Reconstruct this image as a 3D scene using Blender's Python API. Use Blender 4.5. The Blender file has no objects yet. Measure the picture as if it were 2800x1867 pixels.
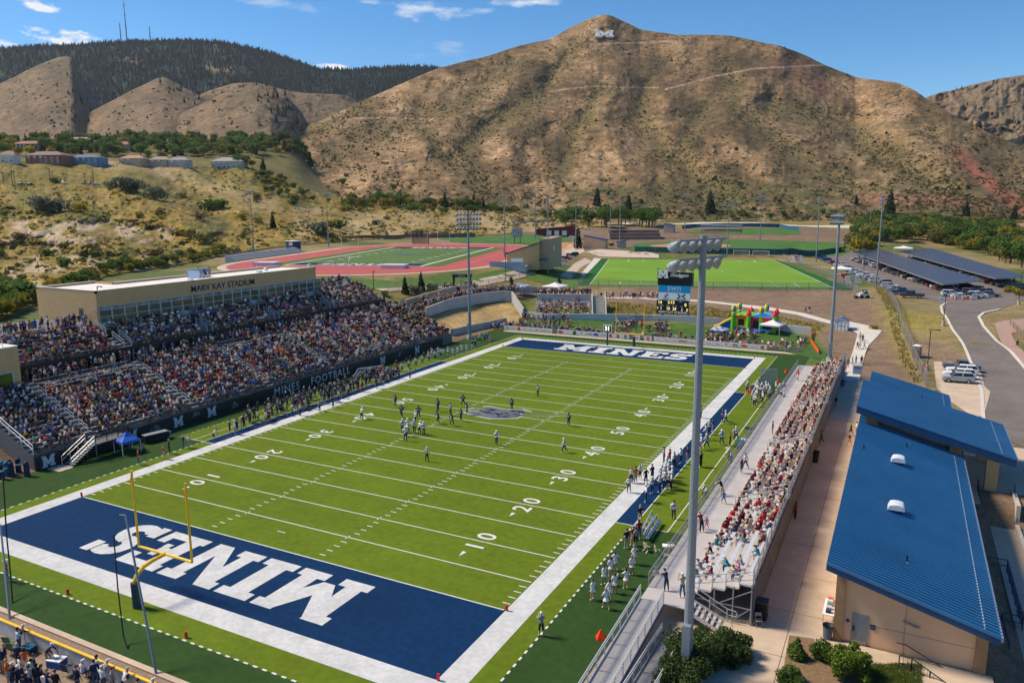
import bpy, math, random
import numpy as np
from mathutils import Vector, Matrix
from mathutils.geometry import delaunay_2d_cdt
R_ = math.radians
rnd = random.Random(7)
SC = bpy.context.scene
COL = SC.collection
F = 2065.13
CP = np.array([72.5407, -44.5836, 29.0327])
def camR(yaw, pitch, roll):
    cy, sy, cp, sp = math.cos(yaw), math.sin(yaw), math.cos(pitch), math.sin(pitch)
    f = np.array([sy*cp, cy*cp, -sp]); r = np.array([cy, -sy, 0.0]); u = np.cross(r, f)
    cr, sr = math.cos(roll), math.sin(roll)
    return np.array([cr*r+sr*u, -sr*r+cr*u, f])
CR = camR(-0.47816551, 0.17947197, -0.00644107)
cam = bpy.data.objects.new('camera', bpy.data.cameras.new('camera'))
COL.objects.link(cam)
m = Matrix.Identity(4)
for i in range(3):
    m[i][0], m[i][1], m[i][2], m[i][3] = CR[0][i], CR[1][i], -CR[2][i], CP[i]
cam.matrix_world = m
cam.data.sensor_width = 36
cam.data.lens = F/2800*36
cam.data.clip_start = 0.5
cam.data.clip_end = 30000
SC.camera = cam
SUN_EL, SUN_AZ = 48, 260      # azimuth: degrees clockwise from +Y of the direction TO the sun
sa, se = R_(SUN_AZ), R_(SUN_EL)
SUND = Vector((math.sin(sa)*math.cos(se), math.cos(sa)*math.cos(se), math.sin(se)))
w = bpy.data.worlds.new('World'); SC.world = w; w.use_nodes = True
nt = w.node_tree; nt.nodes.clear()
N = nt.nodes.new; L = nt.links.new
out = N('ShaderNodeOutputWorld'); bg = N('ShaderNodeBackground'); sky = N('ShaderNodeTexSky')
sky.sky_type = 'NISHITA'; sky.sun_disc = False
sky.sun_elevation = se; sky.sun_rotation = sa
sky.altitude = 1800; sky.air_density = 1.0; sky.dust_density = 0.3; sky.ozone_density = 1.6
bg.inputs['Strength'].default_value = 0.098
tc = N('ShaderNodeTexCoord'); mp = N('ShaderNodeMapping'); nz = N('ShaderNodeTexNoise'); rp = N('ShaderNodeValToRGB')
mp.inputs['Scale'].default_value = (1.6, 1.6, 8.0)
nz.inputs['Scale'].default_value = 2.3; nz.inputs['Detail'].default_value = 9; nz.inputs['Roughness'].default_value = 0.62
rp.color_ramp.elements[0].position = 0.60; rp.color_ramp.elements[1].position = 0.80
rp.color_ramp.elements[0].color = (0, 0, 0, 1); rp.color_ramp.elements[1].color = (1, 1, 1, 1)
mix = N('ShaderNodeMix'); mix.data_type = 'RGBA'
L(tc.outputs['Generated'], mp.inputs['Vector']); L(mp.outputs['Vector'], nz.inputs['Vector'])
L(nz.outputs['Fac'], rp.inputs['Fac']); L(sky.outputs['Color'], mix.inputs['A'])
mul = N('ShaderNodeMath'); mul.operation = 'MULTIPLY'; L(rp.outputs['Color'], mul.inputs[0]); mul.inputs[1].default_value = 0.75
mix.inputs['B'].default_value = (7.5, 7.8, 8.3, 1)
def cdir(px, py):
    d = np.array([(px-1400)/F, -(py-933.5)/F, 1.0]) @ CR
    return Vector(d/np.linalg.norm(d))
sumf = mul.outputs[0]
hs = N('ShaderNodeHueSaturation'); hs.inputs['Saturation'].default_value = 1.42; hs.inputs['Value'].default_value = 1.2
nz2 = N('ShaderNodeTexNoise'); nz2.inputs['Scale'].default_value = 22; nz2.inputs['Detail'].default_value = 8; nz2.inputs['Roughness'].default_value = 0.65
mp2 = N('ShaderNodeMapping'); mp2.inputs['Scale'].default_value = (1, 1, 3.0)
L(tc.outputs['Generated'], mp2.inputs['Vector']); L(mp2.outputs['Vector'], nz2.inputs['Vector'])
up = Vector(CR[1]); rt = Vector(CR[0])
for (px, py, sx, sy, dn) in ((160, 112, 130, 34, 3.0), (116, 20, 46, 12, 2.4), (1150, 22, 150, 34, 1.0), (1010, 8, 110, 10, .8), (1440, 8, 150, 14, 1.0), (20, 120, 80, 16, 1.5), (925, 184, 62, 8, 2.4), (262, 107, 28, 8, .8), (700, 2, 300, 18, .6), (1330, 30, 60, 10, .5)):
    d = cdir(px, py)
    s1 = N('ShaderNodeVectorMath'); s1.operation = 'SUBTRACT'; L(tc.outputs['Generated'], s1.inputs[0]); s1.inputs[1].default_value = d
    a = N('ShaderNodeVectorMath'); a.operation = 'DOT_PRODUCT'; L(s1.outputs[0], a.inputs[0]); a.inputs[1].default_value = rt*(F/sx)
    b = N('ShaderNodeVectorMath'); b.operation = 'DOT_PRODUCT'; L(s1.outputs[0], b.inputs[0]); b.inputs[1].default_value = up*(F/sy)
    c = N('ShaderNodeCombineXYZ'); L(a.outputs['Value'], c.inputs[0]); L(b.outputs['Value'], c.inputs[1])
    e = N('ShaderNodeVectorMath'); e.operation = 'LENGTH'; L(c.outputs[0], e.inputs[0])
    f = N('ShaderNodeMath'); f.operation = 'MULTIPLY_ADD'; L(nz2.outputs['Fac'], f.inputs[0]); f.inputs[1].default_value = 3.2; f.inputs[2].default_value = -1.0
    g = N('ShaderNodeMath'); g.operation = 'SUBTRACT'; L(f.outputs[0], g.inputs[0]); L(e.outputs['Value'], g.inputs[1])
    h = N('ShaderNodeMath'); h.operation = 'MULTIPLY'; h.use_clamp = True; L(g.outputs[0], h.inputs[0]); h.inputs[1].default_value = dn
    q = N('ShaderNodeMath'); q.operation = 'MAXIMUM'; L(sumf, q.inputs[0]); L(h.outputs[0], q.inputs[1]); sumf = q.outputs[0]
L(sumf, mix.inputs['Factor']); L(sky.outputs['Color'], hs.inputs['Color']); L(hs.outputs['Color'], mix.inputs['A'])
L(mix.outputs['Result'], bg.inputs['Color']); L(bg.outputs[0], out.inputs[0])
sun = bpy.data.objects.new('sun', bpy.data.lights.new('sun', 'SUN')); COL.objects.link(sun)
sun.data.energy = 4.5; sun.data.angle = R_(13.0); sun.data.color = (1.0, 0.87, 0.68)
sun.rotation_euler = SUND.to_track_quat('Z', 'Y').to_euler()
SC.view_settings.view_transform = 'Standard'; SC.view_settings.look = 'None'
SC.view_settings.exposure = 0.30; SC.view_settings.gamma = 1; SC.view_settings.use_curve_mapping = False
SC.cycles.max_bounces = 5; SC.cycles.diffuse_bounces = 2; SC.cycles.glossy_bounces = 2; SC.cycles.transparent_max_bounces = 8
def ray(px, py): return np.array([(px-1400)/F, -(py-933.5)/F, 1.0]) @ CR
def G(px, py, z=0.0):
    d = ray(px, py); q = CP + (z-CP[2])/d[2]*d; return float(q[0]), float(q[1])
def PYp(px, py, y):
    d = ray(px, py); q = CP + (y-CP[1])/d[1]*d; return [float(v) for v in q]
def PXp(px, py, x):
    d = ray(px, py); q = CP + (x-CP[0])/d[0]*d; return [float(v) for v in q]
MATS = {}
def mat(name, color, rough=0.75, metal=0.0, var=0.12, scale=3.0, bump=0.0, spec=0.3, coords='Object', detail=4, alpha=1.0, c2=None, stretch=None, emit=0.0, big=None):
    if name in MATS: return MATS[name]
    m = bpy.data.materials.new(name); m.use_nodes = True; t = m.node_tree; n = t.nodes; l = t.links
    b = n['Principled BSDF']; b.inputs['Roughness'].default_value = rough; b.inputs['Metallic'].default_value = metal
    b.inputs['Specular IOR Level'].default_value = spec
    c = tuple(color) + (1,)
    tcn = n.new('ShaderNodeTexCoord'); ns = n.new('ShaderNodeTexNoise'); ns.inputs['Scale'].default_value = scale; ns.inputs['Detail'].default_value = detail
    src = tcn.outputs[coords]
    if stretch:
        mpn = n.new('ShaderNodeMapping'); mpn.inputs['Scale'].default_value = stretch; l.new(src, mpn.inputs['Vector']); src = mpn.outputs['Vector']
    l.new(src, ns.inputs['Vector'])
    rr = n.new('ShaderNodeMapRange'); rr.inputs['From Min'].default_value = 0.3; rr.inputs['From Max'].default_value = 0.7
    l.new(ns.outputs['Fac'], rr.inputs['Value'])
    mx = n.new('ShaderNodeMix'); mx.data_type = 'RGBA'
    if c2 is None:
        mx.inputs['A'].default_value = tuple(v*(1-var) for v in color)+(1,); mx.inputs['B'].default_value = tuple(min(1, v*(1+var)) for v in color)+(1,)
    else:
        mx.inputs['A'].default_value = c; mx.inputs['B'].default_value = tuple(c2)+(1,)
    cur = mx.outputs['Result']; l.new(rr.outputs[0], mx.inputs['Factor'])
    for sc_, am_ in big or ():
        n2 = n.new('ShaderNodeTexNoise'); n2.inputs['Scale'].default_value = sc_; n2.inputs['Detail'].default_value = 6; n2.inputs['Roughness'].default_value = .6; l.new(tcn.outputs[coords], n2.inputs['Vector'])
        r2 = n.new('ShaderNodeMapRange'); r2.inputs['From Min'].default_value = .3; r2.inputs['From Max'].default_value = .7; r2.inputs['To Min'].default_value = 1-am_; r2.inputs['To Max'].default_value = 1+am_; l.new(n2.outputs['Fac'], r2.inputs['Value'])
        v2 = n.new('ShaderNodeVectorMath'); v2.operation = 'SCALE'; l.new(cur, v2.inputs[0]); l.new(r2.outputs[0], v2.inputs['Scale']); cur = v2.outputs[0]
    l.new(cur, b.inputs['Base Color'])
    if bump:
        bp = n.new('ShaderNodeBump'); bp.inputs['Strength'].default_value = bump; bp.inputs['Distance'].default_value = 0.05
        l.new(ns.outputs['Fac'], bp.inputs['Height']); l.new(bp.outputs[0], b.inputs['Normal'])
    if alpha < 1: b.inputs['Alpha'].default_value = alpha
    if emit: b.inputs['Emission Color'].default_value = c; b.inputs['Emission Strength'].default_value = emit
    m.diffuse_color = c
    MATS[name] = m; return m
def attr_mat(name, rough=0.85, fine=None, detail_amp=0.25, att='Col', leaf=False):
    if name in MATS: return MATS[name]
    m = bpy.data.materials.new(name); m.use_nodes = True; t = m.node_tree; n = t.nodes; l = t.links
    b = n['Principled BSDF']; b.inputs['Roughness'].default_value = rough; b.inputs['Specular IOR Level'].default_value = 0.15
    a = n.new('ShaderNodeAttribute'); a.attribute_name = att
    cur = a.outputs['Color']
    tcn = n.new('ShaderNodeTexCoord')
    for sc, am in (fine or ()):
        ns = n.new('ShaderNodeTexNoise'); ns.inputs['Scale'].default_value = sc; ns.inputs['Detail'].default_value = 5; ns.inputs['Roughness'].default_value = .65
        l.new(tcn.outputs['Object'], ns.inputs['Vector'])
        rr = n.new('ShaderNodeMapRange'); rr.inputs['From Min'].default_value = 0.35; rr.inputs['From Max'].default_value = 0.65
        rr.inputs['To Min'].default_value = 1-am; rr.inputs['To Max'].default_value = 1+am
        l.new(ns.outputs['Fac'], rr.inputs['Value'])
        v = n.new('ShaderNodeVectorMath'); v.operation = 'SCALE'; l.new(cur, v.inputs[0]); l.new(rr.outputs[0], v.inputs['Scale']); cur = v.outputs[0]
    l.new(cur, b.inputs['Base Color'])
    if leaf:
        tr = n.new('ShaderNodeBsdfTranslucent'); ms = n.new('ShaderNodeMixShader'); ms.inputs[0].default_value = .4; l.new(cur, tr.inputs[0]); l.new(b.outputs[0], ms.inputs[1]); l.new(tr.outputs[0], ms.inputs[2]); l.new(ms.outputs[0], n['Material Output'].inputs[0])
    MATS[name] = m; return m
class MB:
    def __init__(s): s.v = []; s.f = []; s.m = []
    def add(s, vs, fs, mi=0):
        o = len(s.v); s.v.extend([tuple(v) for v in vs])
        for f in fs: s.f.append(tuple(i+o for i in f)); s.m.append(mi)
        return s
    def box(s, x0, x1, y0, y1, z0, z1, mi=0):
        return s.add([(x0,y0,z0),(x1,y0,z0),(x1,y1,z0),(x0,y1,z0),(x0,y0,z1),(x1,y0,z1),(x1,y1,z1),(x0,y1,z1)],
            [(3,2,1,0),(4,5,6,7),(0,1,5,4),(1,2,6,5),(2,3,7,6),(3,0,4,7)], mi)
    def hexa(s, a, mi=0):  # 8 points: bottom 4 ccw, top 4 ccw
        return s.add(a, [(3,2,1,0),(4,5,6,7),(0,1,5,4),(1,2,6,5),(2,3,7,6),(3,0,4,7)], mi)
    def beam(s, a, b, wd, ht=None, mi=0, upv=(0,0,1)):
        a = Vector(a); b = Vector(b); ht = wd if ht is None else ht
        d = (b-a)
        if d.length < 1e-6: return s
        d.normalize(); u = Vector(upv)
        if abs(d.dot(u)) > .99: u = Vector((1,0,0))
        r = d.cross(u).normalized()*wd/2; u = r.cross(d).normalized()*ht/2
        return s.hexa([a-r-u, a+r-u, b+r-u, b-r-u, a-r+u, a+r+u, b+r+u, b-r+u], mi)
    def cyl(s, a, b, r0, r1=None, n=8, mi=0, cap=True):
        a = Vector(a); b = Vector(b); r1 = r0 if r1 is None else r1
        d = (b-a).normalized(); u = Vector((0,0,1)) if abs(d.z) < .95 else Vector((1,0,0))
        x = d.cross(u).normalized(); y = d.cross(x)
        vs = []
        for c, r in ((a, r0), (b, r1)):
            for k in range(n):
                t = 2*math.pi*k/n; vs.append(c + x*(r*math.cos(t)) + y*(r*math.sin(t)))
        fs = [(k, (k+1) % n, n+(k+1) % n, n+k) for k in range(n)]
        if cap: fs += [tuple(range(n-1, -1, -1)), tuple(range(n, 2*n))]
        return s.add(vs, fs, mi)
    def path(s, pts, r, n=6, mi=0):
        for a, b in zip(pts[:-1], pts[1:]): s.cyl(a, b, r, r, n, mi)
        return s
    def prism(s, pts, z0, z1, mi=0):
        n = len(pts); vs = [(x, y, z0) for x, y in pts]+[(x, y, z1) for x, y in pts]
        return s.add(vs, [tuple(range(n-1, -1, -1)), tuple(range(n, 2*n))]+[(k, (k+1) % n, n+(k+1) % n, n+k) for k in range(n)], mi)
    def ext(s, pts, vec, mi=0):   # planar 3-D polygon swept along vec
        n = len(pts); v = Vector(vec); vs = [Vector(p) for p in pts]; vs += [p+v for p in vs]
        return s.add(vs, [tuple(range(n-1, -1, -1)), tuple(range(n, 2*n))]+[(k, (k+1) % n, n+(k+1) % n, n+k) for k in range(n)], mi)
    def ell(s, c, r, n=8, k=5, mi=0, M=None):
        if not hasattr(r, '__len__'): r = (r, r, r)
        vs = [Vector((0, 0, r[2]))]
        for i in range(1, k):
            t = math.pi*i/k
            for j in range(n):
                a = 2*math.pi*j/n; vs.append(Vector((r[0]*math.sin(t)*math.cos(a), r[1]*math.sin(t)*math.sin(a), r[2]*math.cos(t))))
        vs.append(Vector((0, 0, -r[2])))
        if M is not None: vs = [M @ v for v in vs]
        vs = [v+Vector(c) for v in vs]; fs = [(0, 1+j, 1+(j+1) % n) for j in range(n)]
        for i in range(k-2):
            for j in range(n):
                a = 1+i*n+j; b = 1+i*n+(j+1) % n; fs.append((a, a+n, b+n, b))
        o = 1+(k-2)*n; e = len(vs)-1
        fs += [(o+(j+1) % n, o+j, e) for j in range(n)]
        return s.add(vs, fs, mi)
    def mesh(s, name, mats, smooth=False):
        me = bpy.data.meshes.new(name); me.from_pydata(s.v, [], s.f)
        for mm in mats: me.materials.append(mm)
        if len(mats) > 1: me.polygons.foreach_set('material_index', s.m)
        if smooth: me.polygons.foreach_set('use_smooth', [True]*len(s.f))
        me.update(); return me
    def build(s, name, mats, parent=None, smooth=False, loc=None):
        if not isinstance(mats, (list, tuple)): mats = [mats]
        return link(name, s.mesh(name, mats, smooth), parent, loc)
KIDS = {}
def link(name, me, parent=None, loc=None):
    o = bpy.data.objects.new(name, me); COL.objects.link(o)
    if loc: o.location = loc
    if parent is not None:
        o.parent = parent; KIDS.setdefault(parent.name, []).append(o)
    return o
def tag(o, label=None, cat=None, group=None, kind=None):
    if label: o['label'] = label
    if cat: o['category'] = cat
    if group: o['group'] = group
    if kind: o['kind'] = kind
    return o
def thing(name, label, cat, loc=(0,0,0), rz=0, group=None):
    o = bpy.data.objects.new(name, None); COL.objects.link(o); o.location = loc; o.rotation_euler = (0,0,rz); o.empty_display_size = .2
    return tag(o, label, cat, group)
def struct(o, label=None):
    o['kind'] = 'structure'
    if label: o['label'] = label;
    return o
TXT = {}
def textmesh(body, size=1.0, bold=0.0, extrude=0.0, shear=0.0, align='CENTER', space=1.0):
    key = (body, size, bold, extrude, shear, align, space)
    if key in TXT: return TXT[key]
    c = bpy.data.curves.new('lettering', 'FONT'); c.body = body; c.size = size; c.offset = bold; c.extrude = extrude; c.shear = shear
    c.align_x = align; c.align_y = 'CENTER'; c.space_character = space; c.resolution_u = 3
    o = bpy.data.objects.new('tmp', c); COL.objects.link(o)
    dg = bpy.context.evaluated_depsgraph_get()
    me = bpy.data.meshes.new_from_object(o.evaluated_get(dg)); me.name = 'lettering'
    bpy.data.objects.remove(o); TXT[key] = me
    return me
def text(name, body, size, M, mt, parent=None, **k):
    me = textmesh(body, size, **k).copy(); me.materials.clear(); me.materials.append(mt)
    o = link(name, me, parent); o.matrix_local = M
    return o
def frame(o, x, y):   # matrix with origin o, text-right x, text-up y
    x = Vector(x).normalized(); y = Vector(y).normalized(); z = x.cross(y).normalized(); y = z.cross(x)
    return Matrix(((x[0], y[0], z[0], o[0]), (x[1], y[1], z[1], o[1]), (x[2], y[2], z[2], o[2]), (0, 0, 0, 1)))
def _h(ix, iy, seed):
    n = (ix*374761393 + iy*668265263 + seed*1442695041) & 0xffffffff
    n = ((n ^ (n >> 13))*1274126177) & 0xffffffff
    return ((n ^ (n >> 16)) & 0xffff)/65535.0
def vnoise(x, y, seed=0):
    x = np.asarray(x, float); y = np.asarray(y, float)
    ix = np.floor(x).astype(np.int64); iy = np.floor(y).astype(np.int64); fx = x-ix; fy = y-iy
    fx = fx*fx*(3-2*fx); fy = fy*fy*(3-2*fy)
    a, b, c, d = _h(ix, iy, seed), _h(ix+1, iy, seed), _h(ix, iy+1, seed), _h(ix+1, iy+1, seed)
    return (a*(1-fx)+b*fx)*(1-fy)+(c*(1-fx)+d*fx)*fy
def fbm(x, y, oct=5, seed=0, ridge=False):
    s = 0; a = .5; t = 0
    for o in range(oct):
        n = vnoise(x*2**o, y*2**o, seed+o*17)
        if ridge: n = 1-abs(2*n-1)
        s = s+n*a; t += a; a *= .55
    return s/t
# ================================================================ TERRAIN
TZ = 8.9                                   # level of the running track terrace
def GZ(z, *pts): return [G(a, b, z) for a, b in pts]
_n0, _n1, _f0, _f1 = GZ(TZ, (1169, 730.4), (767, 723), (1359.7, 677.7), (1069, 676))
TC = Vector(((_n0[0]+_n1[0]+_f0[0]+_f1[0])/4, (_n0[1]+_n1[1]+_f0[1]+_f1[1])/4))
TU = (Vector(((_f0[0]+_f1[0])/2, (_f0[1]+_f1[1])/2))-Vector(((_n0[0]+_n1[0])/2, (_n0[1]+_n1[1])/2))).normalized()
TV = Vector((TU.y, -TU.x))                 # to the right
def oval(r, hs, n=28, cx=0):
    pts = []
    for k in range(n+1):
        a = math.pi*k/n; pts.append((r*math.cos(a), hs+r*math.sin(a)))
    for k in range(n+1):
        a = math.pi+math.pi*k/n; pts.append((r*math.cos(a), -hs+r*math.sin(a)))
    return [tuple(TC+TV*p[0]+TU*p[1]) for p in pts]
SZ = 4.5
SOC = GZ(SZ, (1575, 781), (1645, 707), (2125, 711), (2332, 791))
BZ = 6.5
BBP = [(-62, 306), (-36, 303), (30, 322), (66, 335), (75, 420), (-30, 460), (-105, 400)]
TERR = [  # polygon, level, blend distance
    (GZ(8.5, (-200, 760), (120, 800), (100, 900), (-200, 960)), 8.5, 12),
    (oval(50, 42.2), TZ, 14),
    ([(-17, 152), (62, 176), (30, 306), (-56, 284)] and [(SOC[0][0]-3, SOC[0][1]-5), (SOC[3][0]+4, SOC[3][1]-5), (SOC[2][0]+4, SOC[2][1]+4), (SOC[1][0]-3, SOC[1][1]+4)], SZ, 12),
    (BBP, BZ, 10),
    ([(72, 150), (92, 148), (116, 190), (118, 260), (90, 385), (22, 390), (64, 196)], 4.2, 14),
    ([(-12.6, -90), (150, -90), (150, 92), (100, 106), (66, 112), (-12.6, 112)], 0.0, 16),
    ([(81, -4), (96, -4), (96, 38.6), (81, 38.6)], -2.0, 1.6),
]
CTL = [(1100,790,7.0),(900,790,8),(1250,800,6.2),(1320,760,7.2),(1450,745,6),(1500,700,6.3),(1560,650,7),(1600,620,9),(1400,800,5.6),(1450,790,5),(1530,830,4.3),
 (1650,810,4),(1900,830,3.5),(2100,860,3),(2270,880,2.3),(2400,910,1.3),(2350,960,.4),(2000,800,4.3),(2250,830,4),(2420,860,3.8),(2560,900,2.5),(2600,950,1.2),
 (2700,900,2.8),(2780,950,1.3),(1700,640,8),(2000,640,8.5),(2300,640,8.5),(2500,640,6),(2750,640,5),(1700,608,13),(2000,608,13.5),(2300,608,12.5),(2600,606,11),(2800,610,10),
 (2800,700,3),(1400,640,10),(1200,640,10.5),(900,660,10.3),(0,860,8.5),(-100,900,8),(200,800,8.5),(1700,888,1.1),(2000,898,1.0),(2200,922,.8),(1300,850,3.2),(1240,900,.6),(1420,846,3.5),(3000,640,5),(3000,900,1)]
_c = np.array([G(a, b, z)+(z,) for a, b, z in CTL])
def seg_dist(X, Y, poly):
    d = np.full(X.shape, 1e9); ins = np.zeros(X.shape, bool); n = len(poly)
    for i in range(n):
        x0, y0 = poly[i]; x1, y1 = poly[(i+1) % n]; dx, dy = x1-x0, y1-y0
        t = np.clip(((X-x0)*dx+(Y-y0)*dy)/(dx*dx+dy*dy+1e-9), 0, 1)
        d = np.minimum(d, np.hypot(X-x0-t*dx, Y-y0-t*dy))
        cr = ((y0 > Y) != (y1 > Y)) & (X < (x1-x0)*(Y-y0)/((y1-y0) if abs(y1-y0) > 1e-9 else 1e-9)+x0)
        ins ^= cr
    return np.where(ins, -d, d)
GX0, GX1, GY0, GY1, GS = -420.0, 300.0, -110.0, 700.0, 2.0
gx = np.arange(GX0, GX1+.1, GS); gy = np.arange(GY0, GY1+.1, GS)
XX, YY = np.meshgrid(gx, gy)
num = np.zeros_like(XX); den = np.zeros_like(XX)
for cx, cy, cz in _c:
    wt = 1/((XX-cx)**2+(YY-cy)**2+60)**1.6; num += wt*cz; den += wt
HH = num/den + (fbm(XX/17, YY/17, 4, 3)-.5)*1.3
for poly, z, mg in TERR:
    d = np.clip(seg_dist(XX, YY, poly)/mg, 0, 1); wt = 1-d*d*(3-2*d)
    HH = HH*(1-wt)+z*wt
def H(x, y):
    fx = min(max((x-GX0)/GS, 0), len(gx)-1.001); fy = min(max((y-GY0)/GS, 0), len(gy)-1.001)
    i, j = int(fx), int(fy); u, v = fx-i, fy-j
    a, b, c, d = HH[j, i], HH[j, i+1], HH[j+1, i], HH[j+1, i+1]
    if u > v: return float(a+(b-a)*u+(d-b)*v)
    return float(a+(d-c)*u+(c-a)*v)
def RC(px, py, off=0.0):
    d = ray(px, py); t = 30.0; prev = t
    while t < 900:
        q = CP+d*t
        if q[2] < H(q[0], q[1])+off: break
        prev = t; t += 2.0 if t < 300 else 4.0
    lo, hi = prev, t
    for _ in range(14):
        mi = (lo+hi)/2; q = CP+d*mi
        if q[2] < H(q[0], q[1])+off: hi = mi
        else: lo = mi
    q = CP+d*hi
    return float(q[0]), float(q[1]), H(q[0], q[1])+off
def RCs(pts): return [RC(a, b)[:2] for a, b in pts]
DRY = np.array((.25, .19, .085)); GRN = np.array((.10, .125, .03)); DIRT = np.array((.215, .145, .095)); STRAW = np.array((.42, .29, .13)); WEED = np.array((.20, .16, .045)); LAWN = np.array((.085, .15, .025))
GCOL = np.zeros(XX.shape+(3,))
n1 = fbm(XX/9, YY/9, 5, 11); n2 = fbm(XX/30, YY/30, 4, 12); n3 = fbm(XX/4, YY/4, 3, 13)
GCOL[:] = DRY*(.75+.5*n1[..., None]); mk = np.clip((n2-.45)*6, 0, 1)[..., None]; GCOL[:] = GCOL*(1-mk)+GRN*mk
def paint(pts, col, soft=2.5, amp=.35, px=True):
    poly = RCs(pts) if px else pts
    wgt = np.clip(.5-(seg_dist(XX, YY, poly)+(n3-.5)*soft*2)/soft, 0, 1)[..., None]
    GCOL[:] = GCOL*(1-wgt)+np.array(col)*(1-amp/2+amp*n1[..., None])*wgt
E2 = [(-30, -100), (100, -100), (100, 115), (-30, 115)]
paint(E2, DIRT*.8, px=False)
paint([(1560,815),(1700,790),(2330,798),(2420,850),(2480,1010),(2540,1120),(2440,1180),(2300,1100),(2250,960),(2200,900),(2100,880),(1640,850)], DIRT)
paint([(1640,822),(2110,862),(2260,890),(2230,925),(1900,880),(1640,855)], WEED)
paint([(1050,790),(1150,775),(1400,735),(1560,720),(1560,790),(1400,800),(1100,850)], WEED)
paint([(1290,800),(1560,800),(1560,815),(1290,820)], DIRT*.9)
paint([(1170,870),(1260,835),(1400,828),(1430,870),(1390,890),(1160,925)], STRAW, 1.5, .5)
paint([(1440,870),(1640,872),(2120,898),(2230,920),(2300,990),(2240,1000),(1378,905)], LAWN, 1.0)
paint([(2400,840),(2560,860),(2600,950),(2500,1020),(2440,930)], WEED*1.25)
paint([(2480,900),(2640,940),(2700,1120),(2560,1140),(2480,960)], DRY*1.05)
paint([(2480,930),(2600,940),(2640,990),(2500,980)], DIRT*1.1)
paint([(1960,560),(2400,560),(2400,640),(1730,640),(1730,610)], WEED*1.1)
paint([(1600,620),(1900,620),(2320,630),(2330,672),(1900,660),(1600,690)], DIRT*.9)
paint([(1350,610),(1640,610),(1640,690),(1480,660)], DIRT)
paint([(2540,1100),(2620,1150),(2500,1170)], WEED)
gh, gw = XX.shape
vs = np.stack([XX, YY, HH], -1).reshape(-1, 3)
idx = np.arange(gh*gw).reshape(gh, gw)
a, b, c, d = idx[:-1, :-1].ravel(), idx[:-1, 1:].ravel(), idx[1:, :-1].ravel(), idx[1:, 1:].ravel()
tris = np.concatenate([np.stack([a, b, d], 1), np.stack([a, d, c], 1)])
def npmesh(name, vs, fs, mats, col=None, smooth=True, fcol=None, mi=None):
    me = bpy.data.meshes.new(name); k = fs.shape[1]
    me.vertices.add(len(vs)); me.vertices.foreach_set('co', np.asarray(vs, np.float32).ravel())
    me.loops.add(fs.size); me.loops.foreach_set('vertex_index', fs.astype(np.int32).ravel())
    me.polygons.add(len(fs)); me.polygons.foreach_set('loop_start', np.arange(0, fs.size, k, dtype=np.int32)); me.polygons.foreach_set('loop_total', np.full(len(fs), k, np.int32))
    for m_ in (mats if isinstance(mats, (list, tuple)) else [mats]): me.materials.append(m_)
    me.polygons.foreach_set('use_smooth', np.full(len(fs), smooth))
    if mi is not None: me.polygons.foreach_set('material_index', mi)
    me.update(); me.validate()
    if col is not None:
        at = me.color_attributes.new('Col', 'FLOAT_COLOR', 'POINT'); cc = np.ones((len(vs), 4), np.float32); cc[:, :3] = col; at.data.foreach_set('color', cc.ravel())
    if fcol is not None:
        at = me.attributes.new('Col', 'FLOAT_COLOR', 'FACE'); cc = np.ones((len(fs), 4), np.float32); cc[:, :3] = fcol; at.data.foreach_set('color', cc.ravel())
    return me
MG = attr_mat('ground_soil', fine=((.35, .18), (2.2, .3)))
struct(link('ground', npmesh('ground', vs, tris, MG, GCOL.reshape(-1, 3))))
pb = MB(); ZF = -9.0
pb.add([(-4400,-1400,ZF),(4400,-1400,ZF),(4400,-110,ZF),(-4400,-110,ZF)], [(0,1,2,3)])
pb.add([(300,-110,ZF),(4400,-110,ZF),(4400,4700,ZF),(300,4700,ZF)], [(0,1,2,3)])
pb.add([(-4400,-110,ZF),(-420,-110,ZF),(-420,4700,ZF),(-4400,4700,ZF)], [(0,1,2,3)])
pb.add([(-420,700,ZF),(300,700,ZF),(300,4700,ZF),(-420,4700,ZF)], [(0,1,2,3)])
struct(pb.build('terrain', mat('far_plain', (.17, .14, .06), var=.4, scale=.02)))
def sheet(name, pts, mt, off=.05, step=4.0, px=False, flat=None, parent=None):
    """a sheet draped on the ground (or at a flat level) inside a polygon"""
    P = RCs(pts) if px else [tuple(p) for p in pts]
    if flat is not None:
        mb = MB(); mb.add([(x, y, flat+off) for x, y in P], [tuple(range(len(P)))]); return mb.build(name, mt, parent)
    q = []
    for i, p in enumerate(P):
        r = P[(i+1) % len(P)]; n = max(1, int(math.hypot(r[0]-p[0], r[1]-p[1])/step))
        for k in range(n): q.append((p[0]+(r[0]-p[0])*k/n, p[1]+(r[1]-p[1])*k/n))
    nb = len(q); xs = [p[0] for p in q]; ys = [p[1] for p in q]
    GXs = np.arange(min(xs), max(xs), step); GYs = np.arange(min(ys), max(ys), step)
    if len(GXs) and len(GYs):
        A, B = np.meshgrid(GXs, GYs); dd = seg_dist(A, B, P)
        for x_, y_ in zip(A[dd < -step*.4], B[dd < -step*.4]): q.append((float(x_), float(y_)))
    r = delaunay_2d_cdt([Vector(p) for p in q], [(i, (i+1) % nb) for i in range(nb)], [], 1, 1e-4)
    mb = MB(); mb.add([(p.x, p.y, H(p.x, p.y)+off) for p in r[0]], [tuple(f) for f in r[2]])
    o = mb.build(name, mt, parent)
    me = o.data
    if me.polygons and sum(p.normal.z for p in me.polygons) < 0: me.flip_normals()
    return o
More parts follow.
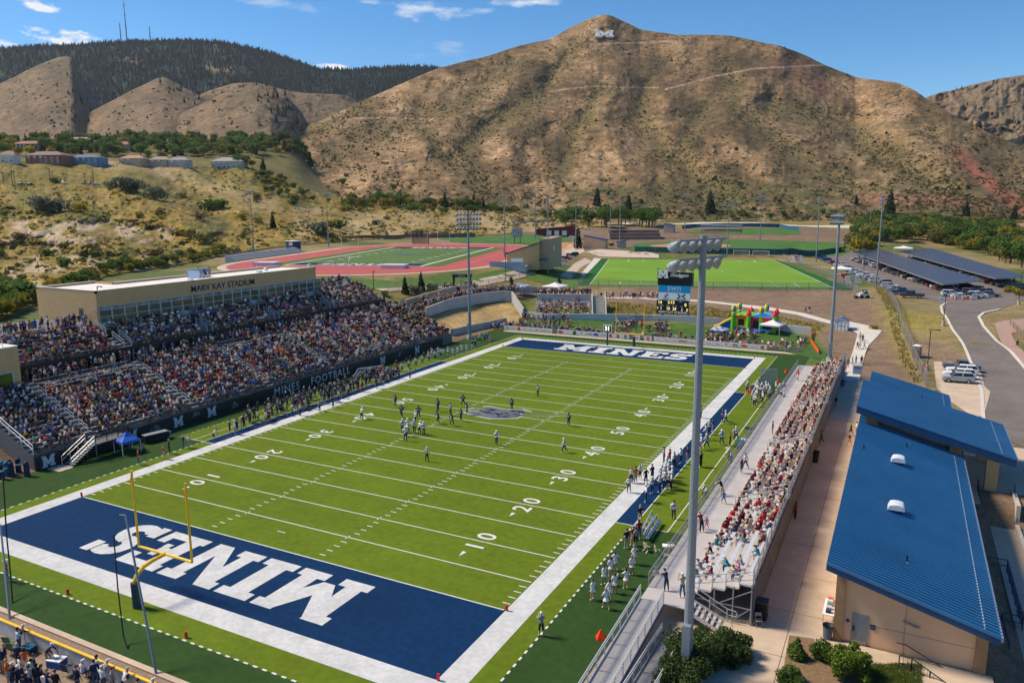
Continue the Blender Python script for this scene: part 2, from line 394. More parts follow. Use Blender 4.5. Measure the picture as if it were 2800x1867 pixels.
def strip(name, line, wd, mt, off=.05, px=True, parent=None, step=3.0):
    P = RCs(line) if px else line; P = [Vector(p) for p in P]; q = []
    for a_, b_ in zip(P[:-1], P[1:]):
        n = max(1, int((b_-a_).length/step)); q += [a_+(b_-a_)*k/n for k in range(n)]
    q.append(P[-1]); mb = MB(); vs = []
    for i, p in enumerate(q):
        t = (q[min(i+1, len(q)-1)]-q[max(i-1, 0)]).normalized(); nn = Vector((-t.y, t.x))
        for s_ in (-1, 0, 1): e = p+nn*wd/2*s_; vs.append((e.x, e.y, H(e.x, e.y)+off))
    fs = []
    for i in range(len(q)-1):
        for k in (0, 1): fs.append((3*i+k+1, 3*i+k, 3*i+k+3, 3*i+k+4))
    mb.add(vs, fs); return mb.build(name, mt, parent)
def turfmat(name, c, var=.3):
    m = mat(name, c, rough=.9, spec=.1, c2=tuple(v*(1+var) for v in c), scale=1.6, detail=8, bump=.3, big=((.045, .10), (.35, .08)))
    return m
TURF = turfmat('turf_light', (.098, .143, .009)); TURFD = turfmat('turf_dark', (.027, .060, .014)); TURFW = mat('turf_white', (.50, .50, .49), rough=.9, c2=(.62, .62, .61), scale=2.6, detail=8, bump=.25, spec=.1, big=((.5, .12),))
TURFN = mat('turf_navy', (.003, .024, .075), rough=.9, c2=(.005, .034, .105), scale=2.0, detail=7, spec=.1, big=((.12, .14),)); LINEW = mat('turf_line_white', (.62, .64, .60), rough=.9, var=.08)
CONC = mat('concrete', (.46, .42, .36), rough=.85, var=.1, scale=.8, detail=6); CONCT = mat('tan_concrete', (.53, .41, .30), rough=.85, var=.10, scale=.35, detail=9, big=((.09, .12), (1.6, .07))); ASPH = mat('asphalt', (.17, .145, .13), rough=.9, var=.14, scale=.25, detail=9, big=((.06, .14), (1.1, .10)))
CONCL = mat('pale_concrete', (.60, .55, .48), rough=.85, var=.07, scale=.7); WALLC = mat('wall_concrete', (.42, .41, .40), rough=.85, var=.10, scale=.5, detail=6)
class Flat:
    """flat painted shapes in a local frame on a level surface"""
    def __init__(s, z, o=(0, 0), u=(1, 0), v=(0, 1)): s.z = z; s.o = Vector(o); s.u = Vector(u); s.v = Vector(v); s.mb = MB()
    def P(s, x, y): p = s.o+s.u*x+s.v*y; return (p.x, p.y, s.z)
    def rect(s, x0, x1, y0, y1): return s.poly([(x0, y0), (x1, y0), (x1, y1), (x0, y1)])
    def poly(s, pts, dz=0):
        v = [s.P(*p) for p in pts]; ar = sum(v[i][0]*v[(i+1) % len(v)][1]-v[(i+1) % len(v)][0]*v[i][1] for i in range(len(v)))
        if ar < 0: v.reverse()
        s.mb.add([(a, b, c+dz) for a, b, c in v], [tuple(range(len(v)))]); return s
    def ring(s, cx, cy, r, wd, n=40, a0=0, a1=2*math.pi):
        for k in range(n):
            a, b = a0+(a1-a0)*k/n, a0+(a1-a0)*(k+1)/n
            s.poly([(cx+r*math.cos(a), cy+r*math.sin(a)), (cx+r*math.cos(b), cy+r*math.sin(b)), (cx+(r-wd)*math.cos(b), cy+(r-wd)*math.sin(b)), (cx+(r-wd)*math.cos(a), cy+(r-wd)*math.sin(a))][::-1])
        return s
    def done(s, name, mt, parent=None): return s.mb.build(name, mt, parent)
def slab(ch, wd=1.0):
    t = .25; sf = .17; e = .07; w_ = wd
    def R4(a, b, c, d): return [(a, c), (b, c), (b, d), (a, d)]
    if ch == 'M':
        return [R4(0, .42*w_-.02, 0, sf), R4(w_*.58+.02, w_, 0, sf), [(0, 1-sf), (w_*.30, 1-sf), (w_*.30, 1), (0, 1)], [(w_*.70, 1-sf), (w_, 1-sf), (w_, 1), (w_*.70, 1)],
                R4(e+.02, e+.02+t, sf, 1-sf), R4(w_-e-.02-t, w_-e-.02, sf, 1-sf), [(w_*.30-.02, 1), (e+.04, 1-sf), (w_*.42, .2), (w_*.5, .2), (w_*.5, .52)], [(w_*.70+.02, 1), (w_*.5, .52), (w_*.5, .2), (w_*.58, .2), (w_-e-.04, 1-sf)]]
    if ch == 'I': return [R4(0, w_, 0, sf), R4(0, w_, 1-sf, 1), R4(w_/2-t*.62, w_/2+t*.62, sf, 1-sf)]
    if ch == 'N':
        return [R4(0, w_*.42, 0, sf), R4(w_*.62, w_, 1-sf, 1), [(0, 1-sf), (w_*.30, 1-sf), (w_*.30, 1), (0, 1)], R4(e+.02, e+.02+t*.9, sf, 1-sf), R4(w_-e-.02-t*.9, w_-e-.02, .3, 1-sf),
                [(w_*.30, 1), (e+.04, 1-sf), (w_-e-.02-t*1.1, 0), (w_-e-.02, 0), (w_-e-.02, .3), (w_-e-.02-t*.9, .3)]]
    if ch == 'E':
        return [R4(0, w_, 0, sf), R4(0, w_, 1-sf, 1), R4(e, e+t*1.05, sf, 1-sf), R4(w_-.16, w_, sf, sf+.16), R4(w_-.16, w_, 1-sf-.14, 1-sf), R4(e+t*1.05, w_*.66, .43, .58), R4(w_*.52, w_*.68, .33, .43), R4(w_*.52, w_*.68, .58, .68)]
    if ch == 'S':
        def arc(cx, cy, ro, ri, a0, a1, n=9, sx=1.0):
            o = []
            for k in range(n):
                a, b = R_(a0+(a1-a0)*k/n), R_(a0+(a1-a0)*(k+1)/n)
                o.append([(cx+sx*ri*math.cos(a), cy+ri*math.sin(a)), (cx+sx*ro*math.cos(a), cy+ro*math.sin(a)), (cx+sx*ro*math.cos(b), cy+ro*math.sin(b)), (cx+sx*ri*math.cos(b), cy+ri*math.sin(b))])
            return o
        sx = w_/.62
        return arc(w_/2, .69, .31, .09, 20, 270, 11, sx*.92)+arc(w_/2, .31, .31, .09, -160, 90, 11, sx*.92)+[R4(w_-.17, w_, .70, 1.0), R4(0, .17, 0, .32)]
    return []
def slabword(flat, word, x0, y0, h, widths, gap, flip=False, track=0):
    x = x0
    for ch, wd in zip(word, widths):
        for j, pg in enumerate(slab(ch, wd/h)):
            flat.poly([(x+a_*h, y0+b_*h) for a_, b_ in pg], j*.0022)
        x += wd+gap
FW, FL, EZ = 48.768, 91.44, 9.144
Y5 = 4.572
b0 = Flat(.02); b0.rect(-12.0, 58.0, -16.3, 109.6); struct(b0.done('artificial_turf', TURFD))
b1 = Flat(.026); b1.rect(-3.75, 52.35, -13.25, 104.9); b1.rect(-8.4, -3.75, 18.4, 74.5); b1.rect(52.35, 58.0, 18.4, 74.5); struct(b1.done('football_field', TURF))
fl = struct(Flat(.032).rect(-1.9, FW+1.9, -EZ-1.9, -EZ).rect(-1.9, FW+1.9, FL+EZ, FL+EZ+1.9).rect(-1.9, 0, -EZ, FL+EZ).rect(FW, FW+1.9, -EZ, FL+EZ).done('field_border', TURFW))
struct(Flat(.032).rect(0, FW, -EZ, 0).rect(0, FW, FL, FL+EZ).rect(-3.75, -1.9, 18.4, 73.2).rect(FW+1.9, 52.35, 18.3, 72.9).done('end_zone_paint', TURFN))
ln = Flat(.038)
for k in range(21):
    y = k*Y5; ln.rect(0.15, FW-.15, y-.06, y+.06)
for k in range(1, 91):
    y = k*.9144*1.0
    yy = k*.9144
    if k % 5:
        for a_, b_ in ((.1, .75), (FW-.75, FW-.1), (18.29-.65, 18.29), (FW-18.29, FW-18.29+.65)): ln.rect(a_, b_, y-.055, y+.055)
    else:
        for xc in (18.29, FW-18.29): ln.rect(xc-.05, xc+.05, y-.35, y+.35)
ln.rect(-5.6, -5.5, 18.4, 66); ln.rect(-7.3, -1.9, 18.3, 18.4); ln.rect(-3.85, -3.75, 18.4, 73.2); ln.rect(52.35, 52.45, 18.3, 72.9); ln.rect(55.5, 55.6, 18.3, 72.0); ln.rect(50.7, 55.6, 18.2, 18.3)
ln.rect(-3.8, -1.9, 73.2, 73.3); ln.rect(50.7, 52.4, 72.9, 73.0)
k = -13.2
while k < 104.8:
    if not 18 < k < 74: ln.rect(-3.8, -3.65, k, k+.38); ln.rect(52.3, 52.45, k, k+.38)
    else: ln.rect(-8.3, -8.2, k, k+.3)
    k += .82
k = -3.6
while k < 52.3: ln.rect(k, k+.38, -13.3, -13.15); ln.rect(k, k+.38, 104.8, 104.95); k += .82
for xc in (24.38,):
    for y in (2.75, 88.7): ln.rect(xc-.5, xc+.5, y-.05, y+.05)
struct(ln.done('field_line_marking', LINEW))
wd = [7.0, 3.3, 6.0, 4.7, 4.2]
wf = Flat(.044, (10.5, 93.3)); slabword(wf, 'MINES', 0, 0, 6.0, wd, .48); struct(wf.done('end_zone_lettering', TURFW))
wn = Flat(.044, (38.2, -1.5), (-1, 0), (0, -1)); slabword(wn, 'MINES', 0, 0, 6.1, wd, .48); struct(wn.done('end_zone_lettering', TURFW))
nm = MB()
for k in range(1, 10):
    y = k*Y5*2; v = k*10 if k <= 5 else 100-k*10; dg = str(v)
    for side in (0, 1):
        for j, ch in enumerate(dg):
            me = textmesh(ch, 2.55, bold=.035)
            cx = (41.6 if side else FW-41.6); cy = y + (-1.08 if (j == 0) == bool(side) else 1.08)
            X = (0, 1, 0) if side else (0, -1, 0); U = (-1, 0, 0) if side else (1, 0, 0)
            M_ = frame((cx, cy, .044), X, U)
            nm.add([M_ @ v_.co for v_ in me.vertices], [tuple(p.vertices) for p in me.polygons])
        if k != 5:
            s_ = -1 if k < 5 else 1; cy = y+s_*2.35; cx = 41.6 if side else FW-41.6; ox = .35 if side else -.35
            nm.add([(cx-ox-.22, cy, .044), (cx-ox+.22, cy, .044), (cx-ox, cy+s_*.95, .044)], [(0, 1, 2) if s_ > 0 else (0, 2, 1)])
struct(nm.build('yard_number', LINEW))
em = Flat(.050, (23.8, 46.2), (.95, .1), (-.05, .78)); em2 = Flat(.055, (23.8, 46.2), (.95, .1), (-.05, .78)); em3 = Flat(.045, (23.8, 46.2), (.95, .1), (-.05, .78))
er = random.Random(3)
shapes = [[(-5.4,-1.6),(-3.2,-3.0),(-.4,-3.7),(1.2,-2.9),(3.0,-2.0),(3.2,.2),(2.2,1.5),(3.6,2.8),(2.0,3.7),(-.4,2.6),(-3.2,3.6),(-4.2,3.0),(-1.6,1.5),(-5.0,1.6),(-5.6,1.0),(-2.6,.2),(-4.6,-.6)],
          [(3.0,-.3),(6.8,1.1),(9.2,2.6),(6.2,1.7),(3.0,.5)]]
for s_ in shapes:
    em3.poly([(x*1.06, y*1.08) for x, y in s_]); em.poly(s_)
for _ in range(60):
    x = er.uniform(-4.2, 2.4); y = er.uniform(-2.2, 2.2); l_ = er.uniform(.5, 1.9); h_ = er.uniform(.08, .3); a_ = er.uniform(-.3, .5)
    em2.poly([(x, y), (x+l_*.6, y+a_*l_-h_), (x+l_, y+a_*l_), (x+l_*.4, y+a_*l_*.4+h_)])
struct(em3.done('midfield_emblem', LINEW)); struct(em.done('midfield_emblem', mat('turf_silver', (.07, .08, .10), c2=(.18, .18, .19), scale=1.5))); struct(em2.done('midfield_emblem', TURFN))
g_ = MB(); g_.box(-12.5, 60, -16.75, -16.35, -.3, .10); g_.box(-9, 60, 108.2, 109.9, -.3, .05); struct(g_.build('kerb', CONCT))
struct(Flat(.02).rect(-12.5, 60, -40, -16.8).done('gravel', mat('gravel', (.20, .13, .085), c2=(.30, .22, .16), scale=4, detail=9, bump=.3)))
struct(Flat(.03).rect(65.1, 79.4, -30, 6.7).rect(57.0, 65.1, -30, 5.4).done('plaza', CONCT))
struct(Flat(.034).rect(65.1, 70.6, 6.7, 90).rect(57.0, 65.1, 5.4, 96).done('walkway', CONCT))
jt = Flat(.040)
for y in range(-27, 90, 6): jt.rect(65.2, 70.4, y, y+.04)
jt.rect(67.4, 67.44, -28, 88); struct(jt.done('pavement_joint', mat('joint', (.12, .09, .07))))
struct(Flat(-1.97).rect(81.2, 95, -3, 37.9).done('lower_plaza', CONCT))
struct(Flat(.036).rect(79.4, 87.0, 42.5, 60).rect(79.4, 81.0, 38, 42.5).done('upper_plaza', CONCT))
lp = Flat(-1.96);
for y in (2.2, 20.0): lp.rect(81.2, 95, y, y+.8)
struct(lp.done('paver_band', mat('red_paver', (.26, .10, .06))))
road = [(90.5,-60),(90.5,30),(88.4,42),(87.2,60)]+RCs([(2690,1170),(2684,1070),(2665,1010),(2632,940),(2598,890),(2576,856),(2573,838),(2588,828),(2525,818),(2430,800),(2380,776),(2300,735),(2240,706),(2180,690)])+RCs([(2330,690),(2500,705),(2700,765),(2830,800),(2800,822),(2735,846),(2690,856),(2676,868),(2688,892),(2740,945),(2800,1005)])+[(104,70),(104,-60)]
struct(sheet('road', road, ASPH, .07))
kr = RCs([(2690,1170),(2684,1070),(2665,1010),(2632,940),(2598,890),(2576,856),(2573,838),(2588,828)]); struct(strip('kerb', kr, .5, CONCL, .16, px=False))
kr = RCs([(2735,846),(2690,856),(2676,868),(2688,892),(2740,945),(2800,1005),(2860,1060)]); struct(strip('kerb', kr, .6, CONCL, .16, px=False))
struct(sheet('path', [(2720,888),(2700,890),(2800,872),(2800,905),(2765,912),(2820,1000),(2800,1010),(2740,940)], mat('pink_concrete', (.40,.26,.21), var=.08), .09, px=True))
struct(sheet('parking_bay', [(2553,990),(2600,990),(2680,1010),(2692,1058),(2708,1072),(2690,1140),(2660,1140),(2600,1100),(2560,1060)], CONCT, .10, px=True))
struct(strip('path', [(1630,814),(1760,816),(1888,822),(2000,833),(2100,845),(2190,860),(2280,884),(2340,900)], 3.0, CONCL, .09))
struct(sheet('path', [(2290,872),(2350,886),(2400,897),(2411,906),(2395,925),(2375,945),(2365,970),(2358,1000),(2350,1040),(2305,1044),(2318,1000),(2335,950),(2345,915),(2320,895),(2280,890)], CONCL, .10, px=True))
struct(sheet('lawn', [(864,760),(1080,770),(1300,752),(1400,735),(1450,740),(1400,765),(1240,785),(1090,790),(865,788)], mat('lawn_green', (.06,.12,.012), c2=(.10,.17,.02), scale=.5, detail=8), .08, px=True))
struct(sheet('lawn', [(1480,722),(1560,728),(1600,760),(1575,790),(1540,782),(1420,762),(1440,745)], MATS['lawn_green'], .08, px=True))
struct(strip('path', [(1040,794),(1200,787),(1300,778),(1380,762),(1440,745),(1480,722),(1520,700),(1545,685),(1575,668)], 5.5, CONCT, .12))
struct(sheet('driveway', [(1465,728),(1515,735),(1555,700),(1600,690),(1590,668),(1560,672),(1500,695)], CONCT, .14, px=True))
struct(sheet('lawn', [(1445,880),(1640,878),(2110,903),(2215,924),(2275,975),(2268,990),(2110,955),(1378,903)], mat('bank_grass', (.035,.09,.012), c2=(.07,.14,.02), scale=.9, detail=8), .06, px=True))
struct(sheet('path', [(1560,783),(1572,783),(1644,708),(1625,706)], CONCL, .08, px=True))
struct(sheet('rock_bank', [(1595,690),(1640,682),(1802,697),(1802,706),(1640,702)], mat('rubble', (.48,.36,.27), c2=(.62,.50,.40), scale=2.2, detail=4), .12, px=True))
struct(sheet('rock_bank', [(1531,756),(1560,764),(1588,733),(1620,715),(1600,706),(1570,722)], MATS['rubble'], .12, px=True))
MS = mat('pitch_green', (.135, .26, .012), rough=.9, c2=(.17, .31, .018), scale=.06, detail=8)
sd = MB(); sd.add([(x, y, SZ+.03) for x, y in SOC], [(0, 3, 2, 1)]); struct(sd.build('pitch_margin', turfmat('pitch_dark', (.02, .10, .02))))
Q = [Vector(p) for p in GZ(SZ, (1612, 779), (2278, 787), (2115, 711), (1665, 709))]
def QP(u, v): return Q[0]*(1-u)*(1-v)+Q[1]*u*(1-v)+Q[2]*u*v+Q[3]*(1-u)*v
sp = MB(); sp.add([(*QP(u, v), SZ+.045) for u, v in ((0, 0), (1, 0), (1, 1), (0, 1))], [(0, 1, 2, 3)]); struct(sp.build('soccer_pitch', MS))
su = (Q[1]-Q[0]).normalized(); sv = Vector((-su.y, su.x)); SW = (Q[1]-Q[0]).length; SL = (Q[3]-Q[0]).dot(sv)
sl = Flat(SZ+.06, Q[0], su, (Q[3]-Q[0]).normalized()); SL = (Q[3]-Q[0]).length
tw = .22
sl.rect(0, SW, -tw/2, tw/2).rect(0, SW, SL-tw/2, SL+tw/2).rect(-tw/2, tw/2, 0, SL).rect(SW-tw/2, SW+tw/2, 0, SL).rect(0, SW, SL/2-.06, SL/2+.06)
sl.ring(SW/2, SL/2, 9.15, .14)
for a_, b_ in ((0, 16.5), (SL-16.5, SL)): sl.rect(SW/2-20.1, SW/2-20, a_, b_).rect(SW/2+20, SW/2+20.1, a_, b_);
sl.rect(SW/2-20, SW/2+20, 16.4, 16.5).rect(SW/2-20, SW/2+20, SL-16.5, SL-16.4)
for xx_ in (9, SW-9):
    for a_ in (2, SL-12): sl.rect(xx_-.17, xx_+.17, a_, a_+9)
struct(sl.done('pitch_line_marking', LINEW))
def flatpoly(name, pts, z, mt):
    mb = MB(); mb.add([(x, y, z) for x, y in pts], [tuple(range(len(pts)))]); return struct(mb.build(name, mt))
flatpoly('track_margin', oval(49.5, 42.2), TZ+.03, CONCT)
flatpoly('running_track', oval(46.8, 42.2), TZ+.05, mat('track_red', (.42, .085, .075), var=.08, scale=.4))
tr = Flat(TZ+.07, TC, TV, TU)
lw = Flat(TZ+.08, TC, TV, TU)
for r_ in (46.6, 37.0):
    for s_ in (1, -1):
        lw.ring(0, 42.2*s_, r_, .12, 30, 0 if s_ > 0 else math.pi, math.pi if s_ > 0 else 2*math.pi); lw.rect(s_*r_-.06, s_*r_+.06, -42.2, 42.2)
tr.rect(-31, 31, -55.2, 55.2); struct(tr.done('infield_turf', turfmat('infield_green', (.075, .13, .03))))
lw.rect(-24.9, -23.9, -54.9, 54.9).rect(23.9, 24.9, -54.9, 54.9).rect(-24.4, 24.4, -55.3, -54.6)
for k in range(1, 20): lw.rect(-24.3, 24.3, -45.7+k*Y5-.08, -45.7+k*Y5+.08)
for k in range(1, 10):
    for s_ in (-1, 1): lw.rect(s_*16-1.1, s_*16+1.1, -45.7+k*9.144-1, -45.7+k*9.144-.4).rect(s_*16-1.1, s_*16+1.1, -45.7+k*9.144+.4, -45.7+k*9.144+1)
struct(lw.done('track_line_marking', LINEW))
tn = Flat(TZ+.075, TC, TV, TU); tn.rect(-24, 24, -54.7, -45.8).rect(-24, 24, 45.8, 54.7); struct(tn.done('end_zone_paint', TURFN))
tw_ = Flat(TZ+.09, TC-TU*47, -TV, -TU); slabword(tw_, 'MINES', -14, 0, 6, wd, .6); struct(tw_.done('end_zone_lettering', TURFW))
tw_ = Flat(TZ+.09, TC+TU*47, TV, TU); slabword(tw_, 'MINES', -14, 0, 6, wd, .6); struct(tw_.done('end_zone_lettering', TURFW))
te = Flat(TZ+.09, TC, TV, TU); te.poly([(-6, -1), (-1, -2.5), (4, -1.2), (6, 1.5), (2, 2.5), (-3, 1.6)]); struct(te.done('midfield_emblem', mat('turf_blue', (.01, .10, .22))))
bf = mat('ball_grass', (.045, .12, .015), c2=(.075, .17, .02), scale=.15)
struct(sheet('outfield', [(1735,672),(1800,667),(2180,662),(2330,680),(2300,700),(1735,690)], bf, .10, px=True))
struct(sheet('outfield', [(1720,690),(1735,666),(1960,655),(2050,655),(2290,664),(2310,676),(2250,688),(1760,690)], bf, .13, px=True))
struct(sheet('infield_dirt', [(1775,672),(1830,667),(1960,667),(2000,671),(1990,676),(1900,678),(1790,678)], mat('infield_clay', (.46,.22,.11)), .16, px=True))
struct(sheet('outfield', [(1870,637),(1900,628),(2180,628),(2195,640),(2000,644)], bf, .12, px=True))
struct(sheet('outfield', [(1200,655),(1250,648),(1560,645),(1560,664),(1490,668),(1260,664)], bf, .10, px=True))
struct(sheet('infield_dirt', [(1490,664),(1570,664),(1565,682),(1495,678)], MATS['infield_clay'], .13, px=True))
struct(strip('highway', [(1700,612),(1900,611),(2100,614),(2300,621),(2500,623),(2700,621),(2800,618)], 12, CONCL, .25))
# ================================================================ HILLS AND MOUNTAINS
def lin(xs, ys):
    xs = np.array(xs, float); ys = np.array(ys, float)
    return lambda x: np.interp(x, xs, ys)
def rays(px, py):
    return np.stack([(px-1400)/F, -(py-933.5)/F, np.ones_like(px)], -1) @ CR
def pdist(X, Y, line):
    d = np.full(X.shape, 1e9); t_ = np.zeros(X.shape)
    for (x0, y0), (x1, y1) in zip(line[:-1], line[1:]):
        dx, dy = x1-x0, y1-y0; t = np.clip(((X-x0)*dx+(Y-y0)*dy)/(dx*dx+dy*dy), 0, 1)
        d = np.minimum(d, np.hypot(X-x0-t*dx, Y-y0-t*dy))
    return d
HILLS = {}
def hill(name, x0, x1, toe, crest, Dt, Dc, relief, color, nx=420, ny=150, mt=None, rough=3.0, p=1.0, back=200, drop=160, sm=1):
    px = np.linspace(x0, x1, nx); v = np.linspace(0, 1, ny)
    PX, V = np.meshgrid(px, v)
    cr = crest(px); cr = np.convolve(np.pad(cr, 3, 'edge'), np.hanning(9)[1:-1]/np.hanning(9).sum(), 'valid') if sm else cr
    cr = cr+(fbm(px/40, px*0+3.3, 5, 5)-.5)*2*rough; to = np.maximum(toe(px), cr+6)
    PY = to[None, :]*(1-V)+cr[None, :]*V
    D = Dt(px)[None, :]*(1-V**p)+Dc(px)[None, :]*V**p
    env = np.clip(V*5, 0, 1)
    D = D+relief(PX, PY, V)*env
    P = CP+rays(PX, PY)*D[..., None]
    C = color(PX, PY, V, P)
    last = P[-1]; hd = last-CP; hd[:, 2] = 0; hd /= np.linalg.norm(hd, axis=1)[:, None]
    b1 = last+hd*back*.3-np.array([0, 0, drop*.12]); b2 = last+hd*back*1.2-np.array([0, 0, drop])
    sk = P[0].copy(); sk[:, 2] -= 25; P0 = P
    P = np.concatenate([sk[None], P, b1[None], b2[None]]); C = np.concatenate([C[:1], C, C[-1:], C[-1:]])
    nyy = ny+3; idx = np.arange(nyy*nx).reshape(nyy, nx)
    a, b, c, d = idx[:-1, :-1].ravel(), idx[:-1, 1:].ravel(), idx[1:, :-1].ravel(), idx[1:, 1:].ravel()
    fs = np.concatenate([np.stack([a, b, d], 1), np.stack([a, d, c], 1)])
    o = link(name, npmesh(name, P.reshape(-1, 3), fs, mt, C.reshape(-1, 3))); struct(o)
    HILLS[len(HILLS)] = (P0, px, to, cr, C[1:ny+1])
    return P
def on_hill(h, px, py):
    P, pxs, to, cr, C = HILLS[h]; ny, nx = P.shape[:2]
    i = int(np.clip(np.searchsorted(pxs, px), 1, nx-1)); v = (py-to[i])/(cr[i]-to[i]); j = int(np.clip(round(v*(ny-1)), 0, ny-1))
    return [float(q) for q in P[j, i]]
def mixc(C, col, w_): w_ = np.clip(w_, 0, 1)[..., None]; return C*(1-w_)+np.array(col)*w_
MH1 = attr_mat('dry_grass_slope', rough=.95, fine=((.03, .16), (.16, .28), (.7, .34)))
MH2 = attr_mat('mountain_scrub', rough=.95, fine=((.012, .12), (.06, .30), (.17, .34), (.5, .30)))
TAN = (.255, .158, .076); SCR = (.105, .072, .035); OLV = (.15, .115, .048); RED = (.30, .115, .065); FOR = (.022, .04, .022)
def rel_a(X, Y, V):
    r = (fbm(X/110, Y/60, 5, 21, True)-.5)*26+(fbm(X/30, Y/20, 4, 22)-.5)*9
    g = 0
    for line, wdt, am in (([(500,470),(600,530),(720,590),(900,640)], 45, -26), ([(0,700),(150,690),(330,760)], 35, 18), ([(250,600),(420,640),(560,720)], 30, 16), ([(0,560),(200,580),(420,600),(650,640)], 22, -16), ([(330,500),(430,560),(560,640)], 34, -20), ([(560,470),(700,520),(860,560)], 30, 18), ([(-50,640),(200,650),(330,690)], 26, -14)):
        g = g+am*np.exp(-(pdist(X, Y, line)/wdt)**2)
    return r+g
def col_a(X, Y, V, P):
    n1 = fbm(X/60, Y/28, 5, 31); n2 = fbm(X/14, Y/8, 5, 32); n3 = fbm(X/200, Y/80, 3, 33)
    C = np.zeros(X.shape+(3,)); C[:] = (.235, .16, .03)
    C = mixc(C, (.15, .135, .028), (n1-.46)*4)
    C = mixc(C, (.30, .21, .09), (.46-n2)*5)
    C = mixc(C, (.20, .16, .04), np.clip((Y < 505) & (X < 700), 0, 1)*.75)
    C = mixc(C, (.40, .31, .21), np.clip((fbm(X/50, Y/22, 5, 34)-.54)*12, 0, 1)*((Y > 600) & (X < 480))*.9)
    C = mixc(C, (.38, .28, .17), np.exp(-(pdist(X, Y, [(270,445),(400,448),(470,480)])/16)**2)*.8)
    C = mixc(C, (.34, .25, .11), np.exp(-(pdist(X, Y, [(480,470),(600,520),(740,560)])/22)**2)*.8)
    C = mixc(C, (.36, .26, .13), ((X > 800) & (Y > 570))*(n1-.3)*3)
    C = mixc(C, (.10, .095, .028), (n2-.62)*8)
    C = mixc(C, (.055, .06, .03), (np.exp(-(pdist(X, Y, [(420,500),(500,545),(600,610)])/26)**2))*.7*(n2+.2))
    return C
toeA = lin([-200, 0, 300, 500, 600, 750, 1000, 1250, 1500, 1650], [900, 870, 752, 722, 700, 676, 655, 648, 632, 622])
creA = lin([-200, 0, 300, 420, 480, 560, 640, 700, 780, 850, 900, 1000, 1250, 1500, 1650], [436, 438, 440, 446, 450, 455, 452, 462, 490, 520, 540, 558, 570, 592, 606])
_tp = np.linspace(-200, 1650, 75); _td = np.array([float((np.array(RC(a, toeA(a), .3))-CP) @ CR[2]) for a in _tp])
def Dtoe(px): return np.interp(px, _tp, _td)
hill('hillside', -200, 1650, toeA, creA, lambda p_: Dtoe(p_), lin([-200, 0, 300, 600, 850, 1300, 1650], [600, 560, 600, 660, 680, 700, 700]), rel_a, col_a, nx=560, ny=170, mt=MH1, rough=1.5, p=1.25, back=120, drop=30)
gul = [([(1768,230),(1743,330),(1845,439),(1916,480),(2008,540)], 26, 34), ([(1926,300),(1865,400),(1890,480)], 24, 26), ([(2110,286),(2314,347),(2416,434),(2570,520)], 30, 34),
       ([(1147,300),(1206,419),(1251,449),(1325,508)], 24, 26), ([(1400,170),(1300,260),(1150,330),(967,387),(880,450)], 26, 34), ([(1560,140),(1480,260),(1330,350),(1240,430)], 26, 30), ([(2000,200),(2020,300),(2140,400),(2300,500)], 22, 16), ([(1650,250),(1560,380),(1540,500)], 26, 26), ([(1000,300),(920,330),(850,370)], 18, 18)]
rid = [([(1650,60),(1500,160),(1330,260),(1150,380)], 40, -34), ([(1850,110),(1860,230),(1800,330),(1960,470),(2050,540)], 34, -32), ([(2140,130),(2080,230),(1990,330),(2050,440),(2200,540)], 36, -36), ([(2340,210),(2420,320),(2600,450),(2720,560)], 38, -34), ([(1690,200),(1640,330),(1700,430),(1760,520)], 30, -30), ([(1150,240),(1000,310),(900,340)], 26, -26), ([(1250,400),(1100,420),(1000,500)], 34, -22), ([(1500,300),(1380,400),(1420,520)], 32, -26)]
def rel_b(X, Y, V):
    wx = (fbm(X/70, Y/60, 4, 41)-.5)*60; wy = (fbm(X/70, Y/60, 4, 42)-.5)*40
    r = (fbm((X+wx)/120, (Y+wy)/110, 4, 43, True)-.55)*-20+(fbm((X+wx)/36, (Y+wy)/22, 5, 44, True)-.5)*-8
    for line, wdt, am in gul+rid: r = r+am*.68*np.exp(-(pdist(X+wx*.35, Y+wy*.35, line)/wdt)**2)
    return r
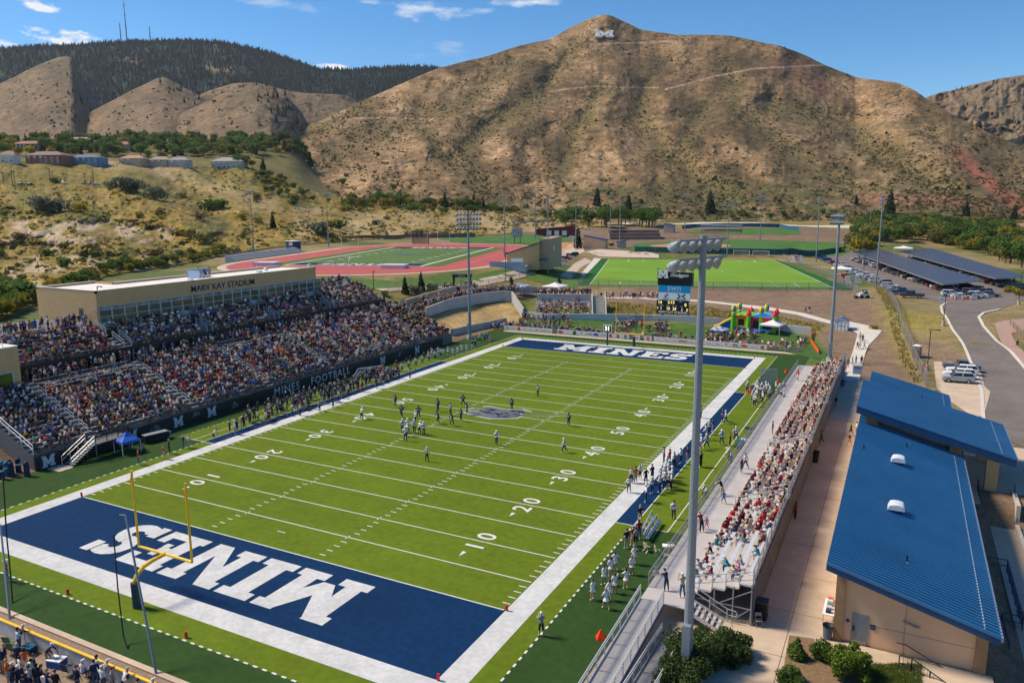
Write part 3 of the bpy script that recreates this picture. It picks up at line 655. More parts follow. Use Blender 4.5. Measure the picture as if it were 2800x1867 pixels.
def col_b(X, Y, V, P):
    wx = (fbm(X/50, Y/40, 4, 51)-.5)*60
    n1 = fbm((X+wx)/90, Y/60, 5, 52); n2 = fbm((X+wx)/22, Y/12, 5, 53); n3 = fbm(X/7, Y/4, 4, 54)
    C = np.zeros(X.shape+(3,)); C[:] = TAN
    C = mixc(C, (.36, .235, .125), (.47-n1)*5)
    gl = 0
    for line, wdt, am in gul: gl = np.maximum(gl, np.exp(-(pdist(X+wx*.3, Y, line)/(wdt*1.15))**2))
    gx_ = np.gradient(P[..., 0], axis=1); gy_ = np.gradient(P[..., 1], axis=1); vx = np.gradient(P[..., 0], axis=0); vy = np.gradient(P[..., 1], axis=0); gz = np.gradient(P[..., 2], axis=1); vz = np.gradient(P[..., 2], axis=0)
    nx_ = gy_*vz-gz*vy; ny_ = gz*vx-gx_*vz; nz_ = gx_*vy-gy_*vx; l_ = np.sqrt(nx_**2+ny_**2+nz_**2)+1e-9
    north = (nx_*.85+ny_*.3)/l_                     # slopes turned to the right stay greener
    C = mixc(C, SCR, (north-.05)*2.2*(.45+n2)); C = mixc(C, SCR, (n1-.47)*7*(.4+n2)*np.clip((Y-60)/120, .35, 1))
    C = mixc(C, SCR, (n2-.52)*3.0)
    C = mixc(C, OLV, gl*1.0*(.35+n2))
    C = mixc(C, (.10, .085, .04), (n3-.60)*4*(n1+.3))
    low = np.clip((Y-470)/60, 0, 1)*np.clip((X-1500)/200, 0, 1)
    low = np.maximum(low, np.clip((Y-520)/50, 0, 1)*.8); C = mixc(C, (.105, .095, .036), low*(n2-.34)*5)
    C = mixc(C, (.13, .10, .045), ((X > 2250) & (Y > 330))*.55*np.clip(n2+.3, 0, 1))
    C = mixc(C, RED, np.exp(-(pdist(X, Y, [(2620,420),(2680,480),(2760,545),(2800,570)])/16)**2)*2.2*(n2+.15))
    C = mixc(C, (.23, .10, .065), np.exp(-(pdist(X, Y, [(2120,185),(2200,190),(2240,240)])/30)**2)*.8*(n2+.1))
    C = mixc(C, (.25, .12, .075), np.exp(-(pdist(X, Y, [(2350,545),(2560,545),(2700,560)])/12)**2)*.9)
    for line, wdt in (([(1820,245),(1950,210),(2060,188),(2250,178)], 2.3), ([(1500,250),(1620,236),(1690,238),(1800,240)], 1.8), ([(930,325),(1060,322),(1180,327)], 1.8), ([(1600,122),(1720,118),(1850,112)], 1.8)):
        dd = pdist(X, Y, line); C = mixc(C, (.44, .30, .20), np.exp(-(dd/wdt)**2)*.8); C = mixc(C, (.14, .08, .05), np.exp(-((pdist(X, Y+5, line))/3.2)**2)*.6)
    return C
toeB = lin([600, 850, 1000, 1250, 1500, 1650, 2300, 2900], [500, 560, 575, 590, 604, 612, 612, 606])
creB = lin([600, 830, 900, 1000, 1130, 1200, 1250, 1320, 1430, 1500, 1560, 1610, 1640, 1662, 1690, 1750, 1850, 1960, 2000, 2140, 2200, 2250, 2290, 2340, 2450, 2480, 2505, 2530, 2600, 2700, 2800, 2950],
           [380, 348, 320, 272, 215, 186, 173, 158, 123, 108, 76, 52, 42, 40, 52, 80, 96, 95, 98, 128, 150, 176, 192, 212, 226, 236, 250, 268, 310, 360, 405, 440])
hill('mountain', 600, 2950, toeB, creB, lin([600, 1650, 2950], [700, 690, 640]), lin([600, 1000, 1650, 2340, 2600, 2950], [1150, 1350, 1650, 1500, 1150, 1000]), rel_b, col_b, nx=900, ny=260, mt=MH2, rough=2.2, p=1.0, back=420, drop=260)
def rel_c(sd):
    def f(X, Y, V): return (fbm(X/90, Y/50, 5, sd, True)-.55)*-34+(fbm(X/26, Y/18, 4, sd+1)-.5)*8
    return f
def col_c(sd, dark):
    def f(X, Y, V, P):
        n1 = fbm(X/80, Y/40, 5, sd); n2 = fbm(X/12, Y/7, 4, sd+1)
        C = np.zeros(X.shape+(3,)); C[:] = (.205, .138, .078); C = mixc(C, (.13, .095, .058), (n1-.42)*4); C = mixc(C, (.12, .095, .06), (n2-.58)*4)
        for line, w_ in dark: C = mixc(C, (.16, .12, .07), np.exp(-(pdist(X, Y, line)/w_)**2)*.85)
        return C
    return f
fl_ = lambda v_: lin([-300, 1000], [v_, v_])
hill('foothill', -200, 620, fl_(474), lin([-200, -20, 60, 120, 160, 190, 205, 215, 240, 290, 400, 620], [270, 238, 200, 172, 157, 154, 172, 208, 258, 292, 350, 400]), fl_(900), fl_(1700), rel_c(61), col_c(62, [([(190,160),(240,260),(200,380)], 40)]), nx=220, ny=80, mt=MH2, rough=2)
hill('foothill', 90, 860, fl_(474), lin([90, 150, 200, 260, 320, 380, 430, 450, 470, 520, 560, 640, 860], [375, 352, 330, 300, 268, 238, 214, 211, 222, 250, 268, 300, 400]), lin([90, 700, 860], [860, 900, 1250]), fl_(1500), rel_c(65), col_c(66, [([(440,215),(520,260),(560,330)], 34)]), nx=220, ny=80, mt=MH2, rough=2)
hill('foothill', 330, 960, fl_(474), lin([330, 380, 440, 500, 560, 620, 680, 705, 740, 780, 820, 840, 860, 960], [388, 365, 338, 308, 280, 252, 235, 232, 244, 262, 300, 335, 360, 420]), lin([330, 740, 850, 960], [820, 820, 1150, 1250]), fl_(1300), rel_c(67), col_c(68, [([(690,240),(740,280),(770,330)], 44), ([(640,250),(720,300),(700,340)], 30)]), nx=220, ny=80, mt=MH2, rough=2)
hill('foothill', 480, 1050, fl_(474), lin([480, 560, 640, 700, 800, 900, 950, 1050], [300, 252, 228, 226, 252, 258, 262, 330]), fl_(1350), fl_(1750), rel_c(71), col_c(72, [([(800,270),(900,300)], 40)]), nx=160, ny=60, mt=MH2, rough=2)
def col_d(X, Y, V, P):
    n1 = fbm(X/40, Y/30, 5, 81); C = np.zeros(X.shape+(3,)); C[:] = (.012, .030, .024); C = mixc(C, (.022, .040, .032), (n1-.5)*4)
    for line, w_ in (([(590,112),(596,150)], 6), ([(560,190),(630,190)], 10), ([(330,160),(380,170)], 12)): C = mixc(C, (.20, .14, .08), np.exp(-(pdist(X, Y, line)/w_)**2))
    return C
hill('mountain', -300, 1300, fl_(400), lin([-300, 0, 60, 120, 200, 260, 330, 400, 480, 520, 560, 610, 650, 700, 760, 820, 880, 960, 1060, 1120, 1180, 1300], [140, 134, 130, 126, 124, 118, 114, 112, 110, 110, 112, 116, 124, 134, 150, 172, 190, 192, 184, 182, 184, 210]),
     fl_(2000), fl_(2900), lambda X, Y, V: (fbm(X/110, Y/60, 5, 83, True)-.5)*-90, col_d, nx=300, ny=110, mt=MH2, rough=2, back=700, drop=300)
hill('mountain', 2350, 3050, fl_(480), lin([2350, 2480, 2530, 2560, 2620, 2680, 2740, 2800, 2900, 3050], [330, 290, 268, 258, 242, 226, 214, 206, 190, 180]), fl_(1500), fl_(2300),
     lambda X, Y, V: (fbm(X/60, Y/50, 5, 91, True)-.5)*-160, col_c(92, [([(2700,250),(2760,330)], 50)]), nx=200, ny=90, mt=MH2, rough=3, back=500, drop=300)
hill('foothill', 2380, 3000, fl_(520), lin([2380, 2450, 2560, 2640, 2720, 2800, 3000], [330, 300, 300, 318, 340, 362, 400]), fl_(1150), fl_(1400),
     lambda X, Y, V: (fbm(X/40, Y/30, 5, 95, True)-.5)*-80, lambda X, Y, V, P: mixc(mixc(np.zeros(X.shape+(3,))+np.array((.26, .19, .11)), (.24, .125, .08), (fbm(X/20, Y/14, 4, 96)-.45)*6), (.10, .09, .05), (fbm(X/9, Y/6, 4, 97)-.52)*6), nx=160, ny=60, mt=MH2, rough=5)
pts = slab('M', 1.35)
mb = MB()
pM = [on_hill(1, 1624+ (1675-1624)*u_, 106-17*v_) for u_, v_ in ((0, 0), (1, 0), (0, 1))]
o_, ux, uy = Vector(pM[0]), Vector(pM[1])-Vector(pM[0]), Vector(pM[2])-Vector(pM[0])
nrm = ux.cross(uy).normalized(); nrm = -nrm if nrm.dot(Vector(CP)-o_) < 0 else nrm
for pg in pts:
    q = [o_+ux*(a_/1.35)+uy*b_+nrm*5 for a_, b_ in pg]; mb.ext(q, -nrm*4)
tag(mb.build('hillside_letter', mat('white_stone', (.62, .60, .55), var=.12, scale=.2)), 'giant whitewashed stone letter M just below the mountain summit', 'letter')
# ================================================================ STRUCTURES
STEEL = mat('galvanised_steel', (.36, .37, .39), rough=.45, metal=.5, var=.1); ALU = mat('aluminium', (.62, .62, .62), rough=.4, metal=.35, var=.06)
POLEM = mat('pole_grey_blue', (.235, .275, .30), rough=.55, metal=.2, var=.12, scale=6, detail=8); DKST = mat('dark_steel', (.05, .05, .06), rough=.6, var=.1)
BRICK = mat('tan_block', (.52, .34, .165), rough=.9, c2=(.58, .39, .20), scale=1.2, detail=8); BRICKD = mat('brown_block', (.30, .17, .085), rough=.9, c2=(.37, .22, .115), scale=1.5, detail=8)
STUC = mat('peach_stucco', (.80, .48, .27), rough=.9, var=.05, scale=.7, detail=9, big=((.25, .06), (14, .06))); WHT = mat('white_paint', (.78, .78, .76), rough=.6, var=.04); RFW = mat('white_membrane', (.75, .70, .64), rough=.8, var=.06, scale=.5)
GLASS = mat('window_glass', (.025, .05, .045), rough=.06, spec=.8, c2=(.06, .10, .085), scale=.25, detail=3); FRM = mat('window_frame', (.42, .48, .50), rough=.5); BLK = mat('black_paint', (.012, .012, .015), rough=.6)
NAVY = mat('navy_paint', (.012, .035, .11), rough=.5); MESHF = mat('chain_mesh', (.30, .31, .33), rough=.6, metal=.3, alpha=.33); MESHD = mat('dark_wind_screen', (.075, .085, .105), rough=.8, c2=(.14, .15, .18), scale=.6, detail=6, alpha=.93)
BLUE = mat('blue_steel_roof', (.018, .115, .27), rough=.34, spec=.6, c2=(.024, .14, .315), scale=.3, detail=5, big=((.11, .10), (2.5, .06))); BLUET = mat('blue_fascia', (.010, .060, .155), rough=.45); BLACKW = mat('black_vinyl', (.018, .02, .025), rough=.55, var=.3)
YEL = mat('goal_yellow', (.90, .52, .015), rough=.45); REDP = mat('pylon_red', (.62, .02, .03), rough=.6); ORG = mat('flag_orange', (.85, .14, .01), rough=.6); GREYD = mat('door_grey', (.22, .23, .22), rough=.6); WOODC = mat('timber', (.30, .19, .10), rough=.8)
def railing(name, pts, mt, h=1.07, post=2.2, rails=(1.0, .5), parent=None, r=.035, mesh=None, picket=0):
    mb = MB(); mm = MB()
    for a, b in zip(pts[:-1], pts[1:]):
        a = Vector(a); b = Vector(b); n = max(1, round((b-a).length/post))
        for k in range(n+1): p = a.lerp(b, k/n); mb.beam(p, p+Vector((0, 0, h)), r*2, r*2)
        for f_ in rails: mb.beam(a+Vector((0, 0, h*f_)), b+Vector((0, 0, h*f_)), r*1.7, r*1.7)
        if picket:
            m_ = int((b-a).length/picket)
            for k in range(1, m_): p = a.lerp(b, k/m_); mb.beam(p+Vector((0,0,.1)), p+Vector((0, 0, h)), .02, .02)
        if mesh: mm.add([a+Vector((0,0,.05)), b+Vector((0,0,.05)), b+Vector((0, 0, h-.02)), a+Vector((0, 0, h-.02))], [(0, 1, 2, 3)])
    o = mb.build(name, mt, parent)
    if mesh: mm.build('mesh_panel', mesh, o if parent is None or True else parent)
    return o
ST = thing('grandstand', 'long two-deck home grandstand packed with spectators along the left sideline', 'grandstand', (0, 0, 0))
RX, RD, RH, RZ = -12.2, .83, .37, 1.9           # first row front, tread, rise, level
LY0, LY1, UY0, UY1 = 2.5, 91.0, 8.4, 86.5
UX, UD, UH, UZ, UN = -26.3, .82, .385, 9.15, 8
AIL = [9.6, 24.4, 38.6, 52.6, 66.6, 80.0]; AIU = [25.3, 40.0, 54.8, 69.6]
DECK = mat('stand_deck', (.16, .155, .16), rough=.7, var=.15); BEN = mat('bench_aluminium', (.42, .42, .43), rough=.45, metal=.3)
mb = MB()
for k in range(15):
    x = RX-k*RD; mb.box(x-RD, x, LY0, LY1, -.0, RZ+k*RH)
mb.box(-34.0, RX-15*RD, LY0, LY1, 0, RZ+14*RH+.05)
mb.build('lower_deck', DECK, ST)
for k in range(15):
    x = RX-k*RD-.55; z = RZ+k*RH; mb = MB(); ys = [LY0]+[v for a_ in AIL for v in (a_-.75, a_+.75)]+[LY1]
    for a_, b_ in zip(ys[::2], ys[1::2]): mb.box(x-.14, x+.14, a_, b_, z+.40, z+.44)
    mb.build('bench', BEN, ST)
for a_ in AIL:
    mb = MB()
    for k in range(15): x = RX-k*RD; mb.box(x-RD*.5, x+.02, a_-.55, a_+.55, RZ+k*RH, RZ+k*RH+RH/2)
    mb.build('aisle_step', mat('aisle_metal', (.27, .27, .28), rough=.6), ST)
    mb = MB()
    for k in (1, 4, 7, 10):
        a = Vector((RX-k*RD, a_, RZ+k*RH)); b = Vector((RX-(k+2)*RD, a_, RZ+(k+2)*RH))
        for h_ in (.95, .5): mb.beam(a+Vector((0, 0, h_)), b+Vector((0, 0, h_)), .06, .06)
        for p in (a, b): mb.beam(p, p+Vector((0, 0, .95)), .06, .06)
    mb.build('handrail', ALU, ST)
mb = MB()
for k in range(UN): x = UX-k*UD; mb.box(x-UD, x, UY0, UY1, UZ+k*UH-.7, UZ+k*UH)
mb.box(-32.0, UX-UN*UD+.01, UY0, 25, UZ+UN*UH-1, UZ+UN*UH-.2); mb.box(-46, -32.86, 5, 25, UZ+UN*UH-1, UZ+UN*UH-.3)
for k in range(UN, UN+4): x = UX-k*UD; mb.box(x-UD, x, 72.2, UY1-1, UZ+k*UH-.7, UZ+k*UH)
mb.build('upper_deck', DECK, ST)
mb = MB(); mb.box(UX, UX+.12, UY0, UY1, UZ-1.25, UZ+.02); mb.box(-34, UX, UY0, UY1, UZ-1.2, UZ-.72)
for y in range(10, 88, 7): mb.box(-26.9, -26.5, y, y+.4, RZ+14*RH, UZ-1.1)
mb.box(-34.2, -34, LY0, LY1, 0, UZ-.7); mb.box(UX-.1, UX+.15, UY1-.3, UY1, 6, UZ+.8)
mb.build('fascia', BLACKW, ST)
for k in range(UN):
    x = UX-k*UD-.5; z = UZ+k*UH; mb = MB(); ys = [UY0]+[v for a_ in AIU for v in (a_-.8, a_+.8)]+[UY1]
    for a_, b_ in zip(ys[::2], ys[1::2]): mb.box(x-.14, x+.14, a_, b_, z+.40, z+.44)
    mb.build('bench', BEN, ST)
for a_ in AIU:
    mb = MB()
    for s_ in (-.8, .8):
        for k in (0, 4):
            a = Vector((UX-k*UD, a_+s_*(1.2 if k else .7), UZ+k*UH)); b = Vector((UX-(k+3)*UD, a_+s_*(1.2 if k else .7), UZ+(k+3)*UH))
            for h_ in (1., .55): mb.beam(a+Vector((0, 0, h_)), b+Vector((0, 0, h_)), .07, .07)
            for p in (a, b): mb.beam(p, p+Vector((0, 0, 1.)), .07, .07)
    mb.build('handrail', ALU, ST)
    mb = MB(); mb.box(UX-6*UD, UX-4*UD, a_-.9, a_+.9, UZ+3*UH, UZ+4.6*UH+.6); mb.build('stair_well', BLK, ST)
railing('railing', [(UX+.05, UY0, UZ), (UX+.05, UY1, UZ)], DKST, .9, 3, parent=ST, r=.03)
railing('railing', [(RX+.3, LY0, RZ-.1), (RX+.3, LY1, RZ-.1)], DKST, .95, 3, parent=ST, r=.03)
railing('railing', [(-21.9, 10.4, 6.4), (-21.9, 23.6, 6.4)], ALU, .9, 3.3, parent=ST, r=.035); railing('railing', [(-21.9, 39.4, 6.4), (-21.9, 51.8, 6.4)], ALU, .9, 3.3, parent=ST, r=.035)
for y in (LY0-.05, LY1+.05):
    mb = MB(); a = Vector((RX+.2, y, RZ)); b = Vector((RX-15*RD, y, RZ+15*RH))
    for h_ in (1.1, .6): mb.beam(a+Vector((0, 0, h_)), b+Vector((0, 0, h_)), .08, .08)
    for k in range(7): p = a.lerp(b, k/6); mb.beam(p, p+Vector((0, 0, 1.1)), .07, .07)
    mb.build('handrail', WHT if y < 50 else DKST, ST)
mb = MB(); mb.box(-11.95, -11.7, LY0-.1, 86.5, 0, 1.72); fw = mb.build('front_wall', BLACKW, ST)
LET = mat('lettering_pale', (.46, .52, .55), rough=.6, var=.2); LETB = mat('letter_outline_blue', (.03, .12, .28), rough=.6)
def bigM(x, y, z, h, off=0):
    for sc, mt, dx in ((1.16, LETB, .02), (1.0, LET, .045)):
        f = MB(); hh = h*sc;
        for j, pg in enumerate(slab('M', 1.12)): f.add([(x+dx+j*.001, y+(a_-.56)*hh, z+h/2+(b_-.5)*hh) for a_, b_ in pg], [tuple(range(len(pg)))])
        f.build('wall_letter', mt, fw)
for y in (3.8, 14.3, 21.2, 26.7, 0, 65.9, 77.1):
    if y: bigM(-11.7, y, .22, 1.3)
text('wall_letter', 'MINES', 1.75, frame((-11.66, 41.3, .86), (0, 1, 0), (0, 0, 1)), LET, fw, bold=.02, space=1.2)
text('wall_letter', 'FOOTBALL', 1.75, frame((-11.66, 51.6, .86), (0, 1, 0), (0, 0, 1)), LET, fw, bold=.02, space=1.2)
for y in (17.6, 24.2, 31, 71.5):   # plain grey patches between the letters
    mb = MB(); er = random.Random(int(y))
    for k in range(7): a_, b_ = y+er.uniform(-.6, .6), .9+er.uniform(-.4, .4); mb.add([(-11.66+k*.002, a_-.3, b_-.2), (-11.66+k*.002, a_+.3, b_-.1), (-11.66+k*.002, a_+.1, b_+.3)], [(0, 1, 2)])
    mb.build('wall_mark', mat('wall_mark_grey', (.12, .15, .17)), fw)
PS = thing('stair_platform', 'small black railed platform with metal stairs at the near end of the home grandstand', 'stairs', (-11.6, 6, 0))
mb = MB(); mb.box(0.05, 2.2, 2.0, 6.4, 1.75, 1.88); [mb.beam((x, y, 0), (x, y, 1.75), .1, .1) for x in (.3, 2.1) for y in (2.1, 6.3)]; mb.build('platform', DECK, PS)
mb = MB()
for k in range(10): mb.box(.4, 2.1, 2.0-(k+1)*.3, 2.0-k*.3, 1.7-k*.185, 1.76-k*.185)
mb.build('stair', STEEL, PS)
railing('railing', [(.1, 6.35, 1.85), (2.15, 6.35, 1.85), (2.15, 2.1, 1.85)], BLK, 1.1, 1.4, parent=PS, picket=.16)
for x in (.4, 2.15):
    mb = MB()
    for h_ in (1.0, .55): mb.beam((x, 2.0, 1.85+h_), (x, -1.0, .05+h_), .06, .06)
    for t_ in (0, .33, .66, 1): mb.beam((x, 2-3*t_, 1.85-1.8*t_), (x, 2-3*t_, 2.85-1.8*t_), .06, .06)
    mb.build('handrail', ALU, PS)
mb = MB(); mb.box(.2, 2.4, -2.6, -1, .03, .08); mb.build('landing', CONCT, PS)
PB = thing('press_box', 'long tan brick press box with a band of windows on top of the home grandstand', 'press box', (0, 0, 0))
PZ0, PZ1 = 11.4, 16.95
mb = MB(); mb.box(-46.4, -32.05, 25, 34.6, 6, PZ1-.4); mb.box(-41.5, -32.05, 34.6, 71.8, 6, PZ1-.4); mb.box(-32.05, -32.0, 25, 71.8, 14.6, PZ1-.4)
for x0, x1, y0, y1 in ((-46.4, -32, 25, 25.3), (-32.3, -32, 25, 71.8), (-46.4, -46.1, 25, 34.6), (-46.4, -41.5, 34.3, 34.6), (-41.5, -41.2, 34.6, 71.8), (-41.5, -32, 71.5, 71.8)): mb.box(x0, x1, y0, y1, PZ1-.4, PZ1)
mb.build('wall', BRICK, PB)
mb = MB(); mb.box(-46.1, -32.3, 25.3, 34.3, PZ1-.4, PZ1-.33); mb.box(-41.2, -32.3, 34.31, 71.5, PZ1-.4, PZ1-.33)
for x0, x1, y0, y1 in ((-46.45, -31.95, 24.95, 25.32), (-32.33, -31.94, 25.33, 71.83), (-46.44, -46.08, 25.33, 34.64), (-41.54, -41.18, 34.65, 71.83)): mb.box(x0, x1, y0, y1, PZ1, PZ1+.05)
for x, y, s_ in ((-38, 49, .5), (-35.5, 44, .35), (-36, 60, .4)): mb.box(x, x+s_*2, y, y+s_*2, PZ1-.33, PZ1-.33+s_)
mb.build('roof', RFW, PB)
y = 25.15; wn = 0
while y < 71.4:
    w_ = 2.05; fr = MB(); gl = MB(); x = -31.96
    for yy in (y, y+w_-.09): fr.box(x-.05, x+.09, yy, yy+.09, 12.15, 14.55)
    for z in (12.12, 13.0, 14.02, 14.5): fr.box(x-.05, x+.07, y+.09, y+w_-.09, z, z+.08)
    o = fr.build('window', FRM, PB); gl.box(x-.04, x+.02, y+.09, y+w_-.09, 12.2, 14.02); gl.build('pane', GLASS, o)
    tp = MB(); tp.box(x-.04, x+.03, y+.09, y+w_-.09, 14.1, 14.5); tp.build('pane', mat('transom_glass', (.30, .34, .38), rough=.2, c2=(.05, .07, .09), scale=.7), o)
    y += w_+.035
mb = MB(); mb.box(-32.06, -31.92, 25, 71.8, PZ0, 12.12); mb.build('sill', FRM, PB)
text('lettering', 'MARV KAY STADIUM', 1.5, frame((-31.93, 48.6, 15.5), (0, 1, 0), (0, 0, 1)), NAVY, PB, bold=.004, extrude=.02)
mb = MB(); mb.box(-36.3, -35.4, 24.94, 25.0, 11.7, 14.3); d_ = mb.build('door', GREYD, PB); mb = MB(); mb.box(-36.15, -35.55, 24.9, 24.94, 12.6, 14.1); mb.build('pane', GLASS, d_)
mb = MB(); mb.beam((-32.6, 24.9, 14.2), (-33.2, 24.5, 14.2), .2, .1); mb.build('wall_lamp', FRM, PB)
mb = MB(); mb.box(-46, -38.6, 24.0, 24.98, 10.2, 11.9); mb.box(-60, -47, 20, 50, 8, 9.6); mb.build('low_wall', BRICK, PB)
mb = MB(); mb.box(-46.2, -38.4, 8, 24.0, 11.55, 11.62); mb.box(-60, -46.9, 19.9, 50.1, 9.6, 9.7); mb.build('terrace_roof', RFW, PB)
rr_ = railing('railing', [(-38.3, 6, 11.2), (-38.3, 24.5, 11.2)], BLK, 1.1, 2.5, parent=PB, picket=.25)
o = text('roof_lamp', '.', .1, frame((-34, 26.4, 17.2), (1, 0, 0), (0, 0, 1)), BLK, PB); bpy.data.objects.remove(o); KIDS[PB.name].pop()
mb = MB(); mb.beam((-33, 26, 16.6), (-33, 26, 17.5), .1, .1); mb.beam((-33, 26, 17.5), (-32.6, 26.6, 17.4), .3, .12); mb.build('roof_lamp', BLK, PB)
mb = MB(); mb.ell((-36, 62.5, 17.1), (.5, .5, .3)); mb.ell((-33, 71, 17.3), .3); mb.ell((-33.2, 71.6, 17.3), .3); mb.build('satellite_dish', ALU, PB)
WB = mat('windbreak_blue', (.36, .46, .66), rough=.7)
tag(MB().box(-39.4, -36.4, 47.3, 47.5, PZ1-.3, PZ1+1.0).box(-39.5, -39.3, 47.3, 51.5, PZ1-.3, PZ1+1.1).build('windbreak', WB), 'pale blue fabric windbreak standing on the white press box roof', 'windbreak')
TB = thing('brick_block', 'tan brick end building with one green-tinted window at the left edge', 'building', (0, 0, 0))
MB().box(-34, -24, 2.5, 8.8, 0, 12.15).build('wall', BRICK, TB); MB().box(-34.05, -23.95, 2.45, 8.85, 12.15, 12.27).build('roof', RFW, TB)
fo = MB().box(-24, -23.94, 3.2, 7.9, 6.9, 9.2).build('window', FRM, TB); MB().box(-23.94, -23.91, 3.35, 7.75, 7.05, 9.05).build('pane', mat('green_glass', (.03, .07, .02), rough=.08, c2=(.10, .13, .02), scale=.6), fo)
railing('railing', [(-24.6, 3, 12.2), (-24.6, 7.4, 12.2)], ALU, .9, 2, parent=TB)
VS = thing('bleachers', 'low aluminium away bleachers with five rows beside the right sideline', 'bleachers', (0, 0, 0))
VY0, VY1, VX0, VX1, VZ = 5.9, 92.0, 57.6, 60.25, 1.2
VR, VD, VH = 5, .955, .36
mb = MB(); mb.box(VX0, VX1, VY0, VY1, VZ-.08, VZ)
AD = mat('aluminium_deck', (.56, .51, .47), rough=.5, metal=.2, var=.08, scale=.6)
mb.build('walkway_deck', AD, VS)
for k in range(VR):
    x = VX1+k*VD; z = VZ+.28+k*VH
    MB().box(x, x+VD-.03, VY0, VY1, z-.05, z).box(x, x+.03, VY0, VY1, z-VH+.03, z-.052).build('tread', AD, VS)
    mb = MB(); ys = [VY0+.9, 23.5, 25.0, 41.5, 43, 60.5, 62, 79, 80.5, VY1-.5]
    for a_, b_ in zip(ys[::2], ys[1::2]): mb.box(x+.45, x+.75, a_, b_, z+.40, z+.44)
    mb.build('bench', mat('bench_silver', (.68, .69, .70), rough=.4, metal=.3), VS)
VTOP = VZ+.28+4*VH
for k in range(15):
    y = VY0+k*(VY1-VY0)/14; mb = MB()
    for x in (57.7, 59.4, 61, 62.4, 63.7, 64.95):
        top = VZ-.1 if x < 60.5 else VZ+.2+(x-60.5)/VD*VH; mb.beam((x, y, 0), (x, y, top), .09, .09)
    mb.beam((61, y, .1), (64.95, y, 2.6), .06, .06); mb.beam((61, y, 1.2), (64.95, y, 1.2), .06, .06); mb.beam((63.7, y, .1), (64.95, y, 1.3), .05, .05); mb.beam((57.7, y, VZ-.15), (61, y, VZ-.15), .1, .12)
    mb.build('frame', STEEL, VS)
railing('railing', [(VX0, 5.9, VZ), (VX0, VY1, VZ)], STEEL, 1.1, 1.9, parent=VS, mesh=MESHF, r=.03)
railing('railing', [(60.4, VY0, VZ+.3), (65.02, VY0, VTOP)], ALU, 1.15, 1.05, parent=VS, r=.03)
railing('railing', [(65.02, VY0, VTOP), (65.02, VY1, VTOP)], STEEL, 1.35, 1.9, parent=VS, mesh=MESHF, r=.035)
MB().box(65.05, 65.09, VY0, VY1, .1, VTOP).build('back_screen', MESHD, VS)
for y in (24.2, 42.2, 61.2, 79.8):
    mb = MB(); a = Vector((60.4, y, VZ+.2)); b = Vector((64.8, y, VTOP))
    for s_ in (-.7, .7):
        for h_ in (.95, .5): mb.beam(a+Vector((0, s_, h_)), b+Vector((0, s_, h_)), .06, .06)
        for t_ in (0, .5, 1): p = a.lerp(b, t_)+Vector((0, s_, 0)); mb.beam(p, p+Vector((0, 0, .95)), .06, .06)
    mb.build('handrail', ALU, VS)
MB().box(57.5, 65, VY1, VY1+3.5, 0, .6).build('end_platform', AD, VS)
RM = thing('access_ramp', 'switchback aluminium wheelchair ramp with handrails at the near end of the away bleachers', 'ramp', (0, 0, 0))
def ramp(x0, x1, y0, z0, y1, z1):
    MB().hexa([(x0, y1, z1-.08), (x1, y1, z1-.08), (x1, y0, z0-.08), (x0, y0, z0-.08), (x0, y1, z1), (x1, y1, z1), (x1, y0, z0), (x0, y0, z0)]).build('ramp_deck', AD, RM)
    mb = MB(); n = int(abs(y1-y0)/.16)
    for k in range(n):
        t_ = k/n; y = y0+(y1-y0)*t_; z = z0+(z1-z0)*t_; mb.box(x0+.05, x1-.05, y-.012, y+.012, z+.001, z+.012)
    mb.build('tread_line', STEEL, RM)
    for x in (x0, x1): railing('railing', [(x, y0, z0), (x, y1, z1)], ALU, 1.08, 1.5, parent=RM, mesh=MESHF, r=.032, rails=(1, .78, .1)); MB().hexa([(x-.03, y1, z1-.3), (x+.03, y1, z1-.3), (x+.03, y0, z0-.3), (x-.03, y0, z0-.3), (x-.03, y1, z1+.02), (x+.03, y1, z1+.02), (x+.03, y0, z0+.02), (x-.03, y0, z0+.02)]).build('side_rail', mat('blue_steel', (.12, .15, .26), rough=.5), RM)
MB().box(57.6, 60.9, 4.0, 5.88, VZ-.08, VZ-.004).build('landing', AD, RM)
ramp(57.6, 59.3, 3.98, VZ, -7.6, .55); ramp(59.9, 61.5, -7.6, .55, 1.6, .04)
MB().box(57.6, 61.5, -9.4, -7.62, .46, .54).build('landing', AD, RM); railing('railing', [(57.6, -7.6, .54), (57.6, -9.4, .54), (61.5, -9.4, .54)], ALU, 1.08, 1.9, parent=RM, mesh=MESHF)
sr = MB()
for k in range(7): sr.box(60.95+k*.36, 60.95+(k+1)*.36-.02, 3.95, 5.6, VZ-.17*(k+1)-.04, VZ-.17*(k+1))
sr.build('stair', AD, RM)
for y in (3.95, 5.6):
    mb = MB(); mb.beam((60.95, y, VZ-.1), (63.5, y, 0), .05, .25)
    for h_ in (1.05, .65): mb.beam((60.95, y, VZ+h_), (63.4, y, h_), .05, .05)
    mb.path([(63.4, y, 1.05), (64.0, y, 1.0), (64.1, y, .8), (64.0, y, .6), (63.4, y, .62)], .025)
    for t_ in (0, .5, 1): mb.beam((60.95+2.45*t_, y, VZ*(1-t_)), (60.95+2.45*t_, y, VZ*(1-t_)+1.05), .06, .06)
    mb.build('handrail', ALU, RM)
MB().box(61.3, 62.0, -1.2, -.6, 0, 2.1).box(61.32, 61.98, -1.18, -.62, 2.1, 2.15)
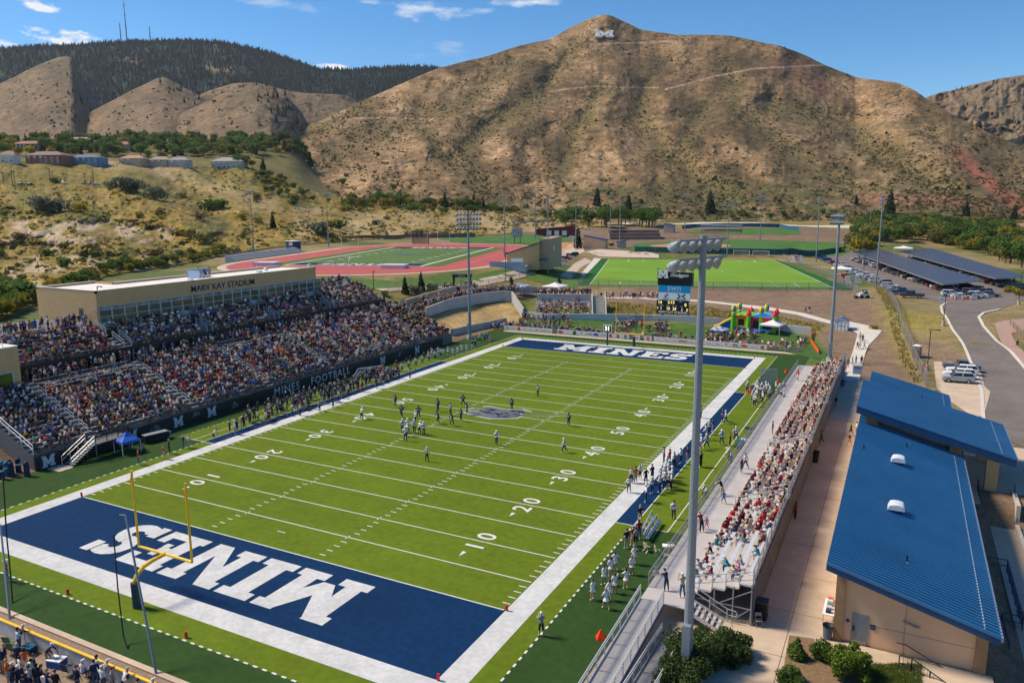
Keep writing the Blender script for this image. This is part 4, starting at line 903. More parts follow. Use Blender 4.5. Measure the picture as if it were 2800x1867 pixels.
def ribroof(parent, x0, z0, x1, z1, y0, y1, th, pitch=.405, guard=True):
    mb = MB(); mb.hexa([(x0, y0, z0-.12), (x1, y0, z1-.12), (x1, y1, z1-.12), (x0, y1, z0-.12), (x0, y0, z0), (x1, y0, z1), (x1, y1, z1), (x0, y1, z0)])
    n = int((y1-y0)/pitch)
    for k in range(n+1):
        y = y0+.03+k*(y1-y0-.06)/n
        mb.hexa([(x0, y-.10, z0), (x1, y-.10, z1), (x1, y+.08, z1), (x0, y+.08, z0), (x0, y-.07, z0+.2), (x1, y-.07, z1+.2), (x1, y+.05, z1+.2), (x0, y+.05, z0+.2)])
    o = mb.build('roof', BLUE, parent)
    f = MB(); f.hexa([(x0, y0-.02, z0-th), (x1, y0-.02, z1-th), (x1, y0+.0, z1-th), (x0, y0+.0, z0-th), (x0, y0-.02, z0+.09), (x1, y0-.02, z1+.09), (x1, y0, z1+.09), (x0, y0, z0+.09)])
    f.box(x0-.03, x0-.002, y0, y1, z0-th, z0+.09); f.hexa([(x0, y1, z0-th), (x1, y1, z1-th), (x1, y1+.02, z1-th), (x0, y1+.02, z0-th), (x0, y1, z0+.09), (x1, y1, z1+.09), (x1, y1+.02, z1+.09), (x0, y1+.02, z0+.09)])
    f.build('fascia', BLUET, o)
    g = MB(); g.box(x1+.002, x1+.14, y0, y1, z1-.2, z1+.05); g.build('gutter', mat('gutter_metal', (.30, .36, .48), rough=.4, metal=.4), o)
    if guard:
        g = MB(); xg = x1-(x1-x0)*.085; zg = z1+(z0-z1)*.085
        g.beam((xg, y0+.3, zg+.14), (xg, y1-.3, zg+.14), .06, .05)
        for k in range(n): y = y0+.23+k*(y1-y0-.06)/n; g.box(xg-.12, xg+.02, y-.03, y+.03, zg+.02, zg+.13)
        g.build('snow_guard', ALU, o)
    return o
BA = thing('service_building', 'peach stucco building with a big blue ribbed roof in the near right corner', 'building', (0, 0, 0))
ra = ribroof(BA, 69.6, 5.85, 79.45, 3.22, 5.5, 44.6, .42)
zr = lambda x: 5.85-(x-69.6)*.267-.13
def wallx(mb, x0, x1, y0, y1, zb, ztop): mb.hexa([(x0, y0, zb), (x1, y0, zb), (x1, y1, zb), (x0, y1, zb), (x0, y0, ztop(x0)), (x1, y0, ztop(x1)), (x1, y1, ztop(x1)), (x0, y1, ztop(x0))])
mb = MB(); wallx(mb, 70.75, 78.35, 6.85, 43.4, -2.0, zr); mb.build('wall', STUC, BA)
for x0, x1 in ((70.2, 70.75), (78.35, 79.0)):
    for y in (6.6, 24, 41.9): mb = MB(); wallx(mb, x0, x1, y, y+(1.5 if x0 < 75 else 1.5), -2.0, zr); mb.build('pillar', BRICKD, BA)
mb = MB(); mb.box(74.4, 74.43, 6.83, 6.85, 0, 4.2); mb.box(71, 78.3, 6.835, 6.85, 1.52, 1.55); mb.build('wall_joint', mat('wall_joint', (.38, .25, .16)), BA)
mb = MB(); mb.box(71.3, 72.3, 6.8, 6.85, .02, 2.2); d_ = mb.build('door', GREYD, BA); MB().box(71.37, 71.47, 6.75, 6.8, .95, 1.3).build('handle', BLK, d_)
MB().box(71.35, 72.25, 6.78, 6.8, .05, .3).build('kick_plate', mat('kick_plate', (.34, .30, .27), metal=.4, rough=.4), d_)
for x0, x1, z0, z1, t_ in ((70.95, 71.13, 1.45, 1.65, 'i'), (72.42, 72.72, 1.3, 1.62, 'FAMILY')): s_ = MB().box(x0, x1, 6.8, 6.85, z0, z1).build('wall_sign', NAVY, BA); text('lettering', t_, .13 if len(t_) < 3 else .07, frame(((x0+x1)/2, 6.79, (z0+z1)/2), (1, 0, 0), (0, 0, 1)), WHT, s_)
mb = MB(); mb.beam((74.3, 6.8, 2.35), (74.9, 6.5, 2.35), .12, .12); mb.ell((75.0, 6.5, 2.33), (.3, .12, .08)); mb.build('wall_lamp', STEEL, BA)
for y in (31.7, 19.2):
    x = 73.5
    z = 5.85-(x-69.6)*.267; v = MB(); v.box(x-.45, x+.45, y-.2, y+.6, z-.2, z+.45); o = v.build('roof_vent', BLUET, BA)
    h = MB(); n = 9
    pr = [(-.62, .42)]+[(-.62+1.24*k/n, .52+.34*math.sin(math.pi*k/n)**.35) for k in range(1, n)]+[(.62, .42)]
    h.ext([(x+a_, y-.4, z+b_) for a_, b_ in pr], (0, 1.25, 0)); h.build('hood', mat('vent_white', (.70, .72, .74), rough=.4, metal=.1), o)
for x, y in ((74.3, 10.8), (70.5, 32.4), (74.2, 38.4)): z = 5.85-(x-69.6)*.267; o = MB().cyl((x, y, z), (x, y, z+.55), .06).build('roof_pipe', BLK, BA); MB().cyl((x, y, z), (x, y, z+.1), .18, .1).build('flashing', WHT, o)
BB = thing('concession_building', 'middle building with a tall blue ribbed roof over a brick arcade', 'building', (0, 0, 0))
ribroof(BB, 69.3, 7.75, 83.95, 3.95, 41.2, 54.3, .75)
zb_ = lambda x: 7.75-(x-69.3)*.2594-.13
mb = MB(); wallx(mb, 70.6, 78.6, 43.9, 53.6, 0, zb_); mb.build('wall', STUC, BB)
for x0, y0 in ((70.3, 42.2), (78.2, 42.2), (81.6, 42.6), (81.6, 52.6), (70.3, 52.6)): mb = MB(); wallx(mb, x0, x0+1.1, y0, y0+1.1, -.2, zb_); mb.build('pillar', BRICKD if x0 < 80 else BRICK, BB)
mb = MB(); mb.hexa([(70, 42.6, 6.3), (83, 42.6, 3.0), (83, 43, 3.0), (70, 43, 6.3), (70, 42.6, 7.2), (83, 42.6, 3.95), (83, 43, 3.95), (70, 43, 7.2)]); mb.build('beam', BRICKD, BB)
BC = thing('store_building', 'third blue ribbed roof building behind the other two', 'building', (0, 0, 0))
ribroof(BC, 69.9, 6.75, 79.0, 4.45, 54.6, 64.5, .4); zc_ = lambda x: 6.75-(x-69.9)*.2527-.13
mb = MB(); wallx(mb, 70.6, 78.3, 55.2, 63.8, 0, zc_); mb.build('wall', STUC, BC)
o = MB().cyl((75.8, 58, 5.2), (75.8, 58, 5.7), .07).build('roof_pipe', BLK, BC); MB().cyl((75.8, 58, 5.2), (75.8, 58, 5.32), .2, .1).build('flashing', WHT, o)
SP = thing('plaza_steps', 'wide concrete steps with a dark centre handrail beside the blue building', 'steps', (0, 0, 0))
mb = MB()
for k in range(10): mb.box(79.9, 84.0, 42.3-(k+1)*.36, 42.3-k*.36, -2.3, -.02-k*.2)
mb.build('step', CONCT, SP); MB().box(84.0, 84.35, 38.6, 43.6, -2.2, .25).box(84.0, 84.35, 20, 38.6, -2.2, -1.6).box(79.2, 79.9, 36, 42.3, -2.2, .03).build('side_wall', CONC, SP)
MB().box(79.42, 81.25, -5, 38.6, -2.3, -1.965).build('landing', CONCT, SP)
for x, mt in ((81.0, BLK), (84.15, NAVY)):
    mb = MB(); mb.beam((x, 43, 1.0), (x, 42.3, .95), .07, .07); mb.beam((x, 42.3, .95), (x, 38.6, -1.05), .07, .07)
    for t_ in (0, .5, 1): mb.beam((x, 42.3-3.7*t_, -2*t_), (x, 42.3-3.7*t_, .95-2*t_), .06, .06)
    mb.build('handrail', mt, SP)
AR = thing('areaway_railing', 'black picket railing round a sunken pit beside the blue roofed building', 'railing', (0, 0, 0))
railing('railing', [(80.0, 27.6, -1.95), (82.3, 27.6, -1.95), (82.3, 17.6, -1.95), (81.0, 17.6, -1.95), (81.0, 13.2, -1.95)], NAVY, 1.1, 2.2, parent=AR, picket=.2); MB().box(81.9, 82.2, 17.9, 27.4, -1.96, -1.75).build('kerb', CONC, AR)
SR = thing('stair_railing', 'dark picket stair railing descending beside the peach gable wall', 'railing', (0, 0, 0))
a_ = PYp(2448, 1785, 5.4); b_ = PYp(2560, 1867, 5.0)
railing('railing', [(74.2, 5.0, -.1), (74.9, 5.0, -.1), (79.0, 4.4, -2.1)], DKST, 1.05, 1.2, parent=SR, picket=.2)
mb = MB(); mb.path([(74.0, 6.4, 1.0), (74.5, 6.4, 1.0), (79.2, 6.4, -1.1)], .035); mb.build('handrail', DKST, SR)
# ================================================================ POLES, SIGNS, WALLS
def topz(x, y, z0, py):      # height at which a plumb line from (x, y) meets image row py
    lo, hi = z0, z0+900
    for _ in range(40):
        m_ = (lo+hi)/2; d = np.array([x, y, m_])-CP; c = CR @ d
        if c[2] > 0 and 933.5-F*c[1]/c[2] > py: lo = m_
        else: hi = m_
    return lo
def light_pole(label, x, y, z, top, aim, rows=2, n=6, wid=4.0, rowgap=1.05, r0=.3, r1=.17, group=None, base=True, dense=8):
    h = top-z; o = thing('floodlight_pole', label, 'light pole', (x, y, z), 0, group)
    MB().cyl((0, 0, 0), (0, 0, h), r0, r1, 12).build('pole', POLEM, o, smooth=False)
    if base: MB().cyl((0, 0, -.3), (0, 0, .8), r0*1.9, r0*1.9, 10).build('base', CONC, o)
    a = Vector((math.cos(aim), math.sin(aim), 0)); s = Vector((-a.y, a.x, 0))
    for k in range(rows):
        zz = h-.25-k*rowgap; bar = MB().beam(s*(-wid/2)+Vector((0, 0, zz)), s*(wid/2)+Vector((0, 0, zz)), .12, .12).build('crossarm', POLEM, o)
        for j in range(n):
            c = s*(-wid/2+.25+(wid-.5)*j/(n-1))+a*.3+Vector((0, 0, zz-.2)); d = (a*.8+Vector((0, 0, -.75))).normalized(); f = MB()
            rr = min(.35, wid/n*.48)
            f.cyl(c-d*.15, c+d*.18, rr*.35, rr*.9, dense); f.cyl(c+d*.18, c+d*.42, rr*.9, rr, dense, cap=False); f.ell(c-d*.2, rr*.42, 6, 4); f.cyl(c+d*.30, c+d*.31, rr*.86, rr*.86, dense)
            f.build('floodlight', LAMPM, bar)
    MB().box(-.25, .25, -r0-.35, -r0+.02, 1.6, 3.6).build('control_box', POLEM, o)
    return o
LAMPM = mat('lamp_housing', (.30, .34, .37), rough=.35, metal=.3, var=.15, scale=5)
x, y = G(1878, 1842); light_pole('big grey floodlight pole close to the camera beside the bleacher ramp', x, y, 0, topz(x, y, 0, 643), R_(160), 2, 6, 4.7, 1.05, .31, .19, dense=14)
x, y = G(1285, 928); light_pole('tall floodlight pole with four rows of lamps beyond the home stand corner', x, y, 0, topz(x, y, 0, 578), R_(-40), 4, 8, 5.6, 1.0, .36, .2)
x, y = G(2268, 990); light_pole('tall floodlight pole with two rows of lamps at the far end of the away bleachers', x, y, 0, topz(x, y, 0, 583), R_(-140), 2, 6, 3.6, 1.1, .34, .2)
for i, (bx, by, ty, lab, aim, rows, n, wd_) in enumerate([
    (899, 676, 528, 'floodlight pole behind the blue announcer hut of the track', -60, 2, 5, 3.2), (694, 690, 521, 'floodlight pole at the left bend of the running track', -60, 2, 5, 3.6),
    (1380, 703, 518, 'floodlight pole beside the field house terrace', -150, 3, 3, 1.6), (1464, 655, 528, 'thin floodlight pole behind the field house', -150, 2, 3, 2.0),
    (1498, 748, 537, 'floodlight pole on the lawn beside the diagonal row of cars', -160, 3, 3, 2.0), (1574, 682, 543, 'floodlight pole next to the round conifer at the lane', -160, 2, 3, 1.9),
    (1668, 655, 534, 'thin floodlight pole behind the small blue roofed kiosk', -120, 2, 3, 1.8), (1694, 679, 537, 'floodlight pole beside the ball field dugout', -120, 2, 3, 1.8),
    (1872, 637, 534, 'thin floodlight pole left of the softball grandstand', -90, 2, 6, 5.6), (1988, 700, 553, 'floodlight pole with wide lamp row at the ball field fence', -90, 2, 7, 8),
    (2078, 661, 536, 'floodlight pole behind the softball outfield', -90, 3, 6, 6), (2231, 716, 537, 'floodlight pole at the far corner of the soccer pitch', -170, 3, 3, 3.0),
    (2395, 787, 531, 'floodlight pole standing among the parked cars', -170, 3, 3, 3.0), (2378, 630, 551, 'distant floodlight pole behind the orange tree', -170, 2, 3, 2.6)]):
    x, y, z = RC(bx, by); light_pole(lab, x, y, z, topz(x, y, z, ty), R_(aim), rows, n, wd_, .95, .28, .15, base=False, dense=6)
def lamp_post(label, px, py, ty, arm=1.2, sg=1, base=1.0):
    x, y, z = RC(px, py); t = topz(x, y, z, ty)-z; o = thing('street_lamp', label, 'street lamp', (x, y, z))
    if base: MB().cyl((0, 0, -.2), (0, 0, base), .32, .32, 12).build('base', CONCT, o)
    MB().beam((0, 0, base), (0, 0, t), .14, .14).build('post', DKST, o); MB().beam((0, 0, t), (sg*arm, 0, t), .1, .1).box(sg*arm-.3, sg*arm+.3, -.2, .2, t-.1, t+.08).build('lamp_head', DKST, o)
lamp_post('dark lamp post with concrete foot beside the portable toilet', 2535, 1012, 901)
lamp_post('dark lamp post with concrete foot at the road bend by the white sign', 2579, 890, 800, .4)
lamp_post('dark lamp post with concrete foot at the right picture edge', 2785, 833, 745, .4)
lamp_post('thin dark lamp post in the car park left of the solar canopy', 2360, 765, 700, .3, base=0)
lamp_post('thin dark lamp post on the lawn below the running track', 1022, 795, 742, .3, base=0)
lamp_post('thin dark lamp post beside the lane below the field house', 1383, 769, 690, .3, base=0)
for i, (px, py, ty) in enumerate([(10, 508, 473), (34, 510, 469), (41, 507, 469), (136, 497, 463), (142, 492, 471), (175, 506, 476), (233, 504, 476), (255, 510, 469)]):
    q = on_hill(0, px, py); t = topz(q[0], q[1], q[2], ty)-q[2]; o = thing('street_lamp', 'thin dark lamp post at the hilltop parking, %s along the row from the left' % ('first second third fourth fifth sixth seventh eighth'.split()[i]), 'street lamp', q)
    MB().beam((0, 0, 0), (0, 0, t), .3, .3).build('post', DKST, o); MB().box(-1.2, .6, -.4, .4, t-.1, t+.3).build('lamp_head', DKST, o)
def goal_post(label, y, s):
    o = thing('goal_post', label, 'goal post', (24.3, y, 0)); x0, x1 = -3.0, 2.95
    MB().cyl((0, 0, 0), (0, 0, 2.0), .30, .30, 12).build('pad', mat('pad_grey', (.035, .06, .075), rough=.6), o)
    mb = MB(); pts = [(0, 0, 1.9), (0, 0, 2.1), (0, s*.25, 2.5), (0, s*.8, 2.85), (0, s*1.6, 3.0), (0, s*2.7, 3.05)]; mb.path(pts, .15, 8); mb.build('gooseneck', YEL, o)
    MB().cyl((x0, s*2.7, 3.05), (x1, s*2.7, 3.05), .11, .11, 8).build('crossbar', YEL, o)
    for x in (x0, x1):
        u = MB().cyl((x, s*2.7, 3.0), (x, s*2.7, 9.2), .085, .085, 8).build('upright', YEL, o)
        if s > 0 or x > 0: MB().add([(x-.04, s*2.7, 9.1), (x-.35, s*2.7, 8.2), (x-.1, s*2.7, 8.0)], [(0, 1, 2)]).add([(x-.04, s*2.71, 9.1), (x-.35, s*2.71, 8.2), (x-.1, s*2.71, 8.0)], [(2, 1, 0)]).build('ribbon', ORG, u)
goal_post('yellow goal post with grey padded base at the near end zone', -11.8, 1); goal_post('yellow goal post with green padded base at the far end zone', 103.2, -1)
for i, (x, y, lab) in enumerate([(0,0,'left near goal line corner'),(FW,0,'right near goal line corner'),(FW,-EZ,'right near end line corner'),(0,FL,'left far goal line corner'),(FW,FL,'right far goal line corner'),(0,FL+EZ,'left far end line corner'),(FW,FL+EZ,'right far end line corner'),(17.9,-12.95,'dashed line left of the near goal post'),(30.9,-12.95,'dashed line right of the near goal post'),(18.5,104.6,'dashed line left of the far goal post'),(31,104.6,'dashed line right of the far goal post')]):
    o = MB().box(-.07, .07, -.07, .07, 0, .46).build('pylon', REDP); o.location = (x+(.1 if x > 40 else -.1 if x < 1 else 0), y, .02); tag(o, 'red foam pylon at the '+lab, 'pylon', 'red pylons round the football field')
NETM = mat('net_black', (.02, .03, .02), rough=.8, alpha=.16)
for px, py, qx, qy, yy, lab in ((428, 1845, 343, 1407, -16.9, 'leaning grey net pole in front of the near goal post'), (27, 1692, 1, 1434, -17.0, 'leaning grey net pole at the left picture edge')):
    x, y = G(px, py); a = Vector((x, y, 0)); b = Vector(PYp(qx, qy, -14.6)); o = thing('net_pole', lab, 'pole', a)
    MB().cyl((0, 0, 0), b-a, .085, .065, 10).build('pole', POLEM, o); MB().beam(b-a, b-a+Vector((-.9, .2, -.25)), .05, .05).build('arm', STEEL, o)
rp = MB(); P3 = [PYp(311, 1462, -13.5), PYp(322, 1605, -14.5), PYp(338, 1740, -15.3), PYp(355, 1790, -15.8), PYp(380, 1812, -16.2)]; rp.path(P3, .05, 5); tag(rp.build('rope', BLK), 'slack black net rope hanging in front of the near end zone', 'rope')
rp = MB(); P3 = [PYp(8, 1300, -12.0), PYp(18, 1460, -13.5), PYp(28, 1560, -14.6), PYp(36, 1665, -15.8)]; rp.path(P3, .06, 5); tag(rp.build('rope', BLK), 'dark hanging net rope at the left picture edge', 'rope')
fn = thing('outfield_fence', 'concrete-panelled fence with a fat yellow cap behind the near end zone', 'fence', (0, 0, 0))
cap = MB(); fy = -18.35
cap.cyl((10, fy, 1.1), (42, fy, 1.1), .10, .10, 10); cap.build('cap_rail', YEL, fn)
for k in range(9): MB().beam((11+k*3.6, fy, 0), (11+k*3.6, fy, 1.08), .07, .07).build('post', DKST, fn)
MB().box(10, 42, fy-.03, fy+.03, .05, 1.0).build('panel', mat('fence_panel', (.52, .53, .54), rough=.8, var=.12, scale=1.5), fn)
def sb(px, py, y=129.0): return PYp(px, py, y)
BD = thing('scoreboard', 'tall video scoreboard on two blue posts behind the far end zone', 'scoreboard', (0, 0, 0)); sy = 129.0
L0, R0 = sb(1799, 750)[0], sb(1893, 750)[0]; zt, z1, z2, z3, z4, z5 = sb(1845, 745)[2], sb(1845, 781)[2], sb(1845, 801)[2], sb(1845, 821)[2], sb(1845, 859)[2], sb(1845, 890)[2]
LL, RR = sb(1801, 790)[0], sb(1887, 790)[0]
MB().box(L0, R0, sy, sy+1.6, z1, zt).build('video_screen', mat('screen_black', (.008, .010, .018), rough=.35), BD)
zh = zt-(zt-z1)*.42; MB().box(L0, R0, sy-.12, sy-.0, zh, zt+.05).build('header', BLK, BD)
o = MB().box(LL, RR, sy, sy+.5, z2, z1).build('sponsor_panel', mat('cyan_panel', (.0, .30, .62), rough=.5, var=.02), BD)
text('lettering', 'swn', 2.0, frame(((LL+RR)/2, sy-.03, (z1+z2)/2+.3), (1, 0, 0), (0, 0, 1)), mat('pale_cyan', (.62, .82, .90)), o, bold=-.01, space=1.05)
text('lettering', 'SOUTHWESTERN ENERGY', .28, frame(((LL+RR)/2, sy-.03, z2+.22), (1, 0, 0), (0, 0, 1)), MATS['pale_cyan'], o)
o = MB().box(LL, RR, sy, sy+.5, z3, z2).build('sponsor_panel', mat('panel_white', (.78, .80, .82), var=.02), BD); zc = (z2+z3)/2+.15
cx = LL+(RR-LL)*.25
f = MB(); D_ = lambda a, b, c=cx, k=.36: [(c+(a_*.707-b_*.707)*k, sy-.03, zc+(a_*.707+b_*.707)*k) for a_, b_ in ((a, b), (a+1.5, b), (a+1.5, b+1.5), (a, b+1.5))]
f.add(D_(.1, -.75), [(0, 1, 2, 3)]); f.build('logo_tile', mat('logo_red', (.65, .02, .05)), o); f = MB(); f.add(D_(-1.6, -.75), [(0, 1, 2, 3)]); f.build('logo_tile', mat('logo_blue', (.01, .15, .45)), o)
f = MB()
for a_, b_ in ((.85, 0), (-1.15, .3), (-.6, -.3)): f.cyl((cx+(a_-b_)*.707*.36, sy-.035, zc+(a_+b_)*.707*.36), (cx+(a_-b_)*.707*.36, sy-.045, zc+(a_+b_)*.707*.36), .09, .09, 10)
f.build('logo_dots', WHT, o); text('lettering', "Domino's", .38, frame((cx, sy-.03, z3+.28), (1, 0, 0), (0, 0, 1)), mat('logo_navy', (.02, .10, .35)), o, bold=.01)
cx = LL+(RR-LL)*.73; f = MB()
for s_ in (-1, 1):
    for v_ in (-1, 1):
        q = [(.12, .0), (.55, .12), (.75, .62), (.28, .30)] ; q2 = [(s_*(.95-a_*1.0)+0, v_*(b_)) for a_, b_ in ((.45, .05), (.80, .05), (.20, .62), (-.05, .55), (.12, .30))]
        f.add([(cx+a_, sy-.03, zc+b_) for a_, b_ in q2], [tuple(range(5)) if s_*v_ > 0 else tuple(range(4, -1, -1))])
f.box(cx-.5, cx+.5, sy-.035, sy-.03, zc-.07, zc+.07); f.build('logo_mark', BLK, o); text('lettering', 'UNDER ARMOUR', .30, frame((cx, sy-.03, z3+.26), (1, 0, 0), (0, 0, 1)), BLK, o, bold=.01)
o = MB().box(LL-.35, RR-.25, sy-.1, sy+.5, z4, z3).build('led_panel', mat('led_black', (.012, .013, .02), rough=.5), BD); LEDY = mat('led_yellow', (1.0, .80, .22), emit=.75); Wd = RR-LL; Hh = z3-z4
for fx, fz, t_, s_ in ((.10, .80, '14', .95), (.46, .84, '2:12', .95), (.92, .70, '0', 1.05), (.14, .38, '1', .85), (.37, .38, '10', .9), (.57, .36, '39', .9), (.81, .34, '1', .85), (.97, .34, '3', .85), (.03, .40, '3', .6)):
    text('digit', t_, s_, frame((LL-.3+Wd*fx, sy-.14, z4+Hh*fz), (1, 0, 0), (0, 0, 1)), LEDY, o, bold=.02)
for fx, fz, t_ in ((.06, .96, 'MINES'), (.76, .92, 'CMU'), (.14, .58, 'DOWN'), (.36, .58, 'TO GO'), (.57, .57, 'BALL ON'), (.80, .56, 'QTR'), (.30, .97, '<>')): text('caption', t_, .3, frame((LL-.3+Wd*fx, sy-.14, z4+Hh*fz), (1, 0, 0), (0, 0, 1)), WHT, o, bold=.008)
text('lettering', 'MARV KAY STADIUM', .74, frame(((LL+RR)/2-.15, sy-.14, z4+.42), (1, 0, 0), (0, 0, 1)), WHT, o, bold=.022)
text('lettering', 'Orediggers', 1.05, frame(((L0+R0)/2+1.0, sy-.16, (zh+zt)/2), (1, .0, 0), (0, 0, 1)), WHT, BD, bold=.015, shear=.35, space=.92)
zm0, zm1 = sb(1815, 760)[2], sb(1815, 736)[2]; hm = zm1-zm0; xm = sb(1800, 750)[0]
for sc, mt, dy in ((1.14, BLK, -.2), (1, WHT, -.26)):
    f = MB(); cx_ = xm+hm*.6; cz_ = (zm0+zm1)/2
    for j, pg in enumerate(slab('M', 1.25)):
        q = [(cx_+(a_-.625)*hm*sc, sy+dy-j*.002, cz_+(b_-.5)*hm*sc) for a_, b_ in pg]; f.ext(q, (0, .05, 0))
    f.build('letter_sign', mt, BD)
for px in (1809, 1877): x = sb(px, 880)[0]; MB().cyl((x, sy+.3, 0), (x, sy+.3, z4+.2), .52, .52, 14).build('post', mat('post_blue', (.07, .17, .30), rough=.5, var=.15), BD)
CK = thing('play_clock', 'square black play clock reading 31 on a short post behind the far end line', 'clock', G(1660, 945)+(0,)); yk = G(1660, 945)[1]
a_, b_ = PYp(1648, 888, yk), PYp(1671, 909, yk); w2 = (b_[0]-a_[0])/2; zc = (a_[2]+b_[2])/2; h2 = (a_[2]-b_[2])/2
MB().box(-w2, w2, 0, .3, zc-h2, zc+h2).build('case', WHT, CK); MB().box(-w2*.84, w2*.84, -.02, 0, zc-h2*.84, zc+h2*.84).build('screen', BLK, CK); text('digit', '31', h2*1.55, frame((0, -.04, zc), (1, 0, 0), (0, 0, 1)), mat('led_white', (1, .95, .70), emit=.9), CK, bold=.05); MB().beam((0, .15, 0), (0, .15, zc-h2), .25, .25).build('post', NAVY, CK)
def wall(label, line, h, th, mt=WALLC, px=True, z0=None, capm=None, name='retaining_wall'):
    P = [RC(a, b) for a, b in line] if px else [(a, b, H(a, b)) for a, b in line]
    mb = MB(); o = thing(name, label, 'wall', (0, 0, 0))
    for p, q in zip(P[:-1], P[1:]):
        p = Vector(p); q = Vector(q); d = (q-p); d.z = 0; n = Vector((-d.y, d.x, 0)).normalized()*th/2; hp = h if not callable(h) else h(p); hq = h if not callable(h) else h(q)
        lo = Vector((0, 0, -1.5)); mb.hexa([p-n+lo, q-n+lo, q+n+lo, p+n+lo, p-n+Vector((0, 0, hp)), q-n+Vector((0, 0, hq)), q+n+Vector((0, 0, hq)), p+n+Vector((0, 0, hp))])
    mb.build('wall', mt, o); return o, P
NW, NP = wall('long curved white concrete wall with blue lettering behind the far grass bank', [(1430,868),(1500,876),(1632,875),(1760,878),(1888,882),(2000,891),(2100,901),(2160,908),(2217,915)], 1.55, .35, mat('wall_white', (.58, .56, .53), var=.08, scale=.5))
def wtext(body, size, pa, pb, z, t=.5):
    a, b = Vector(pa), Vector(pb); d = (b-a); d.z = 0; d.normalize(); m_ = a.lerp(b, t); n = Vector((d.y, -d.x, 0)); text('lettering', body, size, frame((m_.x+n.x*.2, m_.y+n.y*.2, m_.z+z), d, (0, 0, 1)), mat('wall_letter_blue', (.05, .16, .28)), NW, bold=.012)
wtext('Established 1893', .62, NP[3], NP[3] and NP[2], 1.15) if False else None
A_, B_ = Vector(NP[2]), Vector(NP[4])
wtext('Established 1893', .62, A_, B_, 1.12, .5); wtext('"The Oldest Football Field West of the Mississippi"', .60, A_, B_, .5, .5)
wtext('RMC Champions', .6, NP[5], NP[6], 1.1, .35); wtext('RMAC Champions', .6, NP[5], NP[6], .5, .35)
wall('curved grey retaining wall under the standing crowd at the left far corner', [(1165,866),(1230,845),(1300,831),(1370,822),(1400,824),(1432,872)], lambda p: 2.6 if p.x > -28 else 2.2, .4)
wall('low curved grey wall running along the foot of the straw bank', [(1232,918),(1290,905),(1340,895),(1385,885)], 1.5, .3)
wall('grey retaining wall below the gate ramp', [(1110,835),(1180,813),(1240,797),(1306,790)], 1.4, .35, CONCT)
wall('short pale wall behind the standing crowd', [(1248,812),(1300,806),(1343,800)], 1.6, .4)
wall('pale wall with blue tent in front behind the terrace crowd', [(1400,800),(1500,800),(1545,806)], 1.6, .4)
TE = thing('seating_terrace', 'concrete seating terrace filled with spectators at the far left corner', 'terrace', (0, 0, 0))
tA = Vector(RC(1462, 868)); tB = Vector(RC(1616, 862)); du = (tB-tA); du.z = 0; LT = du.length; du.normalize(); dv = Vector((-du.y, du.x, 0)); tz = tA.z+.4
for k in range(7):
    a = tA+dv*(k*1.25); mb = MB(); lo = -2-tz; q = [a, a+du*LT, a+du*LT+dv*1.25, a+dv*1.25]
    mb.hexa([Vector((p.x, p.y, -1)) for p in q]+[Vector((p.x, p.y, tz+k*.42)) for p in q]); mb.build('step', WALLC, TE)
a = tA+dv*8.75; q = [a, a+du*LT, a+du*LT+dv*.4, a+dv*.4]; MB().hexa([Vector((p.x, p.y, -1)) for p in q]+[Vector((p.x, p.y, tz+4.3)) for p in q]).build('back_wall', WALLC, TE)
q = [a+dv*.4, a+du*LT+dv*.4, a+du*LT+dv*7, a+dv*7]; MB().hexa([Vector((p.x, p.y, -1)) for p in q]+[Vector((p.x, p.y, tz+4.1)) for p in q]).build('upper_floor', CONCT, TE)
a2 = a+Vector((0, 0, 0)); railing('railing', [(a.x, a.y, tz+4.3), tuple((a+du*LT).xy)+(tz+4.3,)], BLK, 1.0, 2.4, parent=TE)
q0 = tA+du*(LT+.2); mb = MB()
for k in range(14): q = [q0+dv*(k*.62), q0+du*3.2+dv*(k*.62), q0+du*3.2+dv*(k*.62+.62), q0+dv*(k*.62+.62)]; mb.hexa([Vector((p.x, p.y, -1)) for p in q]+[Vector((p.x, p.y, tz-.3+k*.32)) for p in q])
mb.build('stair', CONC, TE)
for s_ in (0, 3.3): q = [q0+du*s_, q0+du*(s_+.3), q0+du*(s_+.3)+dv*8.8, q0+du*s_+dv*8.8]; MB().hexa([Vector((p.x, p.y, -1)) for p in q]+[Vector((q[0].x, q[0].y, tz+.5)), Vector((q[1].x, q[1].y, tz+.5)), Vector((q[2].x, q[2].y, tz+4.9)), Vector((q[3].x, q[3].y, tz+4.9))]).build('side_wall', WALLC, TE)
TERR_A, TERR_U, TERR_V, TERR_L, TERR_Z = tA, du, dv, LT, tz
cols = {'w': (.72,.70,.68)}
BF = thing('chain_fence', 'low chain-link fence carrying the row of white sponsor banners at the far end', 'fence', (0, 0, 0))
railing('railing', [(-13.5, 110.6, .0), (56, 110.6, .0)], STEEL, 1.05, 3, parent=BF, mesh=MESHF)
bw = mat('banner_white', (.68, .66, .64), rough=.6, var=.05)
